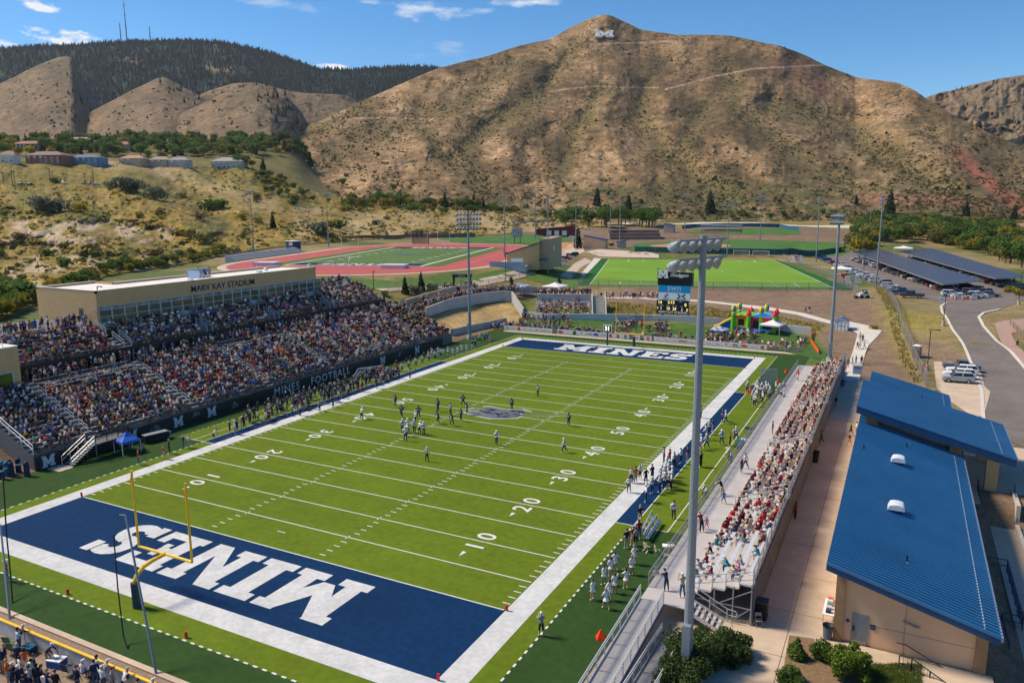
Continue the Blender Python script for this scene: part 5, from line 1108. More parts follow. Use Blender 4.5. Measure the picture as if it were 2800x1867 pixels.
logos = [('cross', (.1,.5,.5), ''), ('txt', (.5,.08,.08), 'THE ALPINE'), ('disc', (.6,.02,.03), ''), ('txt', (.3,.3,.3), 'Vitesse'), ('txt', (.3,.35,.4), 'Alliance'), ('txt', (.05,.05,.05), 'aerie'), ('txt', (.6,.05,.05), 'COORS'), ('txt', (.4,.4,.4), 'Meyer'),
  ('badge', (.45,.05,.12), ''), ('txt', (.4,.4,.4), 'Foothills'), ('square', (.02,.12,.05), ''), ('ring', (.1,.2,.1), ''), ('txt', (.05,.15,.4), 'HOME'), ('badge', (.03,.10,.35), ''), ('txt', (.15,.18,.25), 'HOLMES'), ('disc', (.45,.02,.12), ''),
  ('disc', (.25,.12,.03), ''), ('square', (.2,.25,.3), ''), ('txt', (.5,.02,.08), 'AA'), ('disc', (.7,.15,.08), ''), ('txt', (.45,.45,.45), 'Kilgore'), ('txt', (.3,.3,.3), 'Terracon'), ('txt', (.45,.40,.2), 'Golden'), ('stripe', (.35,.08,.03), ''), ('txt', (.6,.1,.1), 'University'), ('txt', (.5,.1,.15), 'Colorado'),
  ('txt', (.3,.35,.4), 'Freeport'), ('txt', (.2,.2,.25), 'Ameristar'), ('ring', (.4,.1,.1), ''), ('arc', (.05,.06,.1), ''), ('badge', (.60,.12,.02), ''), ('txt', (.6,.2,.2), 'Bluebird'), ('disc', (.35,.18,.04), ''), ('star', (.65,.15,.08), '')]
spans = [(1378, 1510, 8), (1523, 1720, 10), (1732, 1750, 1), (1761, 1782, 1), (1788, 2098, 13)]
bi = 0
for s0, s1, n in spans:
    xa = PYp(s0, 915, 110.4)[0]; xb = PYp(s1, 935, 110.4)[0]; st = (xb-xa)/n
    for k in range(n):
        if bi >= len(logos): bi = 0
        kind, c_, t_ = logos[bi]; bi += 1; x0 = xa+k*st; mc = mat('banner_ink_%d%d%d' % tuple(int(v*100) for v in c_), c_)
        o = thing('banner', 'white sponsor banner on the far fence with %s, %s from the left' % ({'txt': 'small lettering', 'disc': 'a round mark', 'badge': 'an oval badge', 'square': 'a square mark', 'ring': 'a thin ring', 'cross': 'a cross mark', 'stripe': 'a dark stripe', 'arc': 'a dark arch', 'star': 'a red burst'}[kind], '%d%s' % (bi, {1: 'st', 2: 'nd', 3: 'rd'}.get(bi if bi < 20 else bi % 10, 'th'))), 'banner', (x0, 110.45, .05), 0, 'sponsor banners on the far fence')
        MB().box(.02, st-.02, -.02, .02, 0, 1.0).build('cloth', bw, o); h_ = st/2; f = MB()
        if kind == 'disc': f.cyl((h_, -.03, .5), (h_, -.04, .5), .36, .36, 16)
        elif kind == 'ring': f.cyl((h_, -.03, .62), (h_, -.04, .62), .2, .2, 14)
        elif kind == 'badge': f.ell((h_, -.03, .5), (.72, .02, .3), 14, 6)
        elif kind == 'square': f.box(h_-.38, h_+.38, -.04, -.03, .1, .9)
        elif kind == 'cross': f.beam((h_-.3, -.03, .3), (h_+.3, -.03, .75), .1, .02); f.beam((h_-.3, -.03, .75), (h_+.3, -.03, .3), .1, .02)
        elif kind == 'stripe': f.box(h_-.9, h_+.9, -.04, -.03, .38, .62)
        elif kind == 'arc': f.path([(h_-.5, -.03, .3), (h_-.3, -.03, .6), (h_, -.03, .72), (h_+.3, -.03, .6), (h_+.5, -.03, .3)], .09)
        elif kind == 'star':
            for q in range(5): a_ = q*1.256; f.add([(h_, -.035, .5), (h_+.5*math.cos(a_), -.035, .5+.42*math.sin(a_)), (h_+.5*math.cos(a_+.7), -.035, .5+.42*math.sin(a_+.7))], [(0, 2, 1)])
        else: text('lettering', t_, min(.55, st/len(t_)*1.25), frame((h_, -.035, .5), (1, 0, 0), (0, 0, 1)), mc, o, bold=.01); continue
        f.build('logo_mark', mc, o)
def C_(n, c): return mat('inflatable_'+n, c, rough=.45, var=.06)
cR, cY, cG, cB, cCy = C_('red', (.75, .02, .03)), C_('yellow', (.85, .52, .02)), C_('green', (.12, .50, .03)), C_('blue', (.02, .10, .50)), C_('sky', (.12, .42, .80))
def castle1():
    x, y, z = RC(2002, 902); o = thing('bounce_house', 'yellow and green inflatable bounce house with slide and balloon turrets', 'bounce house', (x, y, z), R_(-4)); W_, D_, h = 6.2, 5, 3.2
    MB().box(0, W_, 0, D_, 0, .7).build('base', cB, o)
    b = MB(); b.box(.5, W_-.5, .15, .5, .7, h); b.box(.5, W_-.5, D_-.5, D_-.15, .7, h); b.box(.2, .5, .5, D_-.5, .7, h); b.build('wall', cY, o)
    for x0 in (1.2, 3.6): MB().box(x0, x0+1.3, .1, .15, 1.2, 2.6).build('opening', BLK, o)
    MB().ell((W_/2, D_/2, h), (W_/2-.3, D_/2-.2, .75), 14, 8).build('roof', cG, o); MB().path([(.6, .1, h-.25), (W_*.3, .05, h+.05), (W_*.7, .05, h+.05), (W_-.6, .1, h-.25)], .22, 8).build('arch', cR, o)
    for i, (tx, ty) in enumerate(((.1, .1), (W_-.1, .1), (.1, D_-.1), (W_-.1, D_-.1))):
        c = MB().cyl((tx, ty, 0), (tx, ty, h+.5), .5, .5, 12).build('column', cG, o); MB().cyl((tx, ty, h+.5), (tx, ty, h+.8), .3, .3, 8).build('collar', WHT, c)
        for q in range(8):
            a0, a1 = q*math.pi/4, (q+1)*math.pi/4; f = MB()
            for j in range(5):
                t0, t1 = math.pi*j/5, math.pi*(j+1)/5; S = lambda t, a: (tx+.62*math.sin(t)*math.cos(a), ty+.62*math.sin(t)*math.sin(a), h+1.55-.85*-math.cos(t))
                f.add([S(t0, a0), S(t1, a0), S(t1, a1), S(t0, a1)], [(0, 1, 2, 3)])
            f.build('balloon_gore', (cR, cY, cG, cB)[q % 4], c)
    s = MB(); s.hexa([(-3.6, .6, 0), (0, .6, 0), (0, 3.0, 0), (-3.6, 3.0, 0), (-3.6, .6, .4), (0, .6, 2.4), (0, 3.0, 2.4), (-3.6, 3.0, .4)]); s.build('slide', cB, o); MB().path([(-3.6, .6, .5), (-1.8, .6, 1.7), (0, .6, 2.7)], .28, 8).build('slide_rail', cY, o); MB().path([(-3.8, .6, .3), (-4.3, 1.8, .3), (-3.8, 3.0, .3)], .34, 8).build('slide_bumper', cY, o)
castle1()
def castle2():
    x, y, z = RC(2044, 907); o = thing('bounce_house', 'red and blue inflatable castle with green towers and pointed red turrets', 'bounce house', (x, y, z), R_(3)); W_, D_, h = 5.6, 4.6, 3.4
    MB().box(0, W_, 0, D_, 0, .7).build('base', cCy, o); MB().ell((W_*.45, -.5, .35), (1.2, .7, .45), 10, 6).build('step', cB, o)
    b = MB(); b.box(.5, 1.0, .1, .4, .7, h); b.box(W_-1.0, W_-.5, .1, .4, .7, h); b.box(.5, W_-.5, .1, .4, h-.9, h-.1); b.build('wall', cR, o)
    MB().box(1.0, W_-1.0, .3, .34, .8, h-.9).build('opening', mat('net_dark', (.03, .03, .05)), o); MB().box(W_-.3, W_-.2, .6, D_-.6, .9, h-.7).build('opening', MATS['net_dark'], o); MB().box(.2, W_-.3, D_-.3, D_, .7, h-.2).build('back_wall', cR, o)
    MB().ext([(.2, 0, h-.15), (W_-.2, 0, h-.15), (W_*.75, 0, h+.35), (W_/2, 0, h+.75), (W_*.25, 0, h+.35)], (0, D_, 0)).build('roof', cCy, o)
    for tx, ty in ((.1, .1), (W_-.1, .1), (.1, D_-.1), (W_-.1, D_-.1)): c = MB().cyl((tx, ty, 0), (tx, ty, h+.3), .45, .45, 12).build('tower', cG, o); MB().cyl((tx, ty, h+.3), (tx, ty, h+.6), .6, .6, 12).cyl((tx, ty, h+.6), (tx, ty, h+1.7), .6, .02, 12).build('turret', cR, c)
castle2()
def tent(label, px, py, w_, h, mt, mt2=None, z=None, legs=WHT):
    x, y, z = RC(px, py) if z is None else (*G(px, py, z), z); o = thing('canopy_tent', label, 'tent', (x, y, z), R_(rnd.uniform(-12, 12))); r = w_/2
    f = MB(); n = 8; top = (0, 0, h+.95)
    for sx, sy_ in ((1, 0), (0, 1), (-1, 0), (0, -1)):
        a = Vector((sx*r-sy_*r, sy_*r+sx*r, h)); b = Vector((sx*r+sy_*r, sy_*r-sx*r, h)); m1 = a*.42+Vector((0, 0, h*.58+.42)); m2 = b*.42+Vector((0, 0, h*.58+.42))
        f.add([b, a, m1, m2], [(0, 1, 2, 3)]); f.add([m2, m1, top], [(0, 1, 2)]); f.add([b, a, a-Vector((0, 0, .3)), b-Vector((0, 0, .3))], [(3, 2, 1, 0)], 1)
    f.build('canopy', [mt, mt2 or mt], o)
    for sx in (-1, 1):
        for sy_ in (-1, 1): MB().beam((sx*r*.98, sy_*r*.98, 0), (sx*r*.98, sy_*r*.98, h-.05), .06, .06).build('leg', legs, o)
    return o
TW = mat('tent_white', (.74, .70, .70), rough=.7, var=.04); TN = mat('tent_navy_white', (.62, .62, .70), rough=.7, c2=(.05, .07, .20), scale=1.1, detail=1); TBl = mat('tent_blue', (.02, .12, .50), rough=.6)
tent('white peaked tent behind the terrace crowd beside the feather flag', 1518, 805, 5.5, 2.4, TW); tent('navy and white peaked tent behind the crowd by the tall feather flag', 1422, 806, 4.6, 2.4, TN, TN)
tent('navy and white printed tent on the grass in front of the slide', 1966, 922, 3.6, 1.7, TN, NAVY); tent('plain white tent at the right end of the far grass bank', 2112, 910, 4.4, 2.0, TW)
tent('white tent among the parked cars beside the soccer goals', 2300, 752, 6.5, 2.3, TW); tent('white tent between the two solar canopies', 2468, 706, 7.5, 4.6, TW)
tent('bright blue tent on the turf in front of the home stand wall', 350, 1236, 2.2, 1.65, TBl, TBl, z=0)
for px, py, ty, lab in ((1535, 800, 761, 'black feather flag beside the white peaked tent'), (1404, 806, 757, 'dark feather flag beside the navy and white tent'), (1259, 820, 783, 'dark feather flag above the standing crowd')):
    x, y, z = RC(px, py); t = topz(x, y, z, ty)-z; o = thing('feather_flag', lab, 'flag', (x, y, z)); MB().cyl((0, 0, 0), (0, 0, t), .05, .03, 6).build('pole', DKST, o)
    MB().ext([(0, 0, t*.3), (-.5, 0, t*.4), (-1.2, 0, t*.8), (-1.1, 0, t*.97), (-.6, 0, t), (0, 0, t*.8)], (0, .04, 0)).build('flag_cloth', BLK, o)
# ================================================================ VEHICLES
CARG = mat('car_glass', (.015, .018, .022), rough=.1, spec=.7, var=0); TYRE = mat('tyre_rubber', (.015, .015, .016), rough=.85); RIM = mat('wheel_rim', (.40, .41, .42), rough=.35, metal=.6); HL = mat('headlight_clear', (.6, .62, .62), rough=.15); TL = mat('tail_light_red', (.40, .01, .01), rough=.25)
PAINT = {n: mat('car_paint_'+n, c, rough=.28, spec=.6, var=.02) for n, c in dict(white=(.72, .72, .71), silver=(.38, .39, .40), grey=(.13, .135, .14), black=(.012, .013, .015), blue=(.02, .06, .16), red=(.32, .012, .02), lightblue=(.10, .22, .36), green=(.03, .05, .045), tan=(.34, .29, .22)).items()}
SHAPES = {  # side profiles: lower body outline, glasshouse outline (x forward, z up), half width
    'suv': ([(-2.3,.35),(2.3,.35),(2.38,.7),(2.25,.98),(1.25,1.08),(.95,1.12),(-2.28,1.12),(-2.36,.8)], [(1.15,1.10),(.45,1.62),(-1.95,1.66),(-2.26,1.10)], .93),
    'sedan': ([(-2.35,.32),(2.35,.32),(2.4,.6),(2.2,.82),(1.2,.95),(-1.7,.98),(-2.3,.93),(-2.42,.62)], [(1.1,.93),(.35,1.40),(-.95,1.42),(-1.75,.96)], .90),
    'pickup': ([(-2.85,.45),(2.75,.45),(2.85,.8),(2.75,1.12),(1.45,1.22),(1.1,1.26),(-.75,1.28),(-.76,1.22),(-2.85,1.22),(-2.9,.8)], [(1.3,1.24),(.7,1.84),(-.55,1.86),(-.75,1.26)], .98),
    'van': ([(-2.4,.35),(2.4,.35),(2.5,.7),(2.3,1.0),(1.6,1.15),(-2.4,1.18),(-2.45,.8)], [(1.55,1.12),(.95,1.72),(-2.2,1.78),(-2.38,1.16)], .97)}
def car_proto(kind, far=False):
    low, top, hw = SHAPES[kind]; o = thing('parked_car', 'x', 'car', (0, 0, -500)); n = len(low)
    b = MB(); ins = .07
    ring = lambda pts, y, k: [(x*k, y, .6+(z-.6)*1) for x, z in pts]
    secs = [(-hw+.12, .965), (-hw, 1.0), (hw, 1.0), (hw-.12, .965)]; secs = [(-hw, .93), (-hw+.06, 1.0), (hw-.06, 1.0), (hw, .93)]
    vs = []
    for y, k in secs: vs += [(x*k, y, z if abs(k-1) < .01 else z*.97+.02) for x, z in low]
    fs = [tuple(range(n-1, -1, -1))[::-1], tuple(range(3*n, 4*n))[::-1]]
    for s_ in range(3): fs += [(s_*n+i, s_*n+(i+1) % n, (s_+1)*n+(i+1) % n, (s_+1)*n+i)[::-1] for i in range(n)]
    b.add(vs, fs)
    t = top; yi = hw-.10; yt = hw-.24; m_ = len(t)
    (x0, z0), (x1, z1), (x2, z2), (x3, z3) = t
    b.hexa([(x1-.06, yt, z1), (x1-.06, -yt, z1), (x2+.06, -yt, z2), (x2+.06, yt, z2), (x1-.16, yt-.06, z1+.07), (x1-.16, -yt+.06, z1+.07), (x2+.12, -yt+.06, z2+.05), (x2+.12, yt-.06, z2+.05)])
    for s_ in (-1, 1):
        for (xa, za), (xb, zb) in (((x0, z0), (x1, z1)), ((x3, z3), (x2, z2)), (((x0+x3)/2+.1, z0), ((x1+x2)/2+.1, z1))): b.beam((xa, s_*yi, za), (xb, s_*yt, zb), .09, .06)
    bo = b.build('body', PAINT['white'], o)
    g = MB(); g.hexa([(x0, yi-.01, z0-.02), (x0, -yi+.01, z0-.02), (x3, -yi+.01, z3-.02), (x3, yi-.01, z3-.02), (x1-.02, yt-.01, z1), (x1-.02, -yt+.01, z1), (x2+.02, -yt+.01, z2), (x2+.02, yt-.01, z2)]); g.build('window', CARG, o)
    wb = low[1][0]*.62; wr = .38 if kind == 'pickup' else .34
    for sx in (-1, 1):
        for sy_ in (-1, 1):
            y = sy_*(hw-.08); wl = MB().cyl((sx*wb, y-.12, wr), (sx*wb, y+.12, wr), wr, wr, 12).build('wheel', TYRE, o)
            if not far: MB().cyl((sx*wb, y+sy_*.10, wr), (sx*wb, y+sy_*.135, wr), wr*.62, wr*.58, 10).build('rim', RIM, wl)
    if not far:
        for sy_ in (-1, 1): MB().box(low[2][0]-.13, low[2][0]-.01, sy_*(hw-.22)-.15, sy_*(hw-.22)+.15, .66, .82).build('headlight', HL, o); MB().box(low[-1][0]+.02, low[-1][0]+.12, sy_*(hw-.16)-.12, sy_*(hw-.16)+.12, .75, 1.0).build('tail_light', TL, o); MB().box(x0-.25, x0-.05, sy_*(hw+.08)-.08, sy_*(hw+.08)+.08, z0, z0+.14).build('mirror', BLK, o)
    return o
PROTO = {k: car_proto(k) for k in SHAPES}; PROTOF = {k: car_proto(k, True) for k in SHAPES}
ORD = 'first second third fourth fifth sixth seventh eighth ninth tenth eleventh twelfth thirteenth fourteenth fifteenth sixteenth seventeenth eighteenth nineteenth twentieth'.split()
def ordn(i): return ORD[i] if i < 20 else '%dth' % (i+1) if (i+1) % 10 not in (1, 2, 3) else '%d%s' % (i+1, ['', 'st', 'nd', 'rd'][(i+1) % 10])
KN = {'suv': 'SUV', 'sedan': 'sedan', 'pickup': 'pickup truck', 'van': 'van'}
def set_paint(o, colr):
    for ch in KIDS.get(o.name, []):
        if ch.name.startswith('body'): ch.material_slots[0].link = 'OBJECT'; ch.material_slots[0].material = PAINT[colr]
def dup(root, loc, rz=0, label=None, group=None, scale=None, parent=None):
    r = root.copy(); COL.objects.link(r)
    if parent is None: r.location = loc; r.rotation_euler = (root.rotation_euler[0], root.rotation_euler[1], rz)
    else: r.parent = parent; KIDS.setdefault(parent.name, []).append(r)
    if scale: r.scale = (scale,)*3 if not hasattr(scale, '__len__') else scale
    if label: r['label'] = label
    if group: r['group'] = group
    for ch in list(KIDS.get(root.name, [])): dup(ch, None, parent=r)
    return r
def carrow(n, pa, pb, rz, where, group, mix_, far=False, skip=(), jit=.12, flip=False):
    a = Vector(RC(*pa)); b = Vector(RC(*pb))
    for k in range(n):
        if k in skip: continue
        p = a.lerp(b, k/max(1, n-1)); kind, colr = mix_[k % len(mix_)] if isinstance(mix_, list) else (rnd.choice(['suv', 'suv', 'sedan', 'sedan', 'pickup', 'van']), rnd.choice(['white', 'white', 'silver', 'grey', 'black', 'black', 'blue', 'red', 'grey', 'silver', 'green']))
        x, y = p.x+rnd.uniform(-jit, jit)*2, p.y+rnd.uniform(-jit, jit); o = dup((PROTOF if far else PROTO)[kind], (x, y, H(x, y)+.11), rz+rnd.uniform(-.04, .04)+(math.pi if rnd.random() < .4 else 0), '%s %s parked %s %s' % (colr, KN[kind], ordn(k), where), group); set_paint(o, colr)
s_, w_, p_, v_ = 'suv', 'sedan', 'pickup', 'van'
yawb = math.atan2(.46, .89)+R_(-22)
for i, (px, py, kd, cl, lab) in enumerate([(2628, 1012, p_, 'grey', 'dark grey pickup parked farthest of four in the small bay'), (2630, 1022, s_, 'white', 'white SUV next to the dark pickup in the small bay'), (2622, 1033, s_, 'white', 'white SUV parked third in the small bay'), (2618, 1043, w_ if 0 else s_, 'silver', 'silver SUV parked nearest in the small bay beside the bin')]):
    x, y, z = RC(px, py+3); o = dup(PROTO[kd], (x, y, z+.12), yawb+math.pi*(i > 0), lab, 'cars in the small bay'); set_paint(o, cl)
mx1 = [(s_,'black'),(w_,'blue'),(w_,'lightblue'),(s_,'blue'),(w_,'silver'),(s_,'red'),(s_,'white'),(w_,'white'),(s_,'silver'),(s_,'black'),(v_,'white'),(p_,'white'),(p_,'white'),(w_,'silver'),(s_,'white'),(s_,'black'),(s_,'white'),(w_,'silver'),(p_,'blue'),(p_,'green')]
HA = R_(4)
carrow(20, (2243, 706), (2491, 815), HA, 'in the soccer pitch fence row', 'cars along the pitch fence', mx1)
carrow(30, (2341, 713), (2648, 817), HA, 'in the row left of the first canopy', 'cars beside the first solar canopy', 0)
carrow(24, (2400, 712), (2705, 812), HA, 'under the first solar canopy', 'cars under the first solar canopy', 0, far=True)
carrow(16, (2530, 730), (2775, 792), HA, 'under the second solar canopy', 'cars under the second solar canopy', 0, far=True)
for (px, py), kd, cl, lab in (((2600, 811), s_, 'white', 'white SUV at the near end of the canopy row left of the orange barrels'), ((2628, 817), w_, 'white', 'white sedan behind the orange barrels'), ((2672, 815), s_, 'white', 'white crossover right of the orange barrels at the row end'), ((2655, 806), s_, 'grey', 'grey SUV behind the white crossover at the row end')):
    x, y, z = RC(px, py); o = dup(PROTO[kd], (x, y, z+.12), HA+.05, lab, 'cars at the near end of the canopy rows'); set_paint(o, cl)
carrow(7, (1523, 728), (1568, 700), R_(20), 'in the diagonal row above the terrace steps', 'cars parked above the stone steps', [(s_,'white'),(s_,'white'),(w_,'silver'),(s_,'red'),(w_,'white'),(s_,'black'),(s_,'black')])
for (px, py), kd, cl, rz, lab in (((1430, 738), p_, 'white', 80, 'white pickup driving down the lane below the field house'), ((1512, 643), w_, 'red', 10, 'red sedan beside the dark red barn'), ((1532, 642), w_, 'white', 10, 'white sedan beside the red car at the barn'), ((1558, 641), p_, 'white', 10, 'white pickup truck right of the barn'), ((1543, 641), s_, 'black', 10, 'black SUV in front of the barn doors'), ((1566, 653), s_, 'white', 5, 'white SUV parked below the barn on the lane'), ((1607, 628), p_, 'white', 5, 'white pickup truck on the upper dirt yard')):
    x, y, z = RC(px, py); o = dup(PROTOF[kd], (x, y, z+.12), R_(rz), lab, 'vehicles by the field house and barn'); set_paint(o, cl)
for i in range(11):
    px = 1404+i*9.5; q = on_hill(0, px, 607+rnd.uniform(-1, 1)); o = dup(PROTOF[rnd.choice(['sedan', 'suv'])], (q[0], q[1], q[2]+.3), R_(20), 'small parked car %s in the distant row on the dry hillside' % ordn(i), 'cars parked in the distant hillside row'); set_paint(o, rnd.choice(['white', 'silver', 'tan', 'white', 'grey']))
for px, py, cl in ((177, 505, 'white'), (57, 508, 'blue'), (82, 508, 'blue'), (245, 506, 'silver'), (262, 507, 'white'), (304, 512, 'white'), (322, 513, 'silver'), (478, 449, 'white'), (56+700-700+755, 573, 'white')):
    q = on_hill(0, px, py); o = dup(PROTOF['suv'], (q[0], q[1], q[2]+.3), R_(15), '%s car parked on the hilltop near picture column %d' % (cl, px) if 0 else '%s car parked %s' % (cl, {177: 'beneath the middle hilltop lamps', 57: 'at the left end of the hilltop lot', 82: 'second at the left end of the hilltop lot', 245: 'left of the last hilltop lamp', 262: 'right of the last hilltop lamp', 304: 'behind the big grey-green bush', 322: 'beside the big grey-green bush', 478: 'in front of the grey houses', 755: 'on the far dirt track'}.get(px, 'far off')), 'cars parked on the hilltop'); set_paint(o, cl)
PV = mat('solar_panel', (.030, .045, .095), rough=.22, spec=.8, c2=(.05, .07, .14), scale=.12)
def pv_canopy(label, c, z0, z1):
    o = thing('solar_canopy', label, 'solar canopy', (0, 0, 0)); a, b, cc, d = [Vector(p) for p in c]   # near-left, near-right, far-right, far-left
    P = lambda u, v, dz=0: Vector((*(a*(1-u)*(1-v)+b*u*(1-v)+cc*u*v+d*(1-u)*v), z0*(1-u)+z1*u+dz))
    MB().hexa([P(0, 0, -.3), P(1, 0, -.3), P(1, 1, -.3), P(0, 1, -.3), P(0, 0), P(1, 0), P(1, 1), P(0, 1)]).build('roof', STEEL, o)
    m_ = MB(); nu, nv = 8, int((d-a).length/2.1)
    for i in range(nu):
        for j in range(nv): u0, u1, v0, v1 = i/nu+.003, (i+1)/nu-.003, j/nv+.0006, (j+1)/nv-.0006; m_.add([P(u0, v0, .05), P(u1, v0, .05), P(u1, v1, .05), P(u0, v1, .05)], [(0, 1, 2, 3)])
    m_.build('panel', PV, o)
    n = int((d-a).length/9)
    for k in range(n+1):
        v = .03+.94*k/n
        for u in (.5,) if 0 else (.28, .72): p = P(u, v); MB().beam((p.x, p.y, H(p.x, p.y)), p, .4, .4).build('column', DKST, o)
        MB().beam(P(.04, v, -.45), P(.96, v, -.45), .25, .35).build('beam', DKST, o)
pv_canopy('long solar panel canopy over the parked cars, the left one', GZ(7.3, (2578, 776), (2690, 767), (2400, 680), (2325, 687)), 7.2, 7.4)
pv_canopy('long solar panel canopy over the parked cars, the right one', GZ(7.3, (2722, 760), (2812, 757), (2545, 679), (2455, 687)), 7.2, 7.4)
def fence(label, line, h, mt=STEEL, mesh=MESHF, post=3, rails=(1.0,), name='chain_fence', r=.035, solid=None):
    P = [RC(a, b) for a, b in line]; o = thing(name, label, 'fence', (0, 0, 0))
    q = []
    for a, b in zip(P[:-1], P[1:]):
        n = max(1, int(math.hypot(b[0]-a[0], b[1]-a[1])/6))
        for k in range(n): x = a[0]+(b[0]-a[0])*k/n; y = a[1]+(b[1]-a[1])*k/n; q.append((x, y, H(x, y)))
    q.append(P[-1]); railing('post_and_rail', q, mt, h, post, rails, o, r)
    mm = MB()
    for a, b in zip(q[:-1], q[1:]): mm.add([a, b, (b[0], b[1], b[2]+h), (a[0], a[1], a[2]+h)], [(0, 1, 2, 3)])
    mm.build('panel' if solid else 'mesh_panel', solid or mesh, o); return o
fence('tall chain-link fence curving from the dirt slope to the small parking bay', [(2378,770),(2420,795),(2450,850),(2462,900),(2490,960),(2520,1030),(2532,1060)], 2.2)
fence('chain-link fence along the near edge of the soccer pitch', [(1580,786),(1750,790),(1950,793),(2150,796),(2330,798)], 2.4)
fence('chain-link fence along the right edge of the soccer pitch', [(2345,800),(2270,760),(2200,725),(2140,706)], 2.0)
TEAL = mat('teal_windscreen', (.015, .085, .085), rough=.8, c2=(.02, .11, .11), scale=.4)
fence('teal windscreened ball field fence with a yellow cap behind the soccer pitch', [(1735,689),(1850,693),(2000,695),(2140,697),(2230,700),(2310,688)], 2.6, solid=TEAL, name='outfield_fence')
fence('blue windscreened softball fence on the upper terrace', [(1865,626),(1900,622),(2000,621),(2130,622),(2185,631)], 2.6, solid=mat('blue_windscreen', (.02, .12, .20), rough=.8), name='outfield_fence')
fence('chain-link fence below the running track lawn', [(1060,800),(1180,792),(1290,783),(1380,770),(1440,755)], 1.3)
fence('black railing along the gate ramp', [(1100,828),(1180,806),(1240,790),(1300,783)], 1.1, mt=BLK, mesh=MESHF)
fence('dark chain-link fence behind the running track', [(560,708),(640,697),(760,684),(900,664),(1000,655)], 1.5, mt=DKST)
fence('tan perimeter wall fence behind the far side of the running track', [(700,672),(900,660),(1110,652),(1300,648)], 2.4, solid=mat('brown_fence', (.22,.13,.09)), name='boundary_fence')
fence('wooden rail fence beside the pink path', [(2762,888),(2800,930),(2860,1000)], 1.3, mt=WOODC, rails=(1, .6, .25), mesh=MESHF, post=2.4, name='rail_fence', r=.07)
fence('orange safety netting at the right end of the far grass bank', [(2222,912),(2216,935),(2238,968)], .8, mt=ORG, solid=mat('net_orange', (.85, .12, .02), alpha=.85), name='safety_netting')
def soccer_goal(label, px, py, w_, rz, mt=WHT, col=None, h=2.44):
    x, y, z = RC(px, py); o = thing('soccer_goal', label, 'goal', (x, y, z), R_(rz)); r = .07
    MB().path([(-w_/2, 0, 0), (-w_/2, 0, h), (w_/2, 0, h), (w_/2, 0, 0)], r).build('frame', mt, o); MB().path([(-w_/2, 0, h), (-w_/2, -.9, h), (-w_/2, -2, 0), (-w_/2, 0, 0)], .04).path([(w_/2, 0, h), (w_/2, -.9, h), (w_/2, -2, 0), (w_/2, 0, 0)], .04).path([(-w_/2, -2, 0), (w_/2, -2, 0)], .04).build('side_frame', mt, o)
    n = MB(); n.add([(-w_/2, -.9, h), (w_/2, -.9, h), (w_/2, -2, 0), (-w_/2, -2, 0), (-w_/2, 0, h), (w_/2, 0, h), (-w_/2, 0, 0), (w_/2, 0, 0)], [(0, 1, 2, 3), (4, 5, 1, 0), (4, 0, 3, 6), (5, 7, 2, 1)]); n.build('net', col or mat('net_white', (.6, .6, .6), alpha=.35), o)
NRD = mat('net_red', (.60, .10, .04), alpha=.85)
soccer_goal('white soccer goal with white net at the near right corner of the pitch', 2325, 775, 7.3, 70); soccer_goal('small goal with orange net beside the white soccer goal', 2298, 768, 5, 70, col=NRD)
soccer_goal('white soccer goal at the far right corner of the pitch', 2176, 716, 7.3, 70); soccer_goal('small goal with orange net at the far right corner of the pitch', 2168, 713, 4, 70, col=NRD)
soccer_goal('white training goal in front of the teal fence, the left one', 2027, 700, 7, 184); soccer_goal('white training goal in front of the teal fence, the right one', 2080, 701, 7, 184)
x, y = G(2101, 1052); o = thing('lacrosse_cage', 'grey netted frame standing on the dark turf beside the away team', 'goal', (x, y, .03), R_(10)); MB().path([(-1.3, 0, 0), (-1.3, 0, 2.6), (1.3, 0, 2.6), (1.3, 0, 0)], .05).build('frame', STEEL, o); MB().add([(-1.3, 0, 0), (1.3, 0, 0), (1.3, 0, 2.6), (-1.3, 0, 2.6)], [(0, 1, 2, 3)]).build('net', mat('net_grey', (.45, .46, .45), alpha=.5), o)
for s_, lab in ((-1, 'white goal post at the near end of the track infield'), (1, 'white goal post at the far end of the track infield')):
    p = TC+TU*(s_*57); o = thing('goal_post', lab, 'goal post', (p.x, p.y, TZ), math.atan2(TV.y, TV.x)); MB().path([(0, 0, 0), (0, 0, 2), (0, -s_*1.5, 3.05)], .12).build('gooseneck', WHT, o); MB().cyl((-3, -s_*1.5, 3.05), (3, -s_*1.5, 3.05), .1).build('crossbar', WHT, o)
    for x in (-3, 3): MB().cyl((x, -s_*1.5, 3.05), (x, -s_*1.5, 9.5), .07).build('upright', WHT, o)
def shedroof(name, label, cat, px, py, rz, w_, d_, h0, h1, wallm, roofm, over=.5, z=None, doors=()):
    x, y, zz = RC(px, py); o = thing(name, label, cat, (x, y, zz-.1), R_(rz)); b = MB(); b.hexa([(0, 0, -1), (w_, 0, -1), (w_, d_, -1), (0, d_, -1), (0, 0, h0), (w_, 0, h1), (w_, d_, h1), (0, d_, h0)]); b.build('wall', wallm, o)
    s = (h1-h0)/w_; MB().hexa([(-over, -over, h0-s*over), (w_+over, -over, h1+s*over), (w_+over, d_+over, h1+s*over), (-over, d_+over, h0-s*over), (-over, -over, h0-s*over+.35), (w_+over, -over, h1+s*over+.35), (w_+over, d_+over, h1+s*over+.35), (-over, d_+over, h0-s*over+.35)]).build('roof', roofm, o)
    for dx, dw, dh, m_ in doors: MB().box(dx, dx+dw, -.06, -.0, 0, dh).build('door', m_, o)
    return o
FH = shedroof('field_house', 'tan field house with a sloping blue roof and terrace beside the running track', 'building', 1386, 728, 14, 11, 26, 4.2, 7.8, BRICK, BLUET, doors=((1.5, 4, 2.8, WHT),))
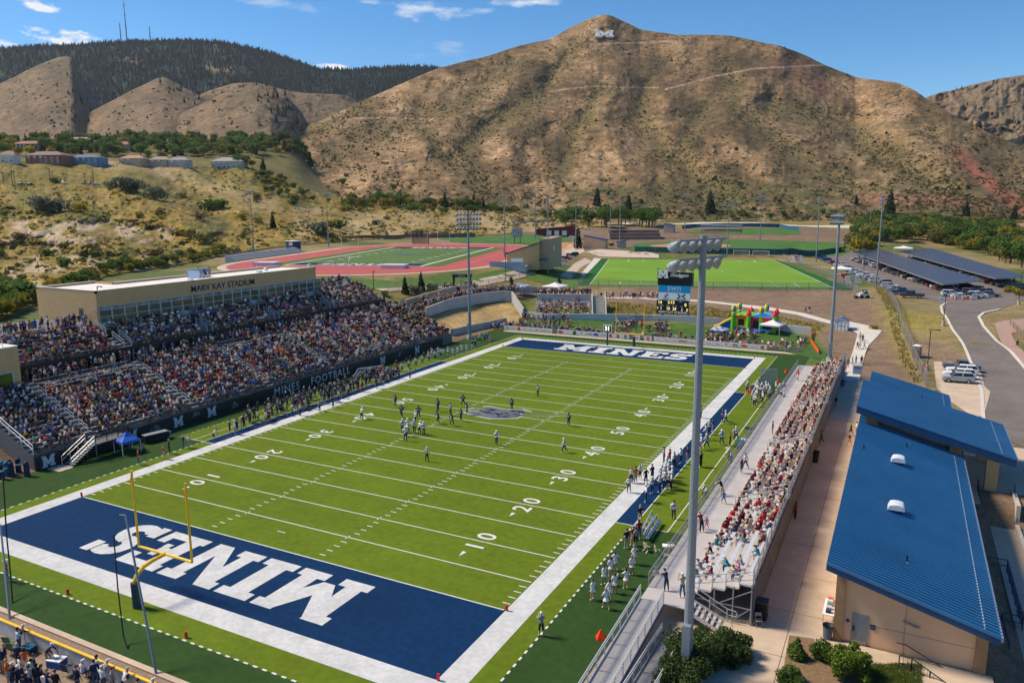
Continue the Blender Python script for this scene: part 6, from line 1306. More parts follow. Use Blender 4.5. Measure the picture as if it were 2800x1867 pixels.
MB().box(11.0, 14.5, 1.5, 24, -1, 9.2).build('tower', BRICKD if 0 else mat('taupe_block', (.38, .27, .19)), FH); MB().box(-4.5, 7.5, -5.5, 0, -1.2, .6).build('terrace', CONC, FH); MB().box(-4.6, 7.6, -5.62, -5.5, -1.2, 2.0).build('mural', mat('mural_blue', (.22, .30, .36), c2=(.35, .42, .46), scale=.7), FH); MB().box(11, 13.5, -1.2, 1.2, 2.3, 2.6).build('awning', BLUET, FH)
f = MB()
for j, pg in enumerate(slab('M', 1.2)): f.add([(14.53+j*.002, 7+a_*2.0, 5.2+b_*1.7) for a_, b_ in pg], [tuple(range(len(pg)))])
f.build('wall_letter', WHT, FH)
shedroof('kiosk', 'small peach hut with a blue mono-pitch roof above the soccer pitch', 'building', 1597, 680, 8, 11, 6, 6.4, 4.4, STUC, BLUET)
shedroof('dugout', 'small grey shed with a blue roof at the ball field corner', 'building', 1687, 678, 8, 4, 4, 3.0, 3.8, STEEL, BLUET)
shedroof('barn', 'dark red metal barn with white garage doors', 'barn', 1466, 643, 12, 24, 12, 3.6, 5.6, mat('barn_red', (.20, .02, .03)), mat('barn_roof', (.17, .02, .03)), .2, doors=((7, 3, 3, WHT), (12, 3, 3, WHT), (17, 3, 3, WHT)))
shedroof('ticket_hut', 'stone tower hut with a small blue roof left of the softball grandstand', 'building', 1815, 637, 5, 7, 6, 6.5, 5.5, mat('stone_tan', (.42, .33, .26), c2=(.5, .4, .32)), BLUET)
SG = thing('softball_stand', 'small grandstand with a long pale blue roof at the softball field', 'grandstand', RC(1914, 637), R_(-4))
for k in range(5): MB().box(0, 28, k*.9, (k+1)*.9, -1, .5+k*.5).build('step', mat('stand_tan', (.34, .25, .20), c2=(.20, .12, .10), scale=.8), SG)
MB().box(-.5, 28.5, 1.5, 6.5, 5.2, 5.5).build('roof', mat('pale_blue_roof', (.30, .45, .65)), SG); [MB().beam((x, 5, 0), (x, 5, 5.2), .25).build('column', STEEL, SG) for x in (0, 9, 19, 28)]
WL = thing('retaining_wall', 'terraced brown retaining wall with lettering behind the ball field', 'wall', (0, 0, 0)); a = Vector(RC(1668, 655)); b = Vector(RC(1808, 655)); d = (b-a).normalized(); n = Vector((-d.y, d.x, 0))
for k in range(3): q = [a+n*(k*4), b+n*(k*4), b+n*(k*4+4), a+n*(k*4+4)]; MB().hexa([Vector((p.x, p.y, 3)) for p in q]+[Vector((p.x, p.y, a.z+1.8+k*1.9)) for p in q]).build('tier', mat('brown_wall', (.20, .135, .10), c2=(.26, .18, .14), scale=.5), WL)
mi_ = a.lerp(b, .22)-n*.1+Vector((0, 0, 4.7)); text('lettering', 'COLO. MINES', 1.5, frame(mi_+n*7.9, d, (0, 0, 1)), mat('letter_dark', (.03, .03, .05)), WL, bold=.03)
x, y, z = RC(700, 668); AH = thing('announcer_hut', 'blue announcer hut with white window band beside the running track', 'hut', on_hill(0, 788, 694) if 0 else RC(783, 690), R_(-15)); MB().box(0, 6, 0, 4, 1.6, 5).build('wall', NAVY if 0 else mat('hut_blue', (.01, .06, .14)), AH); MB().box(0, 6, 0, 4, 0, 1.6).build('base', CONC, AH); MB().box(-.2, 6.2, -.2, 4.2, 5, 5.3).build('roof', RFW, AH); MB().box(2.6, 5.6, -.05, 0, 3.3, 4.5).build('window', mat('hut_window', (.5, .35, .4)), AH)
TS = thing('bleachers', 'low aluminium bleachers beside the far left straight of the running track', 'bleachers', (0, 0, 0));
for k in range(5):
    a = TC-TV*(52+k*.9); q = [a-TU*40, a+TU*15, a+TU*15-TV*.9, a-TU*40-TV*.9]; MB().hexa([Vector((p.x, p.y, TZ-1)) for p in q]+[Vector((p.x, p.y, TZ+.4+k*.4)) for p in q]).build('row', BEN if k % 2 else AD, TS)
for s_, u_, lab in ((-1, -62, 'pale high-jump mat on the near bend of the running track'), (1, -57, 'white landing mat at the left of the track bend')): p = TC+TU*u_+TV*(18 if s_ < 0 else -30); o = MB().box(-4, 4, -2.5, 2.5, 0, 1.1).build('landing_mat', mat('mat_white', (.62, .60, .62))); o.location = (p.x, p.y, TZ+.1); o.rotation_euler = (0, 0, math.atan2(TV.y, TV.x)); tag(o, lab, 'landing mat')
p = TC+TU*60+TV*12; TSB = thing('scoreboard', 'small dark scoreboard on two posts beyond the running track', 'scoreboard', RC(1414, 665)); MB().box(-3, 3, 0, .6, 3, 8).build('panel', mat('small_board', (.06, .08, .12), c2=(.3, .33, .4), scale=.8), TSB); [MB().beam((x, .3, 0), (x, .3, 3.2), .3).build('post', NAVY, TSB) for x in (-1.8, 1.8)]
x, y, z = RC(1148, 668); HC = thing('hammer_cage', 'dark netted throwing cage at the far bend of the running track', 'sports cage', (x, y, z));
for k in range(7): a_ = math.pi*k/6; MB().cyl((5*math.cos(a_), 4*math.sin(a_), 0), (5*math.cos(a_), 4*math.sin(a_), 7), .12).build('post', STEEL, HC)
m_ = MB()
for k in range(6): a_, b_ = math.pi*k/6, math.pi*(k+1)/6; m_.add([(5*math.cos(a_), 4*math.sin(a_), 0), (5*math.cos(b_), 4*math.sin(b_), 0), (5*math.cos(b_), 4*math.sin(b_), 6.8), (5*math.cos(a_), 4*math.sin(a_), 6.8)], [(0, 1, 2, 3)])
m_.build('net', mat('net_brown', (.05, .04, .035), alpha=.6), HC)
GT = thing('entrance_gate', 'black steel entrance gate frame with a name board above the spectators', 'gate', RC(1240, 790), R_(25)); [MB().beam((x, y, 0), (x, y, 3.2), .3).build('post', BLK, GT) for x in (0, 4.6) for y in (0, 2.5)]; MB().box(-.3, 5, -.2, 2.8, 3.2, 3.9).build('name_board', BLK, GT); text('lettering', 'GATE 2', .6, frame((2.3, -.24, 3.55), (1, 0, 0), (0, 0, 1)), WHT, GT)
x, y, z = RC(2298, 903); o = thing('garden_shed', 'white garden shed with dark trim and blue-grey gable roof by the footpath', 'shed', (x-1.3, y, z), R_(-4)); MB().ext([(0, 0, 0), (2.7, 0, 0), (2.7, 0, 2.1), (1.35, 0, 2.75), (0, 0, 2.1)], (0, 2.6, 0)).build('wall', WHT, o)
MB().hexa([(-.15, -.2, 2.05), (1.35, -.2, 2.8), (1.35, 2.8, 2.8), (-.15, 2.8, 2.05), (-.15, -.2, 2.13), (1.35, -.2, 2.88), (1.35, 2.8, 2.88), (-.15, 2.8, 2.13)]).hexa([(1.35, -.2, 2.8), (2.85, -.2, 2.05), (2.85, 2.8, 2.05), (1.35, 2.8, 2.8), (1.35, -.2, 2.88), (2.85, -.2, 2.13), (2.85, 2.8, 2.13), (1.35, 2.8, 2.88)]).build('roof', mat('shed_roof', (.12, .16, .24)), o)
f = MB(); [f.beam((x_, -.02, 0), (x_, -.02, 2.0), .07, .03) for x_ in (.03, .6, 1.35, 2.1, 2.67)]; [f.beam((.6, -.02, z_), (2.1, -.02, z_), .03, .07) for z_ in (1.0, 2.0)]; f.build('trim', mat('trim_dark', (.05, .07, .11)), o)
x, y, z = RC(2506, 977); o = thing('portable_toilet', 'brown portable toilet with a white roof beside the chain-link fence', 'portable toilet', (x, y, z), R_(-15)); MB().box(-.6, .6, -.6, .6, 0, 2.15).build('cabin', mat('toilet_brown', (.26, .17, .13)), o); MB().box(-.66, .66, -.66, .66, 2.15, 2.3).ell((0, 0, 2.3), (.6, .6, .18), 10, 5).build('roof', WHT, o); MB().box(-.4, .4, -.63, -.6, .1, 1.95).build('door', mat('toilet_door', (.32, .22, .17)), o)
x, y, z = RC(2363, 815); o = thing('skid_loader', 'small white skid-steer loader with black cab on the bare dirt', 'loader', (x, y, z), R_(20)); MB().box(-1.3, 1.0, -.6, .6, .45, 1.2).build('body', WHT, o); MB().box(-.5, .7, -.5, .5, 1.2, 2.1).build('cab', BLK, o); [MB().cyl((a_, b_-.15, .42), (a_, b_+.15, .42), .42, .42, 12).build('wheel', TYRE, o) for a_ in (-.8, .7) for b_ in (-.75, .75)]
[MB().path([(1.3, b_, 1.7), (0, b_, 1.9), (-1.6, b_, 1.0), (-1.9, b_, .4)], .1).build('lift_arm', WHT, o) for b_ in (-.62, .62)]; MB().box(-2.5, -1.8, -.85, .85, .1, .65).build('bucket', DKST, o)
def bench(label, pa, pb, z=.03, w_=.3, h=.45, mt=None):
    a = Vector(G(*pa)); b = Vector(G(*pb)); o = thing('bench', label, 'bench', (a.x, a.y, z), math.atan2(b.y-a.y, b.x-a.x)); l_ = (b-a).length; MB().box(0, l_, -w_/2, w_/2, h-.05, h).build('seat', BEN if mt is None else mt, o); MB().box(0, l_, w_/2+.1, w_/2+.14, h+.2, h+.5).build('backrest', BEN if mt is None else mt, o)
    for k in range(4): x_ = .3+(l_-.6)*k/3; MB().beam((x_, -w_/2, 0), (x_, w_/2, 0), .05).beam((x_, 0, 0), (x_, 0, h-.05), .06).beam((x_, w_/2, h-.1), (x_, w_/2+.12, h+.45), .05).build('leg', STEEL, o)
BS = MATS['bench_silver']
bench('long silver team bench behind the away team near the folding chairs', (1770, 1484), (1804, 1433), mt=BS); bench('second long silver team bench left of the first', (1762, 1475), (1790, 1422), mt=BS)
bench('long white bench on the home sideline beneath the wall letters', (982, 1022), (1052, 1013), mt=BS); bench('long white bench on the home sideline, the nearer one', (985, 1032), (1062, 1020), mt=BS); bench('short silver bench angled to the home sideline', (974, 1040), (984, 1022), mt=BS)
def chair(label, px, py, rz, mt):
    x, y = G(px, py); o = thing('folding_chair', label, 'chair', (x, y, .03), R_(rz), 'folding chairs by the away bench'); MB().box(-.22, .22, -.22, .22, .42, .45).build('seat', mt, o); MB().box(-.22, .22, .2, .23, .62, .88).build('backrest', mt, o)
    for sx in (-.21, .21): MB().beam((sx, -.25, 0), (sx, .22, .9), .03).beam((sx, .28, 0), (sx, -.2, .44), .03).build('leg', STEEL, o)
CT = mat('chair_tan', (.40, .33, .22))
chair('tan folding chair nearest the team bench', 1768, 1508, 150, CT); chair('tan folding chair second from the team bench', 1797, 1518, 120, CT); chair('tan folding chair standing farthest up the field', 1832, 1505, 190, CT); chair('tan folding chair nearest the ramp fence', 1822, 1530, 20, CT); chair('tan folding chair tucked against the ramp railing', 1848, 1522, 60, CT)
x, y = G(1827, 1513); o = thing('folding_table', 'small white folding table among the tan folding chairs', 'table', (x, y, .03), R_(20)); MB().box(-.5, .5, -.3, .3, .68, .72).build('table_top', WHT, o); [MB().beam((a_, b_, 0), (a_, b_, .68), .03).build('leg', STEEL, o) for a_ in (-.42, .42) for b_ in (-.24, .24)]
def cone(label, px, py, h, z=.03, r=.32):
    x, y = G(px, py, z); o = MB().add([(-r, -r, 0), (r, -r, 0), (r, r, 0), (-r, r, 0), (0, 0, h)], [(3, 2, 1, 0), (0, 1, 4), (1, 2, 4), (2, 3, 4), (3, 0, 4)]).build('marker_cone', ORG if 0 else mat('cone_red', (.85, .05, .01), rough=.5)); o.location = (x, y, z); o.rotation_euler = (0, 0, .5); tag(o, label, 'cone')
cone('big red pyramid yard marker on the dark turf below the cheerleaders', 1643, 1744, .72); cone('red pyramid marker on dark turf nearer the corner of the away bleachers', 2150, 1018, .7, r=.28); cone('red pyramid marker on dark turf beside the netted frame', 2128, 1048, .7, r=.28); cone('red marker box beside the player at the edge of the huddle', 2047, 1072, .45, r=.4)
def bin_(label, x, y, z, mt, r=.3, h=.85):
    o = thing('trash_can', label, 'trash can', (x, y, z)); MB().cyl((0, 0, 0), (0, 0, h), r*.8, r, 12, cap=False).cyl((0, 0, 0), (0, 0, .02), r*.8, r*.8, 12).build('bin', mt, o); MB().cyl((0, 0, h-.06), (0, 0, h+.03), r*1.06, r*1.06, 12, cap=False).cyl((0, 0, h*.7), (0, 0, h*.72), r*.9, r*.9, 12).build('bin_liner', BLK, o)
GR = mat('bin_grey', (.10, .12, .14), rough=.6)
for (px, py), lab in (((2262, 1743), 'grey trash can with a liner at the corner of the peach building'), ((2305, 1056), 'grey trash can on the walkway beside the white footpath sign'), ((2305, 1018), 'dark trash can behind the far end of the away bleachers'), ((2228, 1262), 'large black bin against the bleacher back screen, the farther one'), ((2606, 1046), 'green-grey trash can in front of the silver SUV')):
    x, y = G(px, py, .05); bin_(lab, x, y, .05, BLK if 'black' in lab else GR, .45 if 'large' in lab else .34, 1.2 if 'large' in lab else .95)
x, y = G(2083, 1690, .04); o = thing('speaker_cart', 'tall black boxy bin beside the near end of the bleacher back screen', 'box', (x, y, .04)); MB().box(-.35, .35, -.4, .4, .1, 1.3).build('body', BLK, o); MB().box(-.38, .38, -.43, .43, 1.3, 1.42).build('lid', DKST, o)
x, y = G(2076, 1702, .04); o = thing('folding_chair', 'beige folding chair behind the near end of the away bleachers', 'chair', (x, y-.4, .04), .4); MB().box(-.22, .22, -.22, .22, .42, .45).build('seat', CT, o); MB().box(-.22, .22, .2, .23, .62, .88).build('backrest', CT, o); [MB().beam((s_, -.25, 0), (s_, .22, .9), .03).beam((s_, .28, 0), (s_, -.2, .44), .03).build('leg', STEEL, o) for s_ in (-.21, .21)]
o = thing('folding_table', 'white folding table loaded with goods at the left wall of the peach building', 'table', (69.75, 9.6, .04)); MB().box(-.38, .38, -1.2, 1.2, .7, .75).build('table_top', WHT, o); [MB().beam((a_, b_, 0), (a_, b_, .7), .04).build('leg', STEEL, o) for a_ in (-.33, .33) for b_ in (-1.0, 1.0)]
for k, (dy, c_) in enumerate(((-.8, (.03,.05,.12)), (-.3, (.5,.5,.5)), (.2, (.10,.25,.3)), (.6, (.6,.5,.4)), (.95, (.5,.1,.05)))): o = MB().box(-.2, .15, -.18, .18, 0, .2).build('merchandise_box', mat('goods_%d' % k, c_)); o.location = (69.75, 9.6+dy, .79); tag(o, ['navy', 'grey', 'teal', 'beige', 'red'][k]+' goods box on the white table by the peach building', 'box')
DU = mat('dummy_navy', (.012, .03, .07), rough=.5); DT = mat('dummy_teal', (.02, .16, .25), rough=.5)
for k, (px, py, m_) in enumerate([(8, 1300, DT), (20, 1302, DT), (33, 1303, DU), (52, 1292, DU), (75, 1302, DU), (5, 1310, DU), (28, 1296, DU)]):
    x, y = G(px, py); o = thing('tackling_dummy', '%s upright padded dummy, %s from the left by the stand corner' % ('teal' if m_ == DT else 'navy', ordn(k)), 'dummy', (x, y, .02), 0, 'padded dummies by the stand corner'); MB().cyl((0, 0, 0), (0, 0, 1.5), .30, .26, 12).ell((0, 0, 1.5), (.26, .26, .2), 10, 5).build('pad', m_, o); MB().cyl((0, 0, .9), (0, 0, 1.1), .31, .30, 12, cap=False).build('band', WHT if k % 2 else NAVY, o)
for (px, py), s_, lab in (((2343, 1029), 1.4, 'white folding sign board standing on the footpath'), ((2575, 830), 1.0, 'white notice board on a post at the road bend'), ((2623, 820), 1.2, 'white barrier panel among the orange barrels, left one'), ((2664, 821), 1.2, 'white barrier panel among the orange barrels, right one')):
    x, y, z = RC(px, py); o = thing('sign_board', lab, 'sign', (x, y, z), R_(10)); MB().box(-s_*.5, s_*.5, -.03, .03, .35, .35+s_*1.1).build('panel', mat('sign_pale', (.66, .70, .74)), o); MB().beam((-s_*.4, 0, 0), (-s_*.4, 0, .4), .05).beam((s_*.4, 0, 0), (s_*.4, 0, .4), .05).build('leg', STEEL, o); MB().box(-s_*.35, s_*.35, -.04, -.03, s_*.9, s_*1.2).box(-s_*.35, s_*.35, -.04, -.03, s_*.55, s_*.62).build('print', mat('sign_print', (.2, .3, .42)), o)
for k, (px, py) in enumerate(((2612, 820), (2634, 820), (2645, 818), (2655, 820))): x, y, z = RC(px, py); o = thing('traffic_barrel', 'orange traffic barrel %s in the line at the car park entrance' % ordn(k), 'barrel', (x, y, z), 0, 'orange barrels at the car park entrance'); MB().cyl((0, 0, 0), (0, 0, 1), .32, .26, 10).build('drum', ORG, o); MB().cyl((0, 0, .55), (0, 0, .7), .30, .29, 10, cap=False).build('stripe', WHT, o)
x, y = G(2035, 1225); o = thing('equipment_cart', 'teal and red loaded equipment cart by the away walkway fence', 'cart', (x, y, .03), R_(60)); MB().box(-1.1, 1.1, -.5, .5, .35, .75).build('tray', mat('cart_green', (.03, .10, .10)), o); [MB().box(-.9+k*.6, -.45+k*.6, -.35, .35, .75, 1.15).build('cooler', m_, o) for k, m_ in enumerate((DT, WHT, DT))]; [MB().cyl((a_, b_-.05, .15), (a_, b_+.05, .15), .15).build('wheel', TYRE, o) for a_ in (-.8, .8) for b_ in (-.4, .4)]
x, y = G(2056, 1186); o = thing('massage_table', 'dark blue padded treatment table beside the equipment cart', 'table', (x, y, .03), R_(30)); MB().box(-.9, .9, -.4, .4, .7, .8).build('pad', DU, o); [MB().beam((a_, b_, 0), (a_, b_, .7), .05).build('leg', STEEL, o) for a_ in (-.8, .8) for b_ in (-.35, .35)]
for (px, py), lab in (((426, 1205), 'black equipment chest in front of the home stand wall beside the blue tent'),): x, y = G(px, py); o = thing('equipment_chest', lab, 'chest', (x, y, .03), R_(78)); MB().box(-1.5, 1.5, -.5, .5, .1, 1.0).build('body', BLK, o); MB().box(-1.5, 1.5, -.5, .5, 1.0, 1.05).build('lid', STEEL, o); MB().box(1.6, 2.0, -.2, .2, .3, .8).build('cooler', DT, o)
def cooler(label, px, py, rz, body, lid, s_=1.0):
    x, y = G(px, py); o = thing('cooler', label, 'cooler', (x, y, .03), R_(rz)); MB().box(-.42*s_, .42*s_, -.28*s_, .28*s_, 0, .45).build('body', body, o); MB().box(-.43*s_, .43*s_, -.29*s_, .29*s_, .45, .52).build('lid', lid, o); MB().path([(-.45*s_, 0, .3), (-.5*s_, 0, .15), (-.45*s_, 0, .1)], .02).build('handle', STEEL, o)
cooler('blue cooler with a white lid beside the yellow capped fence', 157, 1820, 15, TBl, WHT, 1.2); cooler('dark cooler behind the seated spectators by the fence', 270, 1848, 15, DKST, STEEL, 1.1); cooler('teal topped bag beside the man leaning on the fence', 80, 1785, 10, DU, DT)
def camp(label, px, py, rz, mt):
    x, y = G(px, py); o = thing('camp_chair', label, 'chair', (x, y, .03), R_(rz)); MB().hexa([(-.28, -.25, .40), (.28, -.25, .40), (.28, .25, .34), (-.28, .25, .34), (-.28, -.25, .43), (.28, -.25, .43), (.28, .25, .37), (-.28, .25, .37)]).build('seat', mt, o); MB().hexa([(-.28, .24, .38), (.28, .24, .38), (.28, .27, .38), (-.28, .27, .38), (-.28, .38, .95), (.28, .38, .95), (.28, .41, .95), (-.28, .41, .95)]).build('backrest', mt, o)
    for sx in (-1, 1): MB().beam((sx*.29, -.28, 0), (sx*.29, .28, .38), .025).beam((sx*.29, .32, 0), (sx*.29, -.26, .6), .025).beam((sx*.29, .26, .36), (sx*.29, .4, .96), .025).build('leg', STEEL, o)
LG = mat('chair_green', (.10, .17, .09)); camp('green camp chair at the left picture edge by the fence', 30, 1768, 200, LG); camp('second green camp chair nearer the camera', 35, 1785, 205, LG); camp('navy camp chair beside the blue cooler', 190, 1845, 190, DU); camp('grey camp chair in front of the fence post', 240, 1845, 190, mat('chair_grey', (.13, .17, .19)))
# ================================================================ PEOPLE
SKIN = [mat('skin_%d' % i, c, rough=.55, var=.05) for i, c in enumerate([(.55,.33,.23),(.46,.26,.17),(.30,.16,.10),(.62,.40,.30),(.15,.075,.045)])]
HAIR = [mat('hair_%d' % i, c, rough=.6) for i, c in enumerate([(.03,.018,.01),(.09,.05,.025),(.35,.22,.09),(.012,.01,.01),(.30,.28,.26)])]
CL = {n: mat('cloth_'+n, c, rough=.85, var=.10, scale=5) for n, c in dict(white=(.70,.70,.70), navy=(.016,.026,.075), black=(.014,.014,.017), maroon=(.20,.012,.028), red=(.60,.02,.03), grey=(.26,.26,.27), khaki=(.42,.34,.22), blue=(.03,.13,.42), teal=(.02,.26,.30), denim=(.06,.10,.20), orange=(.75,.16,.02), green=(.03,.22,.08), pink=(.70,.25,.33), tan=(.46,.36,.26), lime=(.20,.60,.06), yellow=(.65,.45,.05), purple=(.10,.04,.18), sky=(.25,.42,.62)).items()}
def stripes():
    m_ = bpy.data.materials.new('cloth_striped'); m_.use_nodes = True; t = m_.node_tree; b = t.nodes['Principled BSDF']; tc_ = t.nodes.new('ShaderNodeTexCoord'); w_ = t.nodes.new('ShaderNodeTexWave'); w_.inputs['Scale'].default_value = 3.2; r = t.nodes.new('ShaderNodeValToRGB'); r.color_ramp.interpolation = 'CONSTANT'; r.color_ramp.elements[1].position = .5; r.color_ramp.elements[0].color = (.015, .015, .018, 1); r.color_ramp.elements[1].color = (.7, .7, .7, 1)
    t.links.new(tc_.outputs['Object'], w_.inputs['Vector']); t.links.new(w_.outputs['Fac'], r.inputs['Fac']); t.links.new(r.outputs['Color'], b.inputs['Base Color']); b.inputs['Roughness'].default_value = .85; return m_
CL['striped'] = stripes()
HELW = mat('helmet_white', (.72, .72, .72), rough=.2, spec=.6); HELN = mat('helmet_navy', (.02, .028, .06), rough=.2, spec=.6)
def V3(*a): return Vector(a)
def skeleton(p):
    """joint positions of one pose; faces +Y"""
    sit = p.get('sit'); lean = p.get('lean', 0.0); ph = p.get('ph', .60 if sit else .93); wd_ = p.get('wide', 1.0); sp = p.get('spread', .10)
    pel = V3(0, 0, ph); up_ = V3(0, math.sin(lean), math.cos(lean)); ch = pel+up_*.27; uc = pel+up_*.46; nk = uc+V3(0, math.sin(lean*1.1), math.cos(lean*1.1))*.11
    hd = nk+V3(0, .03+math.sin(lean*.5)*.05, .14); tp = hd+V3(0, -.01, .085)
    J = dict(pel=(pel, .135, .10), ch=(ch, .13*wd_, .095), uc=(uc, .14*wd_, .10), nk=(nk, .055, .055), hd=(hd, .082, .095), tp=(tp, .065, .07))
    E = [('pel', 'ch', 1), ('ch', 'uc', 1), ('uc', 'nk', 0), ('nk', 'hd', 0), ('hd', 'tp', 0)]
    for s_, S in ((-1, 'L'), (1, 'R')):
        q = p.get(S, p.get('arm')); sh = uc+V3(s_*.185*wd_, 0, .0)-up_*.02; el = sh+V3(s_*q[0][0], q[0][1], q[0][2]); wr = el+V3(s_*q[1][0], q[1][1], q[1][2])
        fd = (wr-el).normalized(); J['sh'+S] = (sh, .068*wd_, .068*wd_); J['el'+S] = (el, .045, .045); J['wr'+S] = (wr, .030, .030); pm = wr+fd*.07; J['pm'+S] = (pm, .036, .020)
        E += [('uc', 'sh'+S, 1), ('sh'+S, 'el'+S, 1), ('el'+S, 'wr'+S, 5), ('wr'+S, 'pm'+S, 0)]
        side = fd.cross(V3(0, 1, 0) if abs(fd.y) < .8 else V3(0, 0, 1)).normalized()
        for k, (o_, l_) in enumerate(((-.027, .075), (-.009, .085), (.009, .08), (.027, .062))):
            a = pm+side*o_+fd*.035; b = a+fd*l_*.9+V3(0, .012, -.012); J['f%d%s' % (k, S)] = (a, .010, .010); J['g%d%s' % (k, S)] = (b, .007, .007); E += [('pm'+S, 'f%d%s' % (k, S), 0), ('f%d%s' % (k, S), 'g%d%s' % (k, S), 0)]
        a = wr+fd*.035+side*.045*s_; J['th'+S] = (a+fd*.03, .010, .010); E.append(('wr'+S, 'th'+S, 0))
        hp = pel+V3(s_*.085, 0, -.05); lg = p.get('leg'+S, p.get('leg')); kn = hp+V3(s_*lg[0][0], lg[0][1], lg[0][2]); an = kn+V3(s_*lg[1][0], lg[1][1], lg[1][2])
        J['hp'+S] = (hp, .092, .095); J['kn'+S] = (kn, .062, .062); J['ca'+S] = (kn.lerp(an, .35), .055, .058); J['an'+S] = (an, .036, .038); J['to'+S] = (an+V3(s_*.02, .17, -.045), .042, .028)
        E += [('pel', 'hp'+S, 2), ('hp'+S, 'kn'+S, 2), ('kn'+S, 'ca'+S, 4), ('ca'+S, 'an'+S, 4), ('an'+S, 'to'+S, 3)]
    return J, E
HANG = ((.05, .02, -.29), (.02, .07, -.24))
POSES = {
 'stand': dict(arm=HANG, leg=((.03, .02, -.42), (.01, -.03, -.40))),
 'relax': dict(arm=((.06, -.02, -.29), (.03, .10, -.22)), legL=((.06, .06, -.41), (.02, -.02, -.40)), legR=((.02, -.03, -.42), (.02, -.03, -.39)), lean=.04),
 'hips': dict(arm=((.19, -.04, -.20), (-.13, .10, -.17)), leg=((.07, .02, -.42), (.03, -.03, -.39))),
 'fold': dict(arm=((.06, .03, -.28), (-.22, .18, .03)), leg=((.04, .02, -.42), (.02, -.03, -.40)), lean=.03),
 'walk': dict(L=((.04, .14, -.25), (0, .18, -.12)), R=((.05, -.16, -.25), (0, -.02, -.25)), legL=((.02, .20, -.37), (0, .02, -.41)), legR=((.02, -.14, -.39), (0, -.22, -.32)), lean=.08, ph=.90),
 'knees': dict(arm=((.05, .20, -.22), (-.02, .06, -.24)), leg=((.10, .16, -.38), (.02, -.12, -.36)), lean=.75, ph=.86),
 'stance': dict(arm=((.10, .12, -.24), (-.02, .20, -.10)), leg=((.14, .12, -.37), (.06, -.10, -.36)), lean=.35, ph=.86),
 'raise': dict(L=((.05, .08, -.27), (-.12, .18, .02)), R=((.10, .10, .24), (-.02, .06, .24)), leg=((.04, .02, -.42), (.02, -.03, -.40))),
 'photo': dict(arm=((.08, .18, -.16), (-.14, .14, .20)), leg=((.05, .02, -.42), (.02, -.03, -.40)), lean=.04),
 'rail': dict(arm=((.04, .22, -.18), (-.06, .23, .0)), leg=((.05, -.02, -.42), (.02, -.03, -.38)), lean=.55, ph=.90),
 'squat': dict(arm=((.05, .24, -.16), (-.08, .12, -.12)), leg=((.16, .34, -.05), (.0, -.10, -.40)), lean=.5, ph=.55),
 'sit': dict(sit=1, arm=((.04, .12, -.26), (-.06, .22, -.06)), leg=((.05, .42, -.02), (.01, -.02, -.42)), lean=.12),
 'sitlean': dict(sit=1, arm=((.04, .26, -.18), (-.08, .16, -.08)), leg=((.08, .42, -.01), (.02, -.04, -.42)), lean=.62),
 'sitphone': dict(sit=1, arm=((.04, .14, -.25), (-.13, .20, .06)), leg=((.04, .41, -.01), (.02, .06, -.42)), lean=.30),
 'sitfold': dict(sit=1, L=((.04, .05, -.28), (-.20, .18, .02)), R=((.06, .14, -.24), (-.05, .23, -.02)), leg=((.02, .42, .03), (.06, .08, -.42)), lean=.02),
 'sitback': dict(sit=1, arm=((.10, .02, -.26), (.0, .20, -.10)), leg=((.10, .40, .0), (.0, .10, -.40)), lean=-.12),
}
def body_mesh(pose, wide=1.0):
    p = dict(POSES[pose]); p['wide'] = wide; J, E = skeleton(p); names = list(J); ix = {n: i for i, n in enumerate(names)}
    me = bpy.data.meshes.new('person'); me.from_pydata([tuple(J[n][0]) for n in names], [(ix[a], ix[b]) for a, b, _ in E], [])
    o = bpy.data.objects.new('tmp', me); COL.objects.link(o); o.modifiers.new('s', 'SKIN'); sv_ = me.skin_vertices[0].data
    for n in names: sv_[ix[n]].radius = (J[n][1]*1.1, J[n][2]*1.1); sv_[ix[n]].use_root = (n == 'pel')
    sb_ = o.modifiers.new('u', 'SUBSURF'); sb_.levels = 1; sb_.render_levels = 1
    dg = bpy.context.evaluated_depsgraph_get(); m2 = bpy.data.meshes.new_from_object(o.evaluated_get(dg)); bpy.data.objects.remove(o)
    co = np.zeros(len(m2.vertices)*3); m2.vertices.foreach_get('co', co); co = co.reshape(-1, 3)
    A = np.array([J[a][0] for a, b, _ in E]); B = np.array([J[b][0] for a, b, _ in E]); RR_ = np.array([min(J[a][1], .14) for a, b, _ in E]); reg = np.array([r for *_, r in E])
    mi = []
    for pl in m2.polygons:
        c = np.array(pl.center); d_ = B-A; t = np.clip(((c-A)*d_).sum(1)/((d_**2).sum(1)+1e-9), 0, 1); di = np.linalg.norm(c-A-d_*t[:, None], axis=1)-RR_*.45; k = int(di.argmin()); r = reg[k]
        if k == 2 and t[2] < .45: r = 1
        if r == 2 and 0: pass
        mi.append(int(r))
    mb = MB(); mb.v = [tuple(v) for v in co]; mb.f = [tuple(pl.vertices) for pl in m2.polygons]; mb.m = mi
    hd = J['hd'][0]; mb.ell(hd+V3(0, .10, -.02), (.014, .022, .026), 5, 4, 0)
    for s_ in (-1, 1): mb.ell(hd+V3(s_*.034, .088, .015), (.013, .010, .008), 5, 3, 3); mb.ell(hd+V3(s_*.088, 0, -.01), (.012, .022, .03), 5, 4, 0)
    mb.ell(hd+V3(0, .088, -.06), (.024, .010, .006), 5, 3, 3)
    me = mb.mesh('person', [SKIN[0]]*6, smooth=True); me.polygons.foreach_set('material_index', mb.m); me.update()
    return me, hd, J
BODY = {}
def get_body(pose, wide=1.0):
    k = (pose, wide)
    if k not in BODY: BODY[k] = body_mesh(pose, wide)
    return BODY[k]
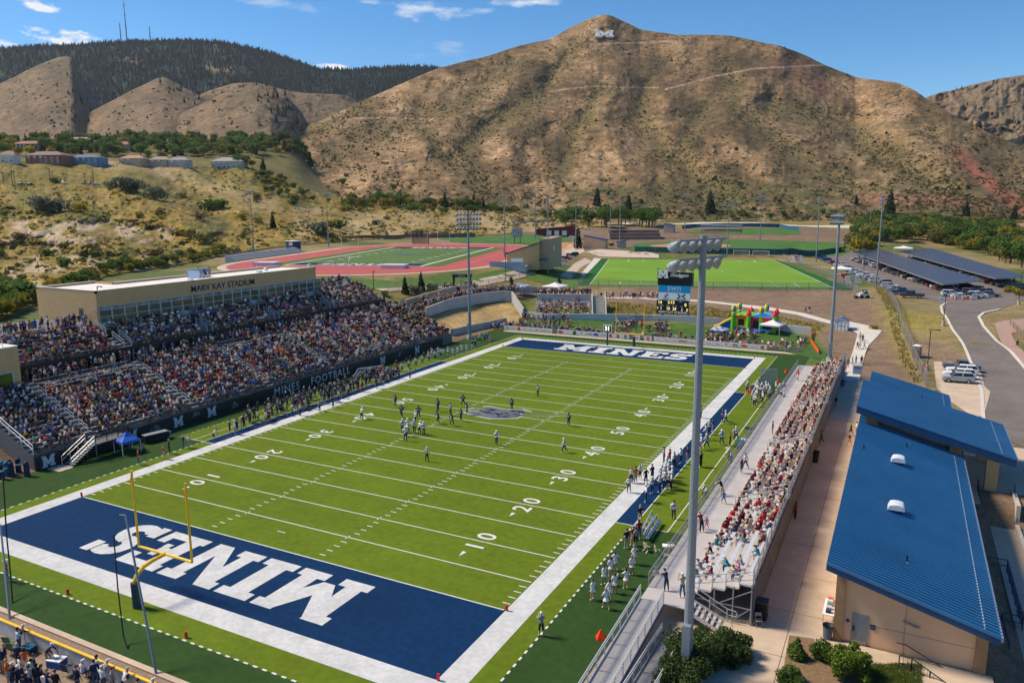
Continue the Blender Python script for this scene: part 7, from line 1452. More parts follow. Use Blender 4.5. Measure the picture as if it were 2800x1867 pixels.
def head_mesh(kind):
    mb = MB()
    if kind in ('hair', 'longhair'):
        mb.ell((0, -.015, .03), (.098, .108, .098), 10, 6)
        if kind == 'longhair': mb.ell((0, -.06, -.08), (.085, .05, .17), 8, 5)
        mb.v = [(x, y if z > .0 or y < .03 else .02, z) for x, y, z in mb.v]
    elif kind == 'cap': mb.ell((0, -.01, .04), (.102, .108, .085), 10, 6); mb.box(-.06, .06, .08, .18, .045, .06)
    elif kind == 'hat': mb.ell((0, -.01, .05), (.10, .10, .09), 10, 6); mb.cyl((0, 0, .045), (0, 0, .06), .20, .19, 14)
    elif kind == 'helmet':
        mb.ell((0, -.01, .02), (.13, .145, .14), 12, 8); mb.v = [(x, min(y, .085) if z < .05 else y, z) for x, y, z in mb.v]
        for z in (-.03, -.07): mb.path([(-.09, .07, z), (-.05, .15, z), (.05, .15, z), (.09, .07, z)], .009, 4, 1)
    return mb.mesh(kind, [HAIR[0]]*(2 if kind == 'helmet' else 1), smooth=True)
HEADS = {k: head_mesh(k) for k in ('hair', 'longhair', 'cap', 'hat', 'helmet')}
NM = {'hair': 'hair', 'longhair': 'hair', 'cap': 'cap', 'hat': 'sun_hat', 'helmet': 'helmet'}
def setm(o, i, m_): s_ = o.material_slots[i]; s_.link = 'OBJECT'; s_.material = m_
NPEOPLE = [0]; USEDLAB = {}
def person(x, y, z, rz, pose, shirt, pants, label, group, head='hair', hmat=None, shoes='white', sleeves=False, shorts=True, wide=1.0, scale=1.0, skin=None, skirt=None, num=None):
    me, hd, J = get_body(pose, wide); o = bpy.data.objects.new('person', me); COL.objects.link(o)
    o.location = (x, y, z); o.rotation_euler = (0, 0, R_(rz)); o.scale = (scale,)*3
    sk = skin or rnd.choices(SKIN, (5, 3, 2, 4, 1.5))[0]; sh = CL[shirt]; pa = CL[pants] if pants else sk
    for i, m_ in enumerate((sk, sh, pa, CL[shoes], sk if shorts else pa, CL[sleeves] if isinstance(sleeves, str) else sh if sleeves else sk)): setm(o, i, m_)
    l_ = label; USEDLAB[l_] = USEDLAB.get(l_, 0)+1
    tag(o, l_, 'person', group); NPEOPLE[0] += 1
    h = bpy.data.objects.new(NM[head], HEADS[head]); COL.objects.link(h); h.parent = o; h.location = hd; KIDS.setdefault(o.name, []).append(h)
    hm_ = hmat or (rnd.choices(HAIR, (4, 4, 2, 3, 1))[0] if head in ('hair', 'longhair') else rnd.choice([CL['white'], CL['navy'], CL['white'], CL['tan'], CL['maroon']]))
    setm(h, 0, hm_)
    if head == 'helmet': setm(h, 1, CL['grey'])
    if skirt:
        pl = J['pel'][0]; s = MB().cyl(pl+V3(0, 0, -.18), pl+V3(0, 0, .05), .24, .13, 12, cap=False).build('skirt', CL[skirt], o)
    if num:
        uc = J['ch'][0].lerp(J['uc'][0], .45)
        for sg in (-1, 1): text('jersey_number', num, .26, frame(uc+V3(0, sg*.135*max(1, wide*.9), 0), (-sg, 0, 0), (0, 0, 1)), CL['navy'] if shirt == 'white' else CL['white'], o, bold=.012)
    return o
def facing(x, y, tx, ty): return math.degrees(math.atan2(-(tx-x), (ty-y)))
def at(px, py, pose, kind, label, group=None, face=None, z=.03, **k):
    x, y = G(px, py, z)
    if face is None: face = facing(x, y, 24, 45)
    k = dict(k)
    if kind == 'home': d = dict(shirt='navy', pants='navy', head='helmet', hmat=HELN, shorts=False, wide=1.22, shoes='white', num=str(rnd.randint(1, 99)))
    elif kind == 'away': d = dict(shirt='white', pants='navy', head='helmet', hmat=HELW, shorts=False, wide=1.22, num=str(rnd.randint(1, 99)))
    elif kind == 'ref': d = dict(shirt='striped', pants='black', head='cap', hmat=CL['black'], shorts=False, shoes='black', sleeves=False)
    elif kind == 'cheer': d = dict(shirt='white', pants=None, head='longhair', shorts=True, sleeves='black', skirt='white', shoes='white')
    else: a, b = kind.split('/'); d = dict(shirt=a, pants=b)
    d.update(k); person(x, y, z, face, pose, label=label, group=group, scale=k.pop('scale', None) or rnd.uniform(.98, 1.08)*(1.04 if d.get('head') == 'helmet' else 1.0), **{q: v for q, v in d.items() if q != 'scale'})
Zc = lambda a, b: (1050+.17007*a, 1040+.17007*b)
GF = 'home players in navy on the field'; GA = 'away players in white on the field'
for (a, b), ps, lab in (((185, 418), 'stand', 'navy player standing on the fifty near the left sideline'), ((287, 605), 'walk', 'slim navy player walking just below the left 50 numeral'), ((558, 610), 'hips', 'navy player with hands on hips behind the white huddle'), ((868, 500), 'relax', 'navy player with pale arms in the middle group, farther one'), ((880, 690), 'stance', 'broad navy player standing legs apart in front of the white huddle'), ((1100, 725), 'stance', 'navy player crouching slightly near the right hash mark'), ((1240, 655), 'stand', 'navy player alone between the hash marks and the emblem'), ((1275, 415), 'stance', 'navy player with pale shorts farthest up the middle'), ((1335, 555), 'walk', 'navy player stepping beside the tip of the emblem'), ((2055, 475), 'stand', 'navy player standing on the silver midfield emblem')):
    at(*Zc(a, b), ps, 'home', lab, GF, face=rnd.uniform(150, 215))
at(1555, 1165, 'stand', 'home', 'navy player standing deep to the right of the emblem', GF, face=170); at(1543, 1237, 'walk', 'away', 'white player walking alone at the right numerals', GA, face=90)
for i, ((a, b), ps) in enumerate((((300, 835), 'relax'), ((385, 835), 'stand'), ((345, 975), 'hips'), ((490, 850), 'stand'), ((505, 700), 'relax'), ((565, 865), 'stance'), ((640, 885), 'stand'), ((340, 905), 'knees'))):
    at(*Zc(a, b), ps, 'away', 'white uniformed player in the small huddle, '+['leftmost', 'second back row', 'nearest the camera', 'standing left of centre', 'farthest in the middle', 'right of centre', 'rightmost beside the hash', 'bent over inside the huddle'][i], GA, face=rnd.uniform(-40, 60))
at(*Zc(1810, 1040), 'walk', 'away', 'white player split wide right of the huddle', GA, face=20); at(988, 1147, 'stance', 'away', 'white player split wide on the left 40 numeral', GA, face=-20)
at(*Zc(1075, 562), 'stand', 'ref', 'striped umpire standing behind the navy line', face=170); at(*Zc(692, 1305), 'hips', 'ref', 'striped referee with white cap nearest the camera on the field', hmat=CL['white'], face=0); at(1471, 1083, 'stand', 'ref', 'striped back judge alone far up the field', face=170)
at(874, 1124, 'stand', 'ref', 'striped line judge on the left white border', face=-90); at(1121, 1034, 'stand', 'ref', 'striped official on the far part of the left white border', face=-90); at(1917, 1143, 'stand', 'ref', 'striped official on the right border far up the field', face=90)
for px, py, ps, kd, lab, kw in ((821, 1136, 'fold', 'white/black', 'man in white shirt and red cap on the left border', dict(head='cap', hmat=CL['red'], shorts=False)), (911, 1113, 'fold', 'navy/navy', 'coach in navy with a headset cap on the left border', dict(head='cap', shorts=False)), (927, 1099, 'fold', 'white/navy', 'coach in white shirt with folded arms on the blue strip', dict(shorts=False)), (991, 1071, 'walk', 'black/red', 'person in black top walking on the blue strip', {}), (1047, 1041, 'raise', 'pink/navy', 'person in red helmet and pink top behind the official', dict(head='cap', hmat=CL['red'])),
    (1077, 1031, 'stand', 'white/navy', 'man in white shirt at the end of the white shirted line', dict(shorts=False)), (1088, 1025, 'stand', 'maroon/black', 'person in dark red top beside the white shirted line', dict(shorts=False)), (517, 1224, 'fold', 'white/khaki', 'man in white shirt and khaki shorts at the near end of the home sideline', dict(head='cap')), (502, 1226, 'photo', 'navy/denim', 'person in navy hoodie and jeans filming by the blue strip', dict(shorts=False, head='cap')), (380, 1270, 'stand', 'red/denim', 'person in red top with a shoulder bag near the blue tent', dict(shorts=False)), (448, 1255, 'stand', 'red/khaki', 'person in red and white vest with pale shorts by the sideline', {}), (464, 1240, 'hips', 'black/black', 'person all in black beside the red vested man', dict(shorts=False)),
    (660, 1173, 'stand', 'orange/lime', 'person in orange bib and lime shorts by the home wall', dict(head='cap', hmat=CL['white'])), (629, 1185, 'fold', 'navy/navy', 'player without helmet in navy near the blue strip end', dict(wide=1.2, num='61')), (643, 1188, 'stand', 'white/grey', 'staff member in white shirt and cap on the blue strip end', dict(head='cap', hmat=CL['white'])), (583, 1202, 'knees', 'white/maroon', 'man in white shirt bending forward at the end of the blue strip', {}), (384, 1235, 'sit', 'navy/tan', 'person lounging on the turf under the blue tent', {}), (21, 1588, 'hips', 'red/grey', 'man in red shirt and white sun hat at the left picture edge', dict(head='hat', hmat=CL['white']))):
    at(px, py, ps, kd, lab, None, z=.03 if ps != 'sit' else -.3, **kw)
at(649, 1178, 'stand', 'home', 'navy player with helmet third from the end of the blue strip', face=-90); at(668, 1170, 'stand', 'home', 'tall navy helmeted player standing alone by the blue strip', face=-90)
hud = []
for _ in range(3000):
    if len(hud) >= 66: break
    t_ = rnd.random()**.9; x = rnd.uniform(-7.6, -1.2)-(.0 if t_ < .8 else 0); y = 27+t_*31
    if x > -3.2+ (t_-.5)*1.2 and rnd.random() < .7: continue
    if all((x-a)**2+(y-b)**2 > .62**2 for a, b in hud): hud.append((x, y))
hud.sort(key=lambda p: p[1])
for i, (x, y) in enumerate(hud):
    hm = rnd.random() < .55
    person(x, y, .03, facing(x, y, 20, 42)+rnd.uniform(-50, 50), rnd.choice(['stand', 'relax', 'hips', 'stance', 'fold']), 'navy', 'navy', 'navy uniformed player in the crowded home sideline, %s counted from the near end' % ordn(i), 'home players crowding the sideline', head='helmet' if hm else rnd.choice(['hair', 'cap']), hmat=HELN if hm else None, shorts=rnd.random() < .25, wide=1.2, scale=rnd.uniform(1.0, 1.1), num=str(rnd.randint(1, 99)) if rnd.random() < .6 else None, shoes='white')
for i in range(7): x, y = -4.9-i*.12, 62.5+i*2.3; person(x, y, .03, facing(x, y, 20, 42), rnd.choice(['stand', 'fold', 'hips']), 'white', 'navy', 'staff member in white shirt and navy trousers, %s in the far sideline row' % ordn(i), 'white shirted row on the home sideline', head='cap', shorts=False)
for i in range(9): x, y = -6.4+rnd.uniform(-1, .5), 58+i*2.0; person(x, y, .03, facing(x, y, 20, 42), rnd.choice(['stand', 'relax', 'fold']), rnd.choice(['orange', 'maroon', 'tan', 'navy']), rnd.choice(['navy', 'black', 'khaki']), 'band helper behind the white shirted row, %s from the near end' % ordn(i), 'helpers behind the white shirted row')
for i, (a, b) in enumerate(((1615, 920), (1673, 908), (1720, 922), (1765, 908), (1808, 922), (1852, 908), (1890, 890), (1935, 880))): at(700+.29787*a, 700+.29787*b, rnd.choice(['hips', 'raise', 'stand']), 'cheer', 'home cheerleader in white, %s from the left by the corner' % ordn(i), 'home cheerleaders at the far left corner')
for i, (a, b, kd) in enumerate(((1985, 850, 'black/white'), (2012, 845, 'navy/navy'), (2053, 790, 'white/denim'), (2100, 785, 'blue/black'), (2150, 805, 'pink/tan'), (2125, 780, 'blue/denim'))): at(700+.29787*a, 700+.29787*b, 'stand', kd, '%s topped person standing %s by the far corner floodlight pole' % (kd.split('/')[0], ordn(i)), None, head='cap')
Za = lambda a, b: (1400+.29787*a, 1200+.29787*b)
for (a, b), ps, kd, lab, kw in (((1073, 490), 'hips', 'white/navy', 'person in white top, navy shorts and red cap on the right border', dict(head='cap', hmat=CL['orange'])), ((1097, 405), 'stand', 'white/navy', 'person in white top behind the red capped one', dict(head='cap', hmat=CL['red'])), ((1135, 402), 'fold', 'orange/grey', 'person in bright orange shirt on the right border', dict(shorts=False)), ((1175, 372), 'raise', 'white/black', 'person in white pointing towards the field', {}), ((1228, 412), 'hips', 'black/black', 'person in black with green print next to the border', {}), ((1287, 385), 'fold', 'black/black', 'coach in black shirt behind the helmeted players', dict(head='cap', shorts=False)),
    ((1445, 240), 'raise', 'red/black', 'chain crew member holding a red down marker', dict(shorts=False)), ((1550, 225), 'fold', 'white/navy', 'official in white shirt and dark trousers on the blue strip', dict(head='cap', shorts=False)), ((1612, 205), 'stand', 'maroon/grey', 'person in maroon shirt on the blue strip', {}), ((1175, 775), 'hips', 'black/khaki', 'coach in black polo and khaki shorts alone on the blue strip', dict(head='hair', hmat=HAIR[4])), ((1050, 1005), 'stand', 'black/khaki', 'man in black shirt and cream trousers by the team bench', dict(shorts=False)), ((1110, 975), 'hips', 'maroon/khaki', 'person in maroon top with grey cap by the team bench', dict(head='cap', hmat=CL['grey'])), ((1165, 920), 'stand', 'maroon/denim', 'person in maroon shirt and jeans next to the bench', dict(shorts=False)), ((1135, 985), 'relax', 'grey/black', 'person in pale shirt and black shorts beside the bench', {}), ((1735, 255), 'stand', 'black/black', 'large man in black behind the floodlight pole', dict(shorts=False, wide=1.2)),
    ((1320, 1362), 'stand', 'white/denim', 'woman in white top and jeans on the turf by the ramp', dict(head='longhair', shorts=False))):
    at(*Za(a, b), ps, kd, lab, None, **kw)
at(*Za(1395, 215), 'fold', 'ref', 'striped official beside the chain crew', face=90); at(*Za(1490, 258), 'stand', 'ref', 'striped official facing the away players', face=60)
for i, (a, b) in enumerate(((1285, 500), (1230, 578), (1355, 485), (1400, 465), (1462, 465), (1440, 455), (1432, 392), (1410, 372), (1375, 390), (1443, 345), (1425, 292), (1470, 410), (1390, 430))): at(*Za(a, b), rnd.choice(['stand', 'relax', 'hips', 'fold']), 'away', 'white helmeted away player in the line on the blue strip, %s' % ordn(i), 'away players standing on the blue strip', face=rnd.uniform(20, 110))
at(*Za(1483, 735), 'stand', 'away', 'away player wearing number 77 alone on the turf with back turned', None, num='77', face=20, head='hair', hmat=HAIR[3]); at(*Za(1785, 530), 'squat', 'away', 'away player squatting beside the walkway fence', face=140, head='cap', hmat=CL['white']); at(*Za(2005, 210), 'knees', 'away', 'away player bending forward behind the sideline', face=160)
Zb = lambda a, b: (1880+.3796*a, 960+.3796*b)
for (a, b), ps, kd, lab, kw in (((250, 505), 'hips', 'navy/navy', 'coach in navy on the far blue strip', dict(head='cap', shorts=False)), ((180, 578), 'fold', 'black/khaki', 'coach in black shirt and khaki trousers on the blue strip', dict(head='cap', shorts=False)), ((305, 685), 'stand', 'maroon/black', 'person in maroon shirt near the equipment cart', dict(shorts=False)), ((95, 835), 'stand', 'black/black', 'staff member in black near the pole on the away side', dict(shorts=False)), ((337, 640), 'relax', 'black/grey', 'person in black between two away players', {})): at(*Zb(a, b), ps, kd, lab, None, **kw)
for i, ((a, b), ps) in enumerate((((430, 300), 'stand'), ((275, 520), 'walk'), ((155, 598), 'stand'), ((138, 640), 'stance'), ((137, 700), 'walk'), ((95, 710), 'relax'), ((245, 675), 'walk'), ((350, 645), 'stance'), ((310, 800), 'knees'), ((480, 398), 'hips'))): at(*Zb(a, b), ps, 'away', 'away player spread along the far sideline, %s in the list from the corner' % ordn(i) if 0 else 'away player standing apart on the far right sideline, %s' % ['near the dark corner', 'beside the navy coach', 'left of the black coach', 'second beside the black coach', 'lowest by the blue strip', 'partly behind the pole', 'carrying a helmet', 'next to a black shirted person', 'bent over near the fence', 'nearest in front of the cluster'][i], 'away players apart on the far sideline', face=rnd.uniform(30, 150))
cl_ = []
for _ in range(900):
    if len(cl_) >= 26: break
    a, b = rnd.uniform(455, 690), rnd.uniform(290, 385)
    x, y = G(*Zb(a, b))
    if all((x-q)**2+(y-r)**2 > .75**2 for q, r, _ in cl_): cl_.append((x, y, a))
cl_.sort(key=lambda q: q[2])
for i, (x, y, a) in enumerate(cl_):
    mr = rnd.random() < .2; person(x, y, .03, rnd.uniform(0, 360), rnd.choice(['stand', 'relax', 'stance', 'hips']), 'maroon' if mr else 'white', 'navy', 'member of the away team cluster by the walkway fence, %s from the left' % ordn(i), 'away team cluster by the fence', head='helmet' if rnd.random() < .8 else 'hair', hmat=HELW, shorts=False, wide=1.2, num=str(rnd.randint(1, 99)))
    if i % 1: pass
Zd = Za
for i, (a, b) in enumerate(((945, 1205), (905, 1262), (845, 1335), (1120, 1148), (1098, 1245), (1045, 1370), (940, 1415), (892, 1478), (740, 1475), (862, 1560))):
    at(*Zd(a, b), ['hips', 'stand', 'relax', 'hips', 'stand', 'photo', 'raise', 'hips', 'stand', 'walk'][i], 'cheer', 'away cheerleader in white skirt, %s' % ['farthest back on the left', 'second from the back on the left', 'on the left in the middle row', 'farthest back on the right', 'second from the back on the right', 'standing apart on the right', 'in the middle with raised arm', 'in front of the middle one', 'nearest the dashed line at the left', 'nearest the camera striding'][i], 'away cheerleaders on the dark turf', face=rnd.uniform(20, 80), scale=.97)
at(1480, 1738, 'photo', 'grey/black', 'man in grey shirt holding up a camera beside the dashed line', None, head='cap', hmat=CL['white'])
for (a, b), ps, kd, lab, z, kw in (((1415, 1395), 'rail', 'navy/navy', 'uniformed officer in dark blue leaning on the ramp railing', 1.15, dict(head='cap', hmat=CL['navy'], shorts=False)), ((1562, 1450), 'photo', 'tan/denim', 'man in tan shirt and jeans at the top of the ramp', 1.2, dict(head='cap', shorts=False)), ((1942, 592), 'walk', 'blue/blue', 'child in pale blue on the bleacher walkway', 1.2, dict(scale=.75)), ((1925, 520), 'rail', 'black/tan', 'woman in black leaning on the walkway fence', 1.2, dict(head='longhair')), ((1738, 850), 'rail', 'maroon/black', 'person in maroon leaning on the walkway fence', 1.2, dict(shorts=False)), ((1785, 830), 'walk', 'pink/pink', 'small child in pink on the walkway', 1.2, dict(scale=.68)), ((2105, 312), 'stand', 'maroon/denim', 'person in maroon hoodie standing on the walkway', 1.2, dict(head='longhair')), ((2142, 272), 'walk', 'white/navy', 'man in white shirt walking on the walkway', 1.2, dict(shorts=False))):
    at(*Za(a, b), ps, kd, lab, None, z=z, **kw)
at(2181, 1040, 'stand', 'red/white', 'person in red shirt standing at the far end of the walkway', None, z=1.2); at(2112, 1188, 'stand', 'navy/grey', 'person in navy standing by the middle stair rails', None, z=1.2)
for (px, py), ps, kd, lab, kw in (((2285, 1116), 'stand', 'black/tan', 'man in black shirt and shorts on the shaded walkway behind the bleachers', dict(wide=1.1)), ((2246, 1213), 'walk', 'green/black', 'person in dark clothes at the foot of the back screen', dict(shorts=False)), ((2174, 1420), 'stand', 'maroon/black', 'woman in dark red dress beside the back screen', dict(head='longhair', shorts=False)), ((2326, 1190), 'walk', 'green/black', 'child in green shirt walking beside the blue roof', {}), ((2322, 1218), 'walk', 'navy/orange', 'runner in orange shorts beside the blue roof', {}), ((2341, 1188), 'stand', 'white/grey', 'person in white half hidden by the blue roof edge', {})): at(px, py, ps, kd, lab, None, z=.04, **kw)
for i, (px, py, kd, ps) in enumerate(((2318, 1006, 'green/grey', 'stand'), (2330, 1000, 'green/grey', 'hips'), (2340, 998, 'green/grey', 'stand'), (2355, 999, 'black/denim', 'stand'), (2334, 1019, 'pink/denim', 'walk'), (2344, 957, 'maroon/khaki', 'walk'), (2350, 955, 'white/grey', 'walk'), (2363, 955, 'sky/grey', 'walk'), (2358, 938, 'black/navy', 'walk'), (2351, 932, 'tan/grey', 'stand'), (2202, 855, 'grey/denim', 'stand'), (2212, 857, 'black/white', 'stand'), (2780, 953, 'navy/navy', 'walk'), (2524, 1025, 'red/denim', 'stand'), (2299, 878, 'white/grey', 'squat'))):
    x, y, z = RC(px, py); person(x, y, z+.1, rnd.uniform(0, 360), ps, *kd.split('/'), '%s topped person %s' % (kd.split('/')[0], ['first of three in green on the footpath', 'middle of three in green on the footpath', 'third of three in green on the footpath', 'standing right of the green shirted trio', 'walking towards the white sign board', 'pushing along at the left of the footpath group', 'small child in the footpath group', 'in light blue at the right of the footpath group', 'walking behind the footpath group', 'farthest back in the footpath group', 'left of a pair on the upper footpath', 'right of a pair on the upper footpath', 'walking alone on the pink path', 'at the fence by the lamp foot', 'crouching beside the garden shed'][i]), None, head=rnd.choice(['hair', 'cap', 'longhair']))
Zf = lambda a, b: (a*.2381, 1650+b*.2381)
for i, (a, b, ps, kd, hd_, lab) in enumerate(((240, 520, 'rail', 'navy/khaki', 'cap', 'man in navy shirt and white cap leaning on the yellow rail'), (330, 500, 'photo', 'white/denim', 'hair', 'woman in white top holding a phone at the yellow rail'), (545, 700, 'knees', 'navy/khaki', 'cap', 'man in navy bending over the blue cooler'), (225, 745, 'fold', 'navy/navy', 'longhair', 'woman in navy standing left of the orange haired man'), (305, 800, 'fold', 'orange/white', 'longhair', 'woman in orange top with pale trousers in the corner crowd'), (415, 870, 'stand', 'navy/navy', 'hair', 'tall balding man in navy shirt in the corner crowd'), (100, 935, 'stand', 'orange/khaki', 'hair', 'person in rust orange shirt at the lower left'), (165, 975, 'stand', 'navy/white', 'cap', 'man in navy shirt and white cap at the lower left'), (235, 1010, 'stand', 'navy/navy', 'cap', 'second man in navy shirt and white cap at the lower left'), (355, 1010, 'stand', 'white/navy', 'hair', 'man in plain white shirt with back to the camera'), (500, 1000, 'stand', 'black/black', 'longhair', 'woman with long dark hair at the bottom edge'), (560, 1050, 'photo', 'navy/navy', 'hair', 'person in navy drinking at the bottom edge'), (660, 1060, 'stand', 'black/black', 'hair', 'person in black at the very bottom edge'), (900, 1010, 'stand', 'navy/navy', 'cap', 'large man in navy shirt with sky blue cap at the bottom'), (1240, 800, 'rail', 'white/navy', 'longhair', 'woman in white vest leaning on the right part of the yellow rail'), (1400, 830, 'rail', 'grey/khaki', 'cap', 'man in grey shirt and white cap leaning on the yellow rail'), (1195, 1010, 'stand', 'white/denim', 'cap', 'person in white shirt left of the grey shirted man'), (1340, 1010, 'stand', 'grey/denim', 'cap', 'person in pale grey below the yellow rail'), (1575, 960, 'rail', 'white/navy', 'cap', 'man in striped white jersey and navy cap at the rail end'), (1680, 1000, 'stand', 'tan/denim', 'longhair', 'blonde woman in beige top at the rail end'), (1790, 1050, 'stand', 'white/denim', 'hair', 'person in white shirt at the bottom right of the corner crowd'), (1905, 1060, 'rail', 'grey/denim', 'cap', 'rightmost person of the corner crowd with grey cap'), (960, 890, 'sit', 'white/denim', 'cap', 'seated person with white cap beside the fence post'), (1180, 900, 'stand', 'navy/denim', 'cap', 'person in navy cap between the chairs and the rail'))):
    x, y = G(*Zf(a, b)); y = min(y, -18.9) if ps == 'rail' else min(y, -19.1); person(x, y, .03, {'rail': 0, 'knees': -60}.get(ps, rnd.uniform(-60, 60)), ps, *kd.split('/'), lab, None, head=hd_, hmat=CL['white'] if 'white cap' in lab else None, shorts=kd.endswith('khaki'))
SHC = ['maroon', 'navy', 'denim', 'white', 'grey', 'grey', 'black', 'navy', 'tan', 'maroon', 'blue', 'pink', 'teal', 'black', 'grey']
occ = []
for k in range(VR):
    xr = VX1+k*VD+.60; zr_ = VZ+.28+k*VH-.14; y = VY0+1.2; n_ = 0
    while y < VY1-.6:
        dens = .34 if y < 14 else .55 if y < 22 else .84 if y < 60 else .9
        ais = any(abs(y-a_) < .95 for a_ in (24.2, 42.2, 61.2, 79.8))
        if not ais and rnd.random() < dens*(1 if k else .8): occ.append((k, xr+rnd.uniform(-.04, .04), y+rnd.uniform(-.08, .08), zr_))
        y += rnd.choice([.55, .6, .68])
occ.sort(key=lambda q: q[2]); left = 300-NPEOPLE[0]; cnt = [0]*VR; FARVIS = []
for i, (k, x, y, z) in enumerate(occ):
    if left > 0:
        left -= 1; cnt[k] += 1; sh_ = rnd.choice(SHC)
        person(x, y, z, 90+rnd.uniform(-25, 25), rnd.choice(['sit', 'sitlean', 'sitphone', 'sitfold', 'sitback', 'sitlean']), sh_, rnd.choice(['denim', 'black', 'khaki', 'navy', 'grey', 'denim']), '%s topped away spectator, %s on bench row %s counted from the near end' % (sh_, ordn(cnt[k]-1), ['one', 'two', 'three', 'four', 'five'][k]), 'away spectators on the bleachers', head=rnd.choice(['hair', 'hair', 'longhair', 'cap', 'cap', 'hat']), scale=rnd.uniform(.92, 1.04), shorts=rnd.random() < .5)
    else: FARVIS.append((x, y, z))
print('PEOPLE', NPEOPLE[0])
def figure(sit):
    mb = MB()   # 0 skin 1 shirt 2 pants 3 hair
    if sit:
        mb.hexa([(-.17,-.11,.5),(.17,-.11,.5),(.17,.12,.5),(-.17,.12,.5),(-.22,-.06,.98),(.22,-.06,.98),(.2,.14,.98),(-.2,.14,.98)], 1)
        for s_ in (-1, 1): mb.beam((s_*.1,0,.56),(s_*.14,.42,.52),.15,.14,2); mb.beam((s_*.14,.42,.55),(s_*.14,.42,.06),.10,.10,0); mb.beam((s_*.23,.02,.93),(s_*.25,.16,.70),.10,.10,1); mb.beam((s_*.25,.16,.70),(s_*.12,.36,.66),.07,.07,0)
        hz = 1.14; hy = .06
    else:
        mb.hexa([(-.17,-.10,.88),(.17,-.10,.88),(.17,.10,.88),(-.17,.10,.88),(-.22,-.09,1.42),(.22,-.09,1.42),(.2,.09,1.42),(-.2,.09,1.42)], 1)
        for s_ in (-1, 1): mb.beam((s_*.09,0,.92),(s_*.11,.02,.48),.16,.16,2); mb.beam((s_*.11,.02,.48),(s_*.11,0,.04),.11,.11,0); mb.beam((s_*.24,0,1.38),(s_*.27,.03,1.12),.10,.10,1); mb.beam((s_*.27,.03,1.12),(s_*.20,.20,.98),.075,.075,0)
        hz = 1.60; hy = .02
    mb.beam((0, hy-.02, hz-.2), (0, hy, hz-.08), .09, .09, 0)
    mb.ell((0, hy, hz), (.10, .11, .125), 6, 4, 0); mb.ell((0, hy-.025, hz+.03), (.11, .115, .12), 6, 4, 3)
    f = []; m_ = []
    for a, i in zip(mb.f, mb.m):
        for q in range(1, len(a)-1): f.append((a[0], a[q], a[q+1])); m_.append(i)
    return np.array(mb.v), np.array(f), np.array(m_)
FIG = {True: figure(True), False: figure(False)}
crd = []   # x, y, z, heading, sit, palette
def add_c(x, y, z, sit, pal='home', hd=None): crd.append((x, y, z, facing(x, y, 24, 45)+rnd.uniform(-25, 25) if hd is None else hd, sit, pal))
for x, y, z in FARVIS: add_c(x, y, z, True, 'away')
for k in range(15):
    y = LY0+.6
    while y < LY1-.5:
        pr = .98 if k > 1 else .75
        if y < 8 and k < 6: pr = .72
        if k < 2 and y > 45: pr = .85
        if not any(abs(y-a_) < .66 for a_ in AIL) and rnd.random() < pr and not (10.4 < y < 23.6 and k > 12) and not (39.4 < y < 51.8 and k > 12):
            add_c(RX-k*RD-.55+rnd.uniform(-.06, .06), y, RZ+k*RH-.12, rnd.random() < (.93 if y < 40 else .6), 'band' if y > 82 and k > 4 else 'home')
        y += rnd.choice([.50, .54, .60])
for k in range(UN+3):
    y = UY0+.8 if k < UN else 72.6
    while y < UY1-(.5 if k < UN else 1.5):
        if not any(abs(y-a_) < 1.5-.05*k for a_ in AIU) and rnd.random() < (.94 if y > 12 else .6): add_c(UX-k*UD-.5+rnd.uniform(-.06, .06), y, UZ+k*UH-.12, rnd.random() < .9, 'home')
        y += rnd.choice([.52, .58, .64])
for _ in range(330): add_c(rnd.uniform(-27.5, -24.9), rnd.uniform(10, 89), RZ+14*RH+.05, False)
for _ in range(40): add_c(rnd.uniform(-25.2, -23.7), rnd.choice([rnd.uniform(10, 23), rnd.uniform(39, 52)]), RZ+14*RH+.05, False)
for _ in range(46): add_c(rnd.uniform(-36, -33.2), rnd.uniform(9, 24.4), UZ+UN*UH-.25, False)
def pxc(px, py, sit=False, pal='home', off=.05): x, y, z = RC(px, py); add_c(x, y, z+off, sit, pal)
for _ in range(330):
    t_ = rnd.random(); px = 1118+t_*300; py = np.interp(px, [1118, 1165, 1300, 1370, 1400, 1420], [866, 858, 826, 818, 818, 820])-rnd.uniform(0, 9); pxc(px, py, off=1.6 if px > 1160 else .6)
for k in range(7):
    for j in range(int(TERR_L/.6)):
        if rnd.random() < (.85 if k < 5 else .35) and not 10 < j < 12: p = TERR_A+TERR_U*(.4+j*.6)+TERR_V*(k*1.25+.6); add_c(p.x, p.y, TERR_Z+k*.42-.12, rnd.random() < .9)
for _ in range(90): p = TERR_A+TERR_U*rnd.uniform(.2, TERR_L)+TERR_V*rnd.uniform(9.5, 11.5); add_c(p.x, p.y, TERR_Z+4.1, False)
for _ in range(52): pxc(rnd.uniform(1630, 1802), rnd.uniform(812, 817))
for _ in range(300):
    x = rnd.uniform(-13, 30) if rnd.random() < .72 else rnd.uniform(30, 56); y = 111.3+abs(rnd.gauss(0, 1.5)); add_c(x, y, H(x, y), rnd.random() < .55)
for _ in range(60): pxc(rnd.uniform(1420, 1560), rnd.uniform(868, 905), rnd.random() < .4)
for _ in range(34): pxc(rnd.gauss(1720, 30), rnd.uniform(890, 908), rnd.random() < .3)
for _ in range(30): pxc(rnd.gauss(1810, 14), rnd.uniform(896, 912), rnd.random() < .4)
for _ in range(52): pxc(rnd.uniform(1930, 2090), rnd.uniform(912, 936), rnd.random() < .5)
for _ in range(12): pxc(rnd.uniform(2100, 2240), rnd.uniform(930, 955), rnd.random() < .5)
for _ in range(26): pxc(rnd.uniform(1215, 1300), rnd.uniform(783, 795))
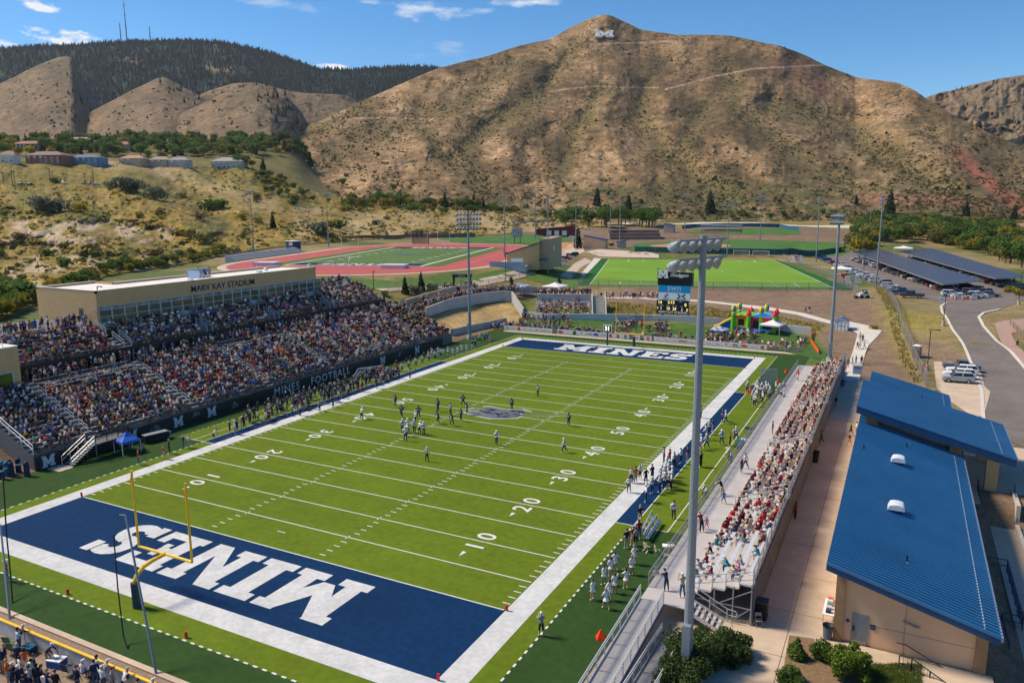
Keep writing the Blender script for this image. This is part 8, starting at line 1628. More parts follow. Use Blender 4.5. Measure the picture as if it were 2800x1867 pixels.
for _ in range(14): pxc(rnd.uniform(1330, 1400), rnd.uniform(893, 902))
for _ in range(8): pxc(rnd.uniform(1150, 1220), rnd.uniform(808, 830))
for _ in range(5): add_c(rnd.uniform(-39, -36.8), 48.2+_*.5, PZ1-.33, False)
for _ in range(70): add_c(rnd.uniform(-7.8, -2.6), 26+rnd.random()*34, .03, False, 'navy')
for _ in range(26): add_c(rnd.uniform(19, 40), rnd.uniform(-22.5, -20.2), .03, False, 'navy')
PAL = {'navy': [((.018,.028,.08), 5), ((.6,.6,.6), 2)], 'home': [((.018,.028,.08), 20), ((.72,.70,.70), 21), ((.014,.014,.018), 13), ((.24,.24,.26), 6), ((.03,.13,.45), 9), ((.16,.02,.04), 4), ((.45,.36,.26), 4), ((.5,.04,.05), 3), ((.04,.30,.34), 2.5), ((.6,.20,.26), 2), ((.55,.32,.04), 2), ((.03,.18,.07), 1.5), ((.26,.36,.5), 3), ((.10,.05,.14), 3), ((.28,.17,.10), 7), ((.10,.05,.035), 7), ((.55,.14,.03), 1)],
 'away': [((.15,.015,.03), 16), ((.62,.62,.62), 20), ((.015,.015,.02), 20), ((.25,.25,.26), 10), ((.5,.03,.04), 9), ((.03,.06,.16), 8), ((.5,.38,.28), 5)], 'band': [((.015,.015,.018), 50), ((.15,.01,.02), 20), ((.02,.35,.45), 14), ((.6,.6,.6), 10), ((.6,.45,.05), 4)]}
SKN = [(.50,.30,.21), (.42,.24,.16), (.28,.15,.09), (.58,.38,.28), (.13,.07,.045)]; PNT = [(.03,.04,.09), (.012,.012,.015), (.34,.28,.19), (.07,.10,.19), (.2,.2,.21)]; HRC = [(.03,.018,.01), (.10,.055,.03), (.30,.19,.08), (.015,.012,.012), (.62,.62,.62), (.02,.03,.08), (.55,.55,.55)]
allv, allf, allc = [], [], []; off = 0
for x, y, z, hd, sit, pal in crd:
    V, Fc, Mi = FIG[bool(sit)]; c, s = math.cos(R_(hd)), math.sin(R_(hd)); sc = rnd.uniform(.86, 1.04); v = V*sc; jx = np.random.RandomState(len(allv)).uniform(-.015, .015, v.shape)
    v = v+jx*0; allv.append(np.stack([x+v[:, 0]*c-v[:, 1]*s, y+v[:, 0]*s+v[:, 1]*c, z+v[:, 2]], 1)); allf.append(Fc+off); off += len(V)
    pc = PAL[pal]; sh = rnd.choices([q[0] for q in pc], [q[1] for q in pc])[0]; cols_ = np.array([rnd.choice(SKN), sh, rnd.choice(PNT), rnd.choice(HRC)])
    allc.append(cols_[Mi])
cm = npmesh('crowd', np.concatenate(allv), np.concatenate(allf), attr_mat('crowd_clothing', rough=.85), smooth=False, fcol=np.concatenate(allc)*np.array([1.3, 1.13, .98]))
tag(link('crowd', cm), 'dense crowd of seated and standing spectators filling the stands and far bank', 'crowd', None, 'stuff')
print('CROWD', len(crd))
# ================================================================ PLANTS
LEAF = attr_mat('foliage', rough=.8, leaf=True); BARK = mat('bark', (.10, .075, .055), rough=.9)
def leaves(n, blobs, size, cols, seed, flat=1.0, shell=.45):
    r = np.random.RandomState(seed); B = np.array(blobs, float); wts = B[:, 3]**2; k = r.choice(len(B), n, p=wts/wts.sum())
    d = r.normal(size=(n, 3)); d /= np.linalg.norm(d, axis=1)[:, None]; rad = (shell+(1-shell)*r.rand(n)**.5)*(1+.25*(fbm(d[:, 0]*2+5, d[:, 1]*2+d[:, 2]*3+9, 3, seed)-.5)*2)
    c = B[k, :3]+d*rad[:, None]*B[k, 3:4]*np.array([1, 1, flat]); nn = d*.7+r.normal(size=(n, 3))*.6; nn /= np.linalg.norm(nn, axis=1)[:, None]
    a = np.cross(nn, r.normal(size=(n, 3))); a /= np.linalg.norm(a, axis=1)[:, None]; b = np.cross(nn, a); s = size*(.6+.8*r.rand(n))[:, None]
    v = np.stack([c-a*s, c-b*s*.6, c+a*s, c+b*s*.6], 1).reshape(-1, 3); f = np.arange(4*n).reshape(n, 4)
    C = np.array(cols); ci = r.rand(n)*.65+.35*vnoise(c[:, 0]*.6+40, c[:, 2]*.6+c[:, 1]*.5+40, seed); j = np.clip((ci*len(C)).astype(int), 0, len(C)-1); col = C[j]*(.75+.5*r.rand(n))[:, None]
    return v, f, col
GRNS = [(.06,.11,.025), (.085,.15,.03), (.12,.19,.035), (.18,.24,.05)]; OLVS = [(.12,.14,.035), (.16,.17,.045), (.22,.20,.05), (.27,.24,.06)]; YELS = [(.18,.18,.02), (.28,.24,.02), (.32,.25,.03), (.38,.28,.03)]
DARK = [(.02,.042,.02), (.03,.06,.024), (.045,.08,.03)]; GREY = [(.09,.11,.07), (.13,.15,.10), (.18,.20,.14)]; REDS = [(.12,.03,.015), (.22,.06,.02), (.28,.10,.03)]; BRN = [(.10,.08,.045), (.15,.11,.06), (.19,.14,.07)]
CRN = {}
def mass(label, pts):
    V, F_, C, o = [], [], [], 0
    for q, k, s in pts:
        v, f, c = CRN[k]; a = rnd.uniform(0, 6.28); v = v*s*np.array([rnd.uniform(.85, 1.2), rnd.uniform(.85, 1.2), 1]); V.append(np.stack([q[0]+v[:, 0]*math.cos(a)-v[:, 1]*math.sin(a), q[1]+v[:, 0]*math.sin(a)+v[:, 1]*math.cos(a), q[2]-.8*s+v[:, 2]], 1)); F_.append(f+o); C.append(c*rnd.uniform(.75, 1.25)); o += len(v)
    tag(link('woodland', npmesh('woodland', np.concatenate(V), np.concatenate(F_), LEAF, None, False, np.concatenate(C))), label, 'woodland', None, 'stuff')
DK = ['deciduous_tree%d' % i for i in (1, 2, 3, 4, 5)]+['conifer_tree6', 'conifer_tree7']
def plant(name, kind, cols, seed, h, r, n=520, leaf=.55, label='x'):
    rr_ = random.Random(seed); o = thing(name, label, 'tree' if 'tree' in name else 'shrub', (0, 0, -500))
    if kind == 'round': bl = [(0, 0, h*.62, r*.8)]+[(rr_.uniform(-.6, .6)*r, rr_.uniform(-.6, .6)*r, h*rr_.uniform(.4, .8), r*rr_.uniform(.35, .6)) for _ in range(9)]
    elif kind == 'bush': bl = [(rr_.uniform(-.6, .6)*r, rr_.uniform(-.6, .6)*r, h*rr_.uniform(.25, .55), r*rr_.uniform(.35, .55)) for _ in range(9)]
    else: bl = [(0, 0, h*t_, r*(1.05-t_)*.85+.1) for t_ in (.12, .22, .32, .42, .52, .62, .72, .82, .9, .97)]
    v, f, c = leaves(n, bl, leaf, cols, seed, .8 if kind != 'cone' else .7); v[:, 2] = np.maximum(v[:, 2], .02)
    CRN[name+str(seed)] = (v, f, c); link('crown', npmesh('crown', v, f, LEAF, None, False, c), o); MB().cyl((0, 0, -.6), (0, 0, h*.55), r*.07+.05, r*.03+.02, 6).build('trunk' if 'tree' in name else 'stem', BARK, o)
    return o
TR = [plant('deciduous_tree', 'round', GRNS, 1, 9, 4.2), plant('deciduous_tree', 'round', GRNS, 2, 11, 4.6), plant('deciduous_tree', 'round', OLVS, 3, 8, 3.8), plant('deciduous_tree', 'round', YELS, 4, 8, 3.6), plant('deciduous_tree', 'round', REDS, 5, 6, 3), plant('conifer_tree', 'cone', DARK, 6, 11, 3), plant('conifer_tree', 'cone', DARK, 7, 9, 2.2)]
BU = [plant('shrub', 'bush', GRNS, 11, 3, 2.2, 300, .35), plant('shrub', 'bush', GREY, 12, 3.6, 2.6, 360, .35), plant('shrub', 'bush', YELS, 13, 3, 2.0, 300, .3), plant('shrub', 'bush', BRN, 14, 2.4, 2.4, 260, .3), plant('shrub', 'bush', OLVS, 15, 2.8, 2.4, 300, .3)]
KT = ['round green tree', 'tall green tree', 'olive green tree', 'yellow tree', 'rusty red tree', 'dark conifer', 'slim dark conifer']; KB = ['green bush', 'grey-green bush', 'yellow-green bush', 'brown bush', 'olive bush']
PUT = {}
def put(protos, kn, k, q, s, where, group):
    o = dup(protos[k], (q[0], q[1], q[2]-.1), rnd.uniform(0, 6), None, group, (s*rnd.uniform(.9, 1.1), s*rnd.uniform(.9, 1.1), s)); c = CR @ (np.array(q)-CP); PUT.setdefault((kn[k], where), []).append((c[0]/c[2], id(o), o))
hill('hillside', -200, 1000, lambda p_: creA(p_)+10, lambda p_: np.minimum(lin([-200, 0, 200, 500, 700, 800, 860, 1000], [384, 388, 388, 388, 386, 396, 470, 545])(p_), creA(p_)-2), fl_(690), fl_(930), lambda X, Y, V: (fbm(X/60, Y/30, 4, 101)-.5)*8, lambda X, Y, V, P: np.zeros(X.shape+(3,))+np.array((.15, .13, .045)), nx=120, ny=40, mt=MH1, rough=1, back=100, drop=60)
HN = len(HILLS)-1
pl = sorted((rnd.uniform(-10, 835), rnd.uniform(384, 432)) for _ in range(40))
mass('dense green and yellow trees massed round the hilltop houses', [(on_hill(HN, a, b), rnd.choices(DK, (8, 8, 5, 2.5, .5, 2, 2))[0], rnd.uniform(1.1, 1.8)) for a, b in [(rnd.uniform(-20, 850), rnd.uniform(386, 430)) for _ in range(230)]])
for px, py in pl:
    k = rnd.choices(range(7), (8, 8, 4, 2.2 if px > 450 else 1, .5, 3, 2))[0]; put(TR, KT, k, on_hill(HN, px, py), rnd.uniform(1.15, 1.75), 'in the wooded neighbourhood', 'trees of the wooded neighbourhood')
for px, py, k, s in ((45, 428, 3, 1.1), (185, 428, 0, 1.3), (178, 405, 1, 1.4), (215, 402, 4, 1.1), (290, 430, 0, 1.4), (310, 424, 1, 1.3), (365, 412, 4, 1.0), (395, 436, 0, .9), (445, 440, 2, 1.1), (550, 432, 2, 1.3), (560, 420, 2, 1.3), (0, 402, 5, 1.3), (670, 446, 0, 1), (690, 448, 3, .8), (720, 440, 5, 1), (650, 440, 0, .9), (160, 436, 5, 1.2), (820, 385, 0, 1.5), (800, 380, 1, 1.4)):
    q = on_hill(HN, px, py) if py < 440 else on_hill(0, px, py+8); put(TR, KT, k, q, s*1.25, 'between the hilltop houses', 'trees between the hilltop houses')
for px, py, k, s in ((98, 575, 1, 3.0), (165, 580, 1, 2.6), (220, 578, 2, 2.2), (330, 520, 1, 3.4), (370, 525, 1, 3.2), (300, 515, 0, 2.0), (420, 545, 1, 3.0), (150, 500, 0, 1.6), (570, 575, 0, 3.0), (600, 570, 0, 2.6), (490, 540, 4, 1.6), (380, 595, 2, 1.5), (440, 600, 2, 1.2), (660, 600, 2, 1.8), (430, 590, 3, 2.0), (540, 600, 3, 1.8), (170, 730, 0, 1.4), (130, 700, 0, 1.2), (240, 745, 3, 1.0), (420, 700, 3, 1.6), (560, 660, 4, 1.8), (880, 640, 1, 2.6), (905, 620, 2, 2.2), (925, 625, 0, 2.4), (1028, 615, 1, 1.4), (640, 690, 4, 1.2), (800, 560, 0, 1.8), (20, 830, 0, 2.4), (0, 700, 0, 1.6), (60, 655, 3, 1.6), (700, 610, 4, 1.6), (1060, 600, 4, 1.2), (1150, 640, 4, 1.2)): put(BU, KB, k, on_hill(0, px, py), s, 'on the slope behind the press box', 'bushes on the dry slope')
put(TR, KT, 6, on_hill(0, 744, 625), 1.0, 'standing alone like a column above the track', None); put(TR, KT, 2, on_hill(0, 805, 560), 1.1, 'on the slope above the track', None); put(TR, KT, 0, on_hill(0, 935, 510) if 0 else on_hill(1, 935, 512), 1.2, 'alone on the tan slope', None); put(TR, KT, 0, on_hill(1, 1078, 525), 1.1, 'right of the lone tree on the tan slope', None)
for px, py, k, s in [(rnd.uniform(950, 1340), rnd.uniform(552, 575), rnd.choice([0, 1, 2, 2, 3]), rnd.uniform(.8, 1.3)) for _ in range(34)]+[(1215, 560, 5, 1.3), (1295, 562, 5, 1.3), (1320, 560, 6, 1.2)]: put(TR, KT, k, on_hill(0, px, max(py, 560)), s*1.15, 'in the creek-side row', 'trees of the creek-side row')
for px, py, k, s in [(rnd.uniform(1525, 1660), rnd.uniform(614, 624), rnd.choice([0, 1, 1]), rnd.uniform(1.0, 1.35)) for _ in range(14)]+[(rnd.uniform(1690, 1810), rnd.uniform(612, 624), rnd.choice([0, 1, 1]), rnd.uniform(.9, 1.25)) for _ in range(14)]+[(1580, 680, 5, .8)]: put(TR, KT, k, RC(px, py), s*1.35, 'left of the softball field', 'trees left of the softball field')
for px, py, k, s in [(1630, 562, 5, 1.8), (1718, 575, 5, 1.6), (1940, 585, 5, 2.2), (2430, 585, 5, 2.2), (2770, 600, 5, 1.3), (2340, 560, 6, 1.2), (2640, 590, 5, 1.4)]+[(rnd.uniform(1480, 2300), rnd.uniform(585, 606), rnd.choice([0, 2, 2]), rnd.uniform(.5, .9)) for _ in range(36)]: put(TR, KT, k, on_hill(1, px, py), s, 'below the brown mountain', 'trees at the foot of the mountain')
for px, py in sorted((lambda a: (a, np.interp(a, [2330, 2410, 2560, 2850], [684, 672, 670, 752])-rnd.uniform(0, 45)-3))(rnd.uniform(2330, 2850)) for _ in range(84)):
    put(TR, KT, rnd.choices(range(4), (3, 2, 5, 3.2 if px > 2600 else 1.6))[0], RC(px, py), rnd.uniform(.7, 1.15), 'behind the solar canopies', 'trees of the river woodland')
for px, py, k, s in ((2350, 700, 3, 1.2), (2375, 700, 3, 1.0), (2335, 690, 2, 1.3)): put(TR, KT, k, RC(px, py), s, 'beside the left solar canopy', 'trees beside the left solar canopy')
for px, py, k, s in ((1108, 803, 5, .45), (1152, 795, 5, .5)): put(TR, KT, k, RC(px, py), s, 'on the slope below the track lawn', None)
for px, py, k, s in ((1055, 810, 0, .7), (1128, 795, 3, .8), (1180, 800, 1, 1.0), (1140, 803, 1, .9), (2760, 800, 2, .9), (2785, 808, 2, .9), (2300, 690, 2, 1.0), (1670, 672, 3, .9), (2390, 900, 2, .5)): put(BU, KB, k, RC(px, py), s, 'among the paths beyond the stadium', None)
mass('tangled green and yellow bushes along the creek', [(on_hill(0, a, max(b, 560)), rnd.choice(DK[:4]), rnd.uniform(.5, .9)) for a, b in [(rnd.uniform(930, 1420), rnd.uniform(556, 584)) for _ in range(110)]]+[(on_hill(0, a, b), rnd.choice(DK[:4]), rnd.uniform(.5, .9)) for a, b in [(rnd.uniform(700, 900), rnd.uniform(465, 560)) for _ in range(60)] if b > creA(a)+4])
mass('thick yellow-green river woodland beyond the car park', [(RC(a, b), rnd.choices(DK[:4], (3, 2, 5, 3))[0], rnd.uniform(.7, 1.3)) for a, b in [(rnd.uniform(2310, 2900), rnd.uniform(612, 652)) for _ in range(110)]+[(a, float(np.interp(a, [2330, 2410, 2560, 2850], [680, 668, 664, 740]))-rnd.uniform(0, 70)) for a in [rnd.uniform(2330, 2900) for _ in range(210)]]])
mass('green bushes along the foot of the slope behind the press box', [(on_hill(0, a, float(toeA(a))-rnd.uniform(-4, 16)), rnd.choice(DK[:4]), rnd.uniform(.22, .5)) for a in [rnd.uniform(-60, 620) for _ in range(170)]])
def nearbush(label, px, py, h, r, cols, seed, n=5200, leaf=.085, kind='bush', z=0.0):
    x, y = G(px, py, z); rr_ = random.Random(seed); o = thing('evergreen_shrub', label, 'shrub', (x, y, z), 0)
    bl = [(rr_.uniform(-.65, .65)*r, rr_.uniform(-.65, .65)*r, h*rr_.uniform(.2, .72), r*rr_.uniform(.25, .42)) for _ in range(26)] if kind == 'bush' else [(rr_.uniform(-.5, .5)*r*(1-t_), rr_.uniform(-.5, .5)*r*(1-t_), h*t_, r*(1.05-t_)*.6+.05) for t_ in [rr_.random() for _ in range(20)]]
    v, f, c = leaves(n, bl, leaf, cols, seed, 1.0, .3); v[:, 2] = np.maximum(v[:, 2], .01); link('crown', npmesh('crown', v, f, LEAF, None, False, c), o)
    for k in range(5): MB().cyl((0, 0, -.1), (rr_.uniform(-.5, .5)*r, rr_.uniform(-.5, .5)*r, h*.6), .05, .015, 5).build('stem', BARK, o)
NG = [(.03,.055,.02), (.05,.085,.025), (.085,.125,.035), (.13,.17,.05)]
nearbush('large spreading evergreen bush at the foot of the near floodlight pole', 1905, 1815, 2.3, 2.2, NG, 201, 15000)
nearbush('evergreen bush right of the pole below the bleacher stair', 2000, 1800, 1.7, 1.6, NG, 202, 9000); nearbush('evergreen bush left of the pole at the bottom edge', 1860, 1880, 1.8, 1.7, NG, 203, 9000)
nearbush('pointed juniper by the concrete walk in the planting bed', 2178, 1800, 1.5, .75, GRNS, 204, 4200, .07, 'cone'); nearbush('dark juniper between the walk and the peach building', 2245, 1800, 1.3, .9, GRNS, 205, 4200, .07); nearbush('bright green young tree in the planting bed', 2325, 1850, 2.3, 1.3, [(.04,.08,.012), (.075,.14,.02), (.14,.22,.03), (.25,.28,.04)], 206, 8000, .09); nearbush('low juniper at the bottom edge of the planting bed', 2165, 1866, 1.0, .9, GRNS, 207, 4200, .07)
bed = [(2158, 1735), (2225, 1745), (2250, 1790), (2440, 1830), (2560, 1900), (2560, 2060), (2100, 2060), (2135, 1867)]
struct(MB().add([(*G(a, b, .055), .055) for a, b in bed], [tuple(range(8))]).build('mulch', mat('mulch_brown', (.16, .10, .055), c2=(.26, .17, .09), scale=6, detail=9, bump=.4)))
def tufts(name, pos, h, cols, label, wd_=.06, seed=5, per=5):
    r = np.random.RandomState(seed); P = np.repeat(np.array(pos), per, 0); n = len(P); P = P+np.c_[r.normal(size=(n, 2))*.25*h, np.zeros(n)]; a = r.rand(n)*6.28; s = (.5+r.rand(n))*h; w_ = np.stack([np.cos(a), np.sin(a), 0*a], 1)*wd_*(1+h*2); t = np.stack([r.normal(size=n)*.3*s, r.normal(size=n)*.3*s, s], 1)
    v = np.stack([P-w_, P+w_, P+t], 1).reshape(-1, 3); C = np.array(cols)[r.randint(len(cols), size=n)]*(.7+.6*r.rand(n))[:, None]
    tag(link(name, npmesh(name, v, np.arange(3*n).reshape(n, 3), LEAF, None, False, C)), label, 'grass', None, 'stuff')
def inpoly(poly, n, px=True):
    P = RCs(poly); xs = [p[0] for p in P]; ys = [p[1] for p in P]; out = []
    X = np.random.RandomState(n).uniform(min(xs), max(xs), n*6); Y = np.random.RandomState(n+1).uniform(min(ys), max(ys), n*6); ok = seg_dist(X, Y, P) < 0
    for x, y in list(zip(X[ok], Y[ok]))[:n]: out.append((x, y, H(x, y)))
    return out
tufts('tall_grass', inpoly([(1640,824),(1900,836),(2110,864),(2260,890),(2230,912),(2000,884),(1640,862)], 1500)+inpoly([(2385,770),(2425,800),(2455,860),(2470,930),(2520,1040),(2500,1050),(2455,960),(2430,860)], 700)+inpoly([(2500,1130),(2600,1150),(2560,1070)], 200), .45, [(.46,.34,.10), (.32,.27,.07), (.20,.20,.05), (.52,.42,.17)], 'tall dry weeds and grasses round the far bank and fence')
tufts('short_grass', [(*G(a, b, .06), .06) for a, b in [(rnd.uniform(2360, 2520), rnd.uniform(1815, 1900)) for _ in range(2200)]], .16, GRNS[1:]+[(.18,.2,.03)], 'rough green grass in the near planting bed', .012, 9, 6)
def scatter(h, n, dens, szf, colf, seed, per=7, v0=.02, v1=1.0, tall=.55, x0=None, x1=None):
    P, pxs, to, cr, C = HILLS[h]; ny, nx = P.shape[:2]; r = np.random.RandomState(seed); i = r.rand(n*4)*(nx-2); j = (v0+r.rand(n*4)*(v1-v0))*(ny-2); i0 = i.astype(int); j0 = j.astype(int); u = (i-i0)[:, None]; w_ = (j-j0)[:, None]
    Q = (P[j0, i0]*(1-u)+P[j0, i0+1]*u)*(1-w_)+(P[j0+1, i0]*(1-u)+P[j0+1, i0+1]*u)*w_; PXq = pxs[i0]; PYq = to[i0]*(1-j0/(ny-1))+cr[i0]*j0/(ny-1)
    keep = r.rand(n*4) < dens(PXq, PYq); keep[np.cumsum(keep) > n] = False; Q = Q[keep]; PXq = PXq[keep]; PYq = PYq[keep]; m_ = len(Q); s = szf(r, m_)
    Cc = colf(r, m_, PXq, PYq); K = np.repeat(np.arange(m_), per); d = r.normal(size=(m_*per, 3)); d /= np.linalg.norm(d, axis=1)[:, None]; d[:, 2] = abs(d[:, 2]); c = Q[K]+d*s[K][:, None]*np.array([.8, .8, tall])
    nn = d+r.normal(size=d.shape)*.4; a = np.cross(nn, r.normal(size=d.shape)); a /= np.linalg.norm(a, axis=1)[:, None]; b = np.cross(nn, a); b /= np.linalg.norm(b, axis=1)[:, None]; q = s[K][:, None]*.62
    return np.stack([c-a*q, c-b*q, c+a*q, c+b*q], 1).reshape(-1, 3), Cc[K]*(.8+.4*r.rand(len(K)))[:, None]
def dens_b(X, Y):
    n_ = fbm(X/30, Y/16, 4, 301); g_ = np.zeros(X.shape)
    for line, wdt, am in gul: g_ = np.maximum(g_, np.exp(-(pdist(X, Y, line)/(wdt*1.2))**2))
    return np.clip((n_-.46)*3+g_*.7+np.clip((Y-500)/90, 0, 1)*.5, .02, 1)
pick = lambda cs: (lambda r, m_, X, Y: np.array(cs)[r.randint(len(cs), size=m_)])
SC1 = [(.11,.09,.04), (.13,.105,.04), (.09,.085,.034), (.16,.125,.055), (.13,.09,.045)]
pa = [scatter(1, 24000, dens_b, lambda r, m_: .5+r.rand(m_)**3*1.7, pick(SC1), 401), scatter(1, 90, lambda X, Y: np.clip((X > 1500)*.5+.15, 0, 1), lambda r, m_: 1.4+r.rand(m_)*1.6, pick(DARK), 402, 12, tall=1.3)]
V_ = np.concatenate([p[0] for p in pa]); C_v = np.concatenate([p[1] for p in pa])
tag(link('scrub', npmesh('scrub', V_, np.arange(len(V_)).reshape(-1, 4), LEAF, None, False, C_v)), 'scattered dry scrub bushes covering the brown mountain', 'scrub', None, 'stuff')
pa = [scatter(0, 5200, lambda X, Y: np.clip((fbm(X/40, Y/20, 4, 305)-.40)*4, .03, 1)*np.where((Y < 505) & (X < 520), .05, 1), lambda r, m_: .3+r.rand(m_)**3*1.3, pick([(.17,.16,.045), (.12,.13,.04), (.28,.22,.05), (.20,.17,.05), (.33,.25,.07)]), 403)]+[scatter(k, 260, lambda X, Y: np.clip((fbm(X/30, Y/20, 4, 306+k)-.4)*2, .02, 1), lambda r, m_: 1.2+r.rand(m_)*1.6, pick(SC1+DARK), 410+k, tall=.9) for k in (2, 3, 4, 5)]
V_ = np.concatenate([p[0] for p in pa]); C_v = np.concatenate([p[1] for p in pa])
tag(link('scrub', npmesh('scrub', V_, np.arange(len(V_)).reshape(-1, 4), LEAF, None, False, C_v)), 'low scrub covering the grassy slope and tan foothills on the left', 'scrub', None, 'stuff')
def cones(h, n, dens, seed, hh, v0=0, v1=1.0):
    P, pxs, to, cr, C = HILLS[h]; ny, nx = P.shape[:2]; r = np.random.RandomState(seed); i0 = (r.rand(n*3)*(nx-1)).astype(int); j0 = ((v0+(v1-v0)*r.rand(n*3))*(ny-1)).astype(int); PYq = to[i0]*(1-j0/(ny-1))+cr[i0]*j0/(ny-1)
    k = r.rand(n*3) < dens(pxs[i0], PYq); k[np.cumsum(k) > n] = False; Q = P[j0[k], i0[k]]+np.c_[r.normal(size=(k.sum(), 2))*6, np.zeros(k.sum())]; m_ = len(Q); H_ = hh*(.6+.7*r.rand(m_)); v = [Q+np.c_[np.cos(a)*H_*.24, np.sin(a)*H_*.24, -2+0*H_] for a in (0, 1.26, 2.51, 3.77, 5.03)]+[Q+np.c_[0*H_, 0*H_, H_]]
    V = np.stack(v, 1).reshape(-1, 3); f = np.concatenate([np.stack([np.arange(m_)*6+a, np.arange(m_)*6+(a+1) % 5, np.arange(m_)*6+5], 1) for a in range(5)]); c = np.array([(.014,.030,.024), (.018,.038,.03), (.026,.048,.036), (.016,.03,.028)])[r.randint(4, size=m_)]; return V, f, np.tile(c, (5, 1))
Z = [cones(6, 20000, lambda X, Y: np.clip((fbm(X/40, Y/30, 4, 81)-.2)*4, .2, 1), 501, 15), cones(6, 1500, lambda X, Y: 1+0*X, 502, 13, .965, 1.0), cones(2, 260, lambda X, Y: np.exp(-(pdist(X, Y, [(200,200),(230,300),(190,400)])/26)**2)*.9+(X > 230)*.02, 503, 9), cones(3, 200, lambda X, Y: np.exp(-(pdist(X, Y, [(470,225),(540,290),(575,340)])/26)**2), 504, 9), cones(4, 330, lambda X, Y: np.exp(-(pdist(X, Y, [(720,240),(790,300),(830,350)])/28)**2), 505, 9), cones(5, 120, lambda X, Y: .3+0*X, 506, 10), cones(7, 260, lambda X, Y: .3+.6*(Y < 260), 507, 10)]
o_ = 0; fs_ = []
for v, f, c in Z: fs_.append(f+o_); o_ += len(v)
tag(link('conifer_forest', npmesh('conifer_forest', np.concatenate([z[0] for z in Z]), np.concatenate(fs_), LEAF, None, False, np.concatenate([z[2] for z in Z]))), 'dark conifer forest covering the far left ridge', 'forest', None, 'stuff')
for px, pt, pb_, lab in ((345, 0, 112, 'tallest thin radio mast on the wooded ridge'), (327, 62, 112, 'short radio mast left of the tallest one'), (411, 72, 118, 'radio mast standing right of the other two')):
    q = on_hill(6, px, pb_); t = topz(q[0], q[1], q[2], pt)-q[2]; o = thing('radio_mast', lab, 'mast', q); MB().cyl((0, 0, -5), (0, 0, t), 3.0, .9, 5).build('lattice', mat('mast_grey', (.22, .20, .22)), o)
    for z_ in (.35, .6, .85): MB().cyl((0, 0, t*z_), (0, 0, t*z_+t*.02), 4, 4, 6).build('antenna', MATS['mast_grey'], o)
def house(label, x0, x1, yt, yb, wc, rc, hh=0, py2=None):
    q = on_hill(HN if yb < 436 else 0, (x0+x1)/2, yb+(0 if yb < 436 else 8)); D = math.dist(q, CP); w_ = (x1-x0)*D/F*.92; h = (yb-yt)*D/F; o = thing('house', label, 'house', (q[0], q[1], q[2]-.5), R_(27)); d_ = w_*.55; wm = mat('house_wall_%d' % int(x0), wc, var=.05); rm = mat('house_roof_%d' % int(x0), rc, var=.15)
    hw_ = h*.68; MB().box(-w_/2, w_/2, 0, d_, -3, hw_).box(-w_/2+w_*.55, w_/2-w_*.05, -1.5, 0, -3, hw_*.8).build('wall', wm, o); r = MB(); e = .6
    r.add([(-w_/2-e, -e, hw_), (w_/2+e, -e, hw_), (w_/2+e, d_+e, hw_), (-w_/2-e, d_+e, hw_), (-w_/4, d_/2, h), (w_/4, d_/2, h)], [(0, 1, 5, 4), (1, 2, 5), (2, 3, 4, 5), (3, 0, 4), (3, 2, 1, 0)]); r.build('roof', rm, o)
    nw = max(3, int(w_/4))
    for f_ in ((.12, .42), (.58, .88)) if hw_ > 5 else ((.35, .8),):
        for k in range(nw): x_ = -w_/2+w_*(k+.5)/nw; y_ = -1.55 if w_*.05 < x_ < w_*.45 else -.05; b_ = MB().box(x_-.9, x_+.9, y_-.04, y_, hw_*f_[0]+.3, min(hw_*f_[1]+.3, hw_*(.76 if y_ < -1 else .93))).build('window', WHT, o); MB().box(x_-.7, x_+.7, y_-.08, y_-.041, hw_*f_[0]+.5, min(hw_*f_[1]+.1, hw_*.72)).build('pane', CARG, b_)
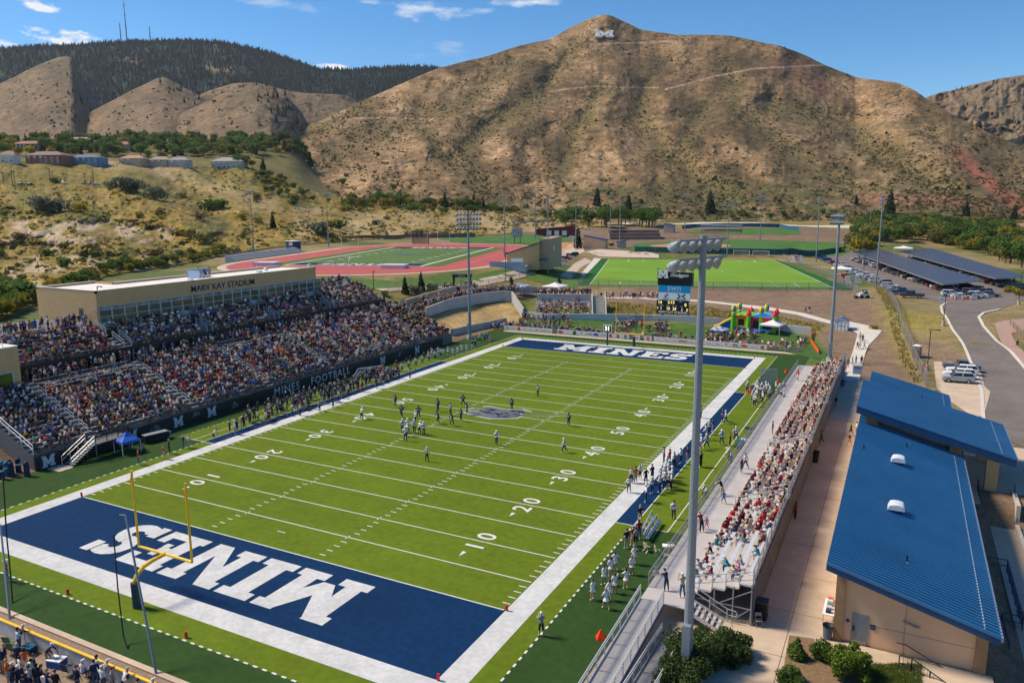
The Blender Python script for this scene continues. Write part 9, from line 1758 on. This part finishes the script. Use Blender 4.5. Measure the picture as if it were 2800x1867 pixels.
for a_ in (('white house at the far left of the hilltop', 0, 38, 410, 438, (.66,.62,.57), (.26,.15,.11)), ('long low house with a red-brown roof at the upper left', 26, 100, 388, 412, (.12,.06,.05), (.30,.13,.08)), ('red brick house with white windows', 76, 166, 410, 440, (.30,.13,.09), (.22,.15,.13)), ('grey house above the blue one', 176, 238, 378, 406, (.50,.40,.32), (.34,.24,.20)), ('blue house with tall white windows', 188, 266, 416, 441, (.14,.24,.38), (.12,.15,.20)), ('peach house with dark red roof trim', 292, 368, 389, 414, (.58,.34,.25), (.32,.14,.10)), ('tan house with an orange roof', 328, 390, 419, 444, (.50,.37,.24), (.42,.24,.14)), ('grey-beige house left of the white cars', 408, 460, 421, 447, (.45,.33,.24), (.34,.25,.21)), ('pale house behind the white cars', 460, 512, 422, 448, (.45,.41,.36), (.30,.28,.28)), ('small orange roofed house among trees', 492, 524, 410, 420, (.5,.45,.4), (.42,.18,.10)), ('large grey house at the right end of the hilltop', 575, 660, 424, 455, (.50,.44,.38), (.34,.32,.31)), ('small reddish roofed house in the woodland at the right edge', 2755, 2800, 594, 612, (.4,.3,.26), (.34,.18,.14))):
    if a_[1] > 2000:
        x, y, z = RC(2775, 640); o = thing('house', a_[0], 'house', (x, y, z)); MB().box(-9, 9, 0, 8, -1, 5).build('wall', mat('hw', a_[5]), o); MB().add([(-10, -1, 5), (10, -1, 5), (10, 9, 5), (-10, 9, 5), (-6, 4, 8), (6, 4, 8)], [(0, 1, 5, 4), (1, 2, 5), (2, 3, 4, 5), (3, 0, 4)]).build('roof', mat('hr', a_[6]), o)
    else: house(*a_)
for (kn_, wh), l_ in PUT.items():
    for i, (_, _, o) in enumerate(sorted(l_)): o['label'] = ('%s %s from the left %s' % (ordn(i), kn_, wh)) if len(l_) > 1 else '%s %s' % (kn_, wh)
hm_ = bpy.data.materials.new('haze_air'); hm_.use_nodes = True; hn = hm_.node_tree.nodes; hn.remove(hn['Principled BSDF']); pv_ = hn.new('ShaderNodeVolumePrincipled'); pv_.inputs['Color'].default_value = (.82, .90, 1, 1); pv_.inputs['Density'].default_value = .00003; pv_.inputs['Anisotropy'].default_value = .2
hm_.node_tree.links.new(pv_.outputs[0], hn['Material Output'].inputs['Volume'])
tag(MB().box(-4500, 4500, -1500, 4800, -60, 1150).build('haze', hm_), None, None, None, 'stuff')
for o in [q for q in COL.objects if q.get('label') == 'x']:
    for ch in KIDS.get(o.name, []):
        for g in KIDS.get(ch.name, []): bpy.data.objects.remove(g)
        bpy.data.objects.remove(ch)
    bpy.data.objects.remove(o)
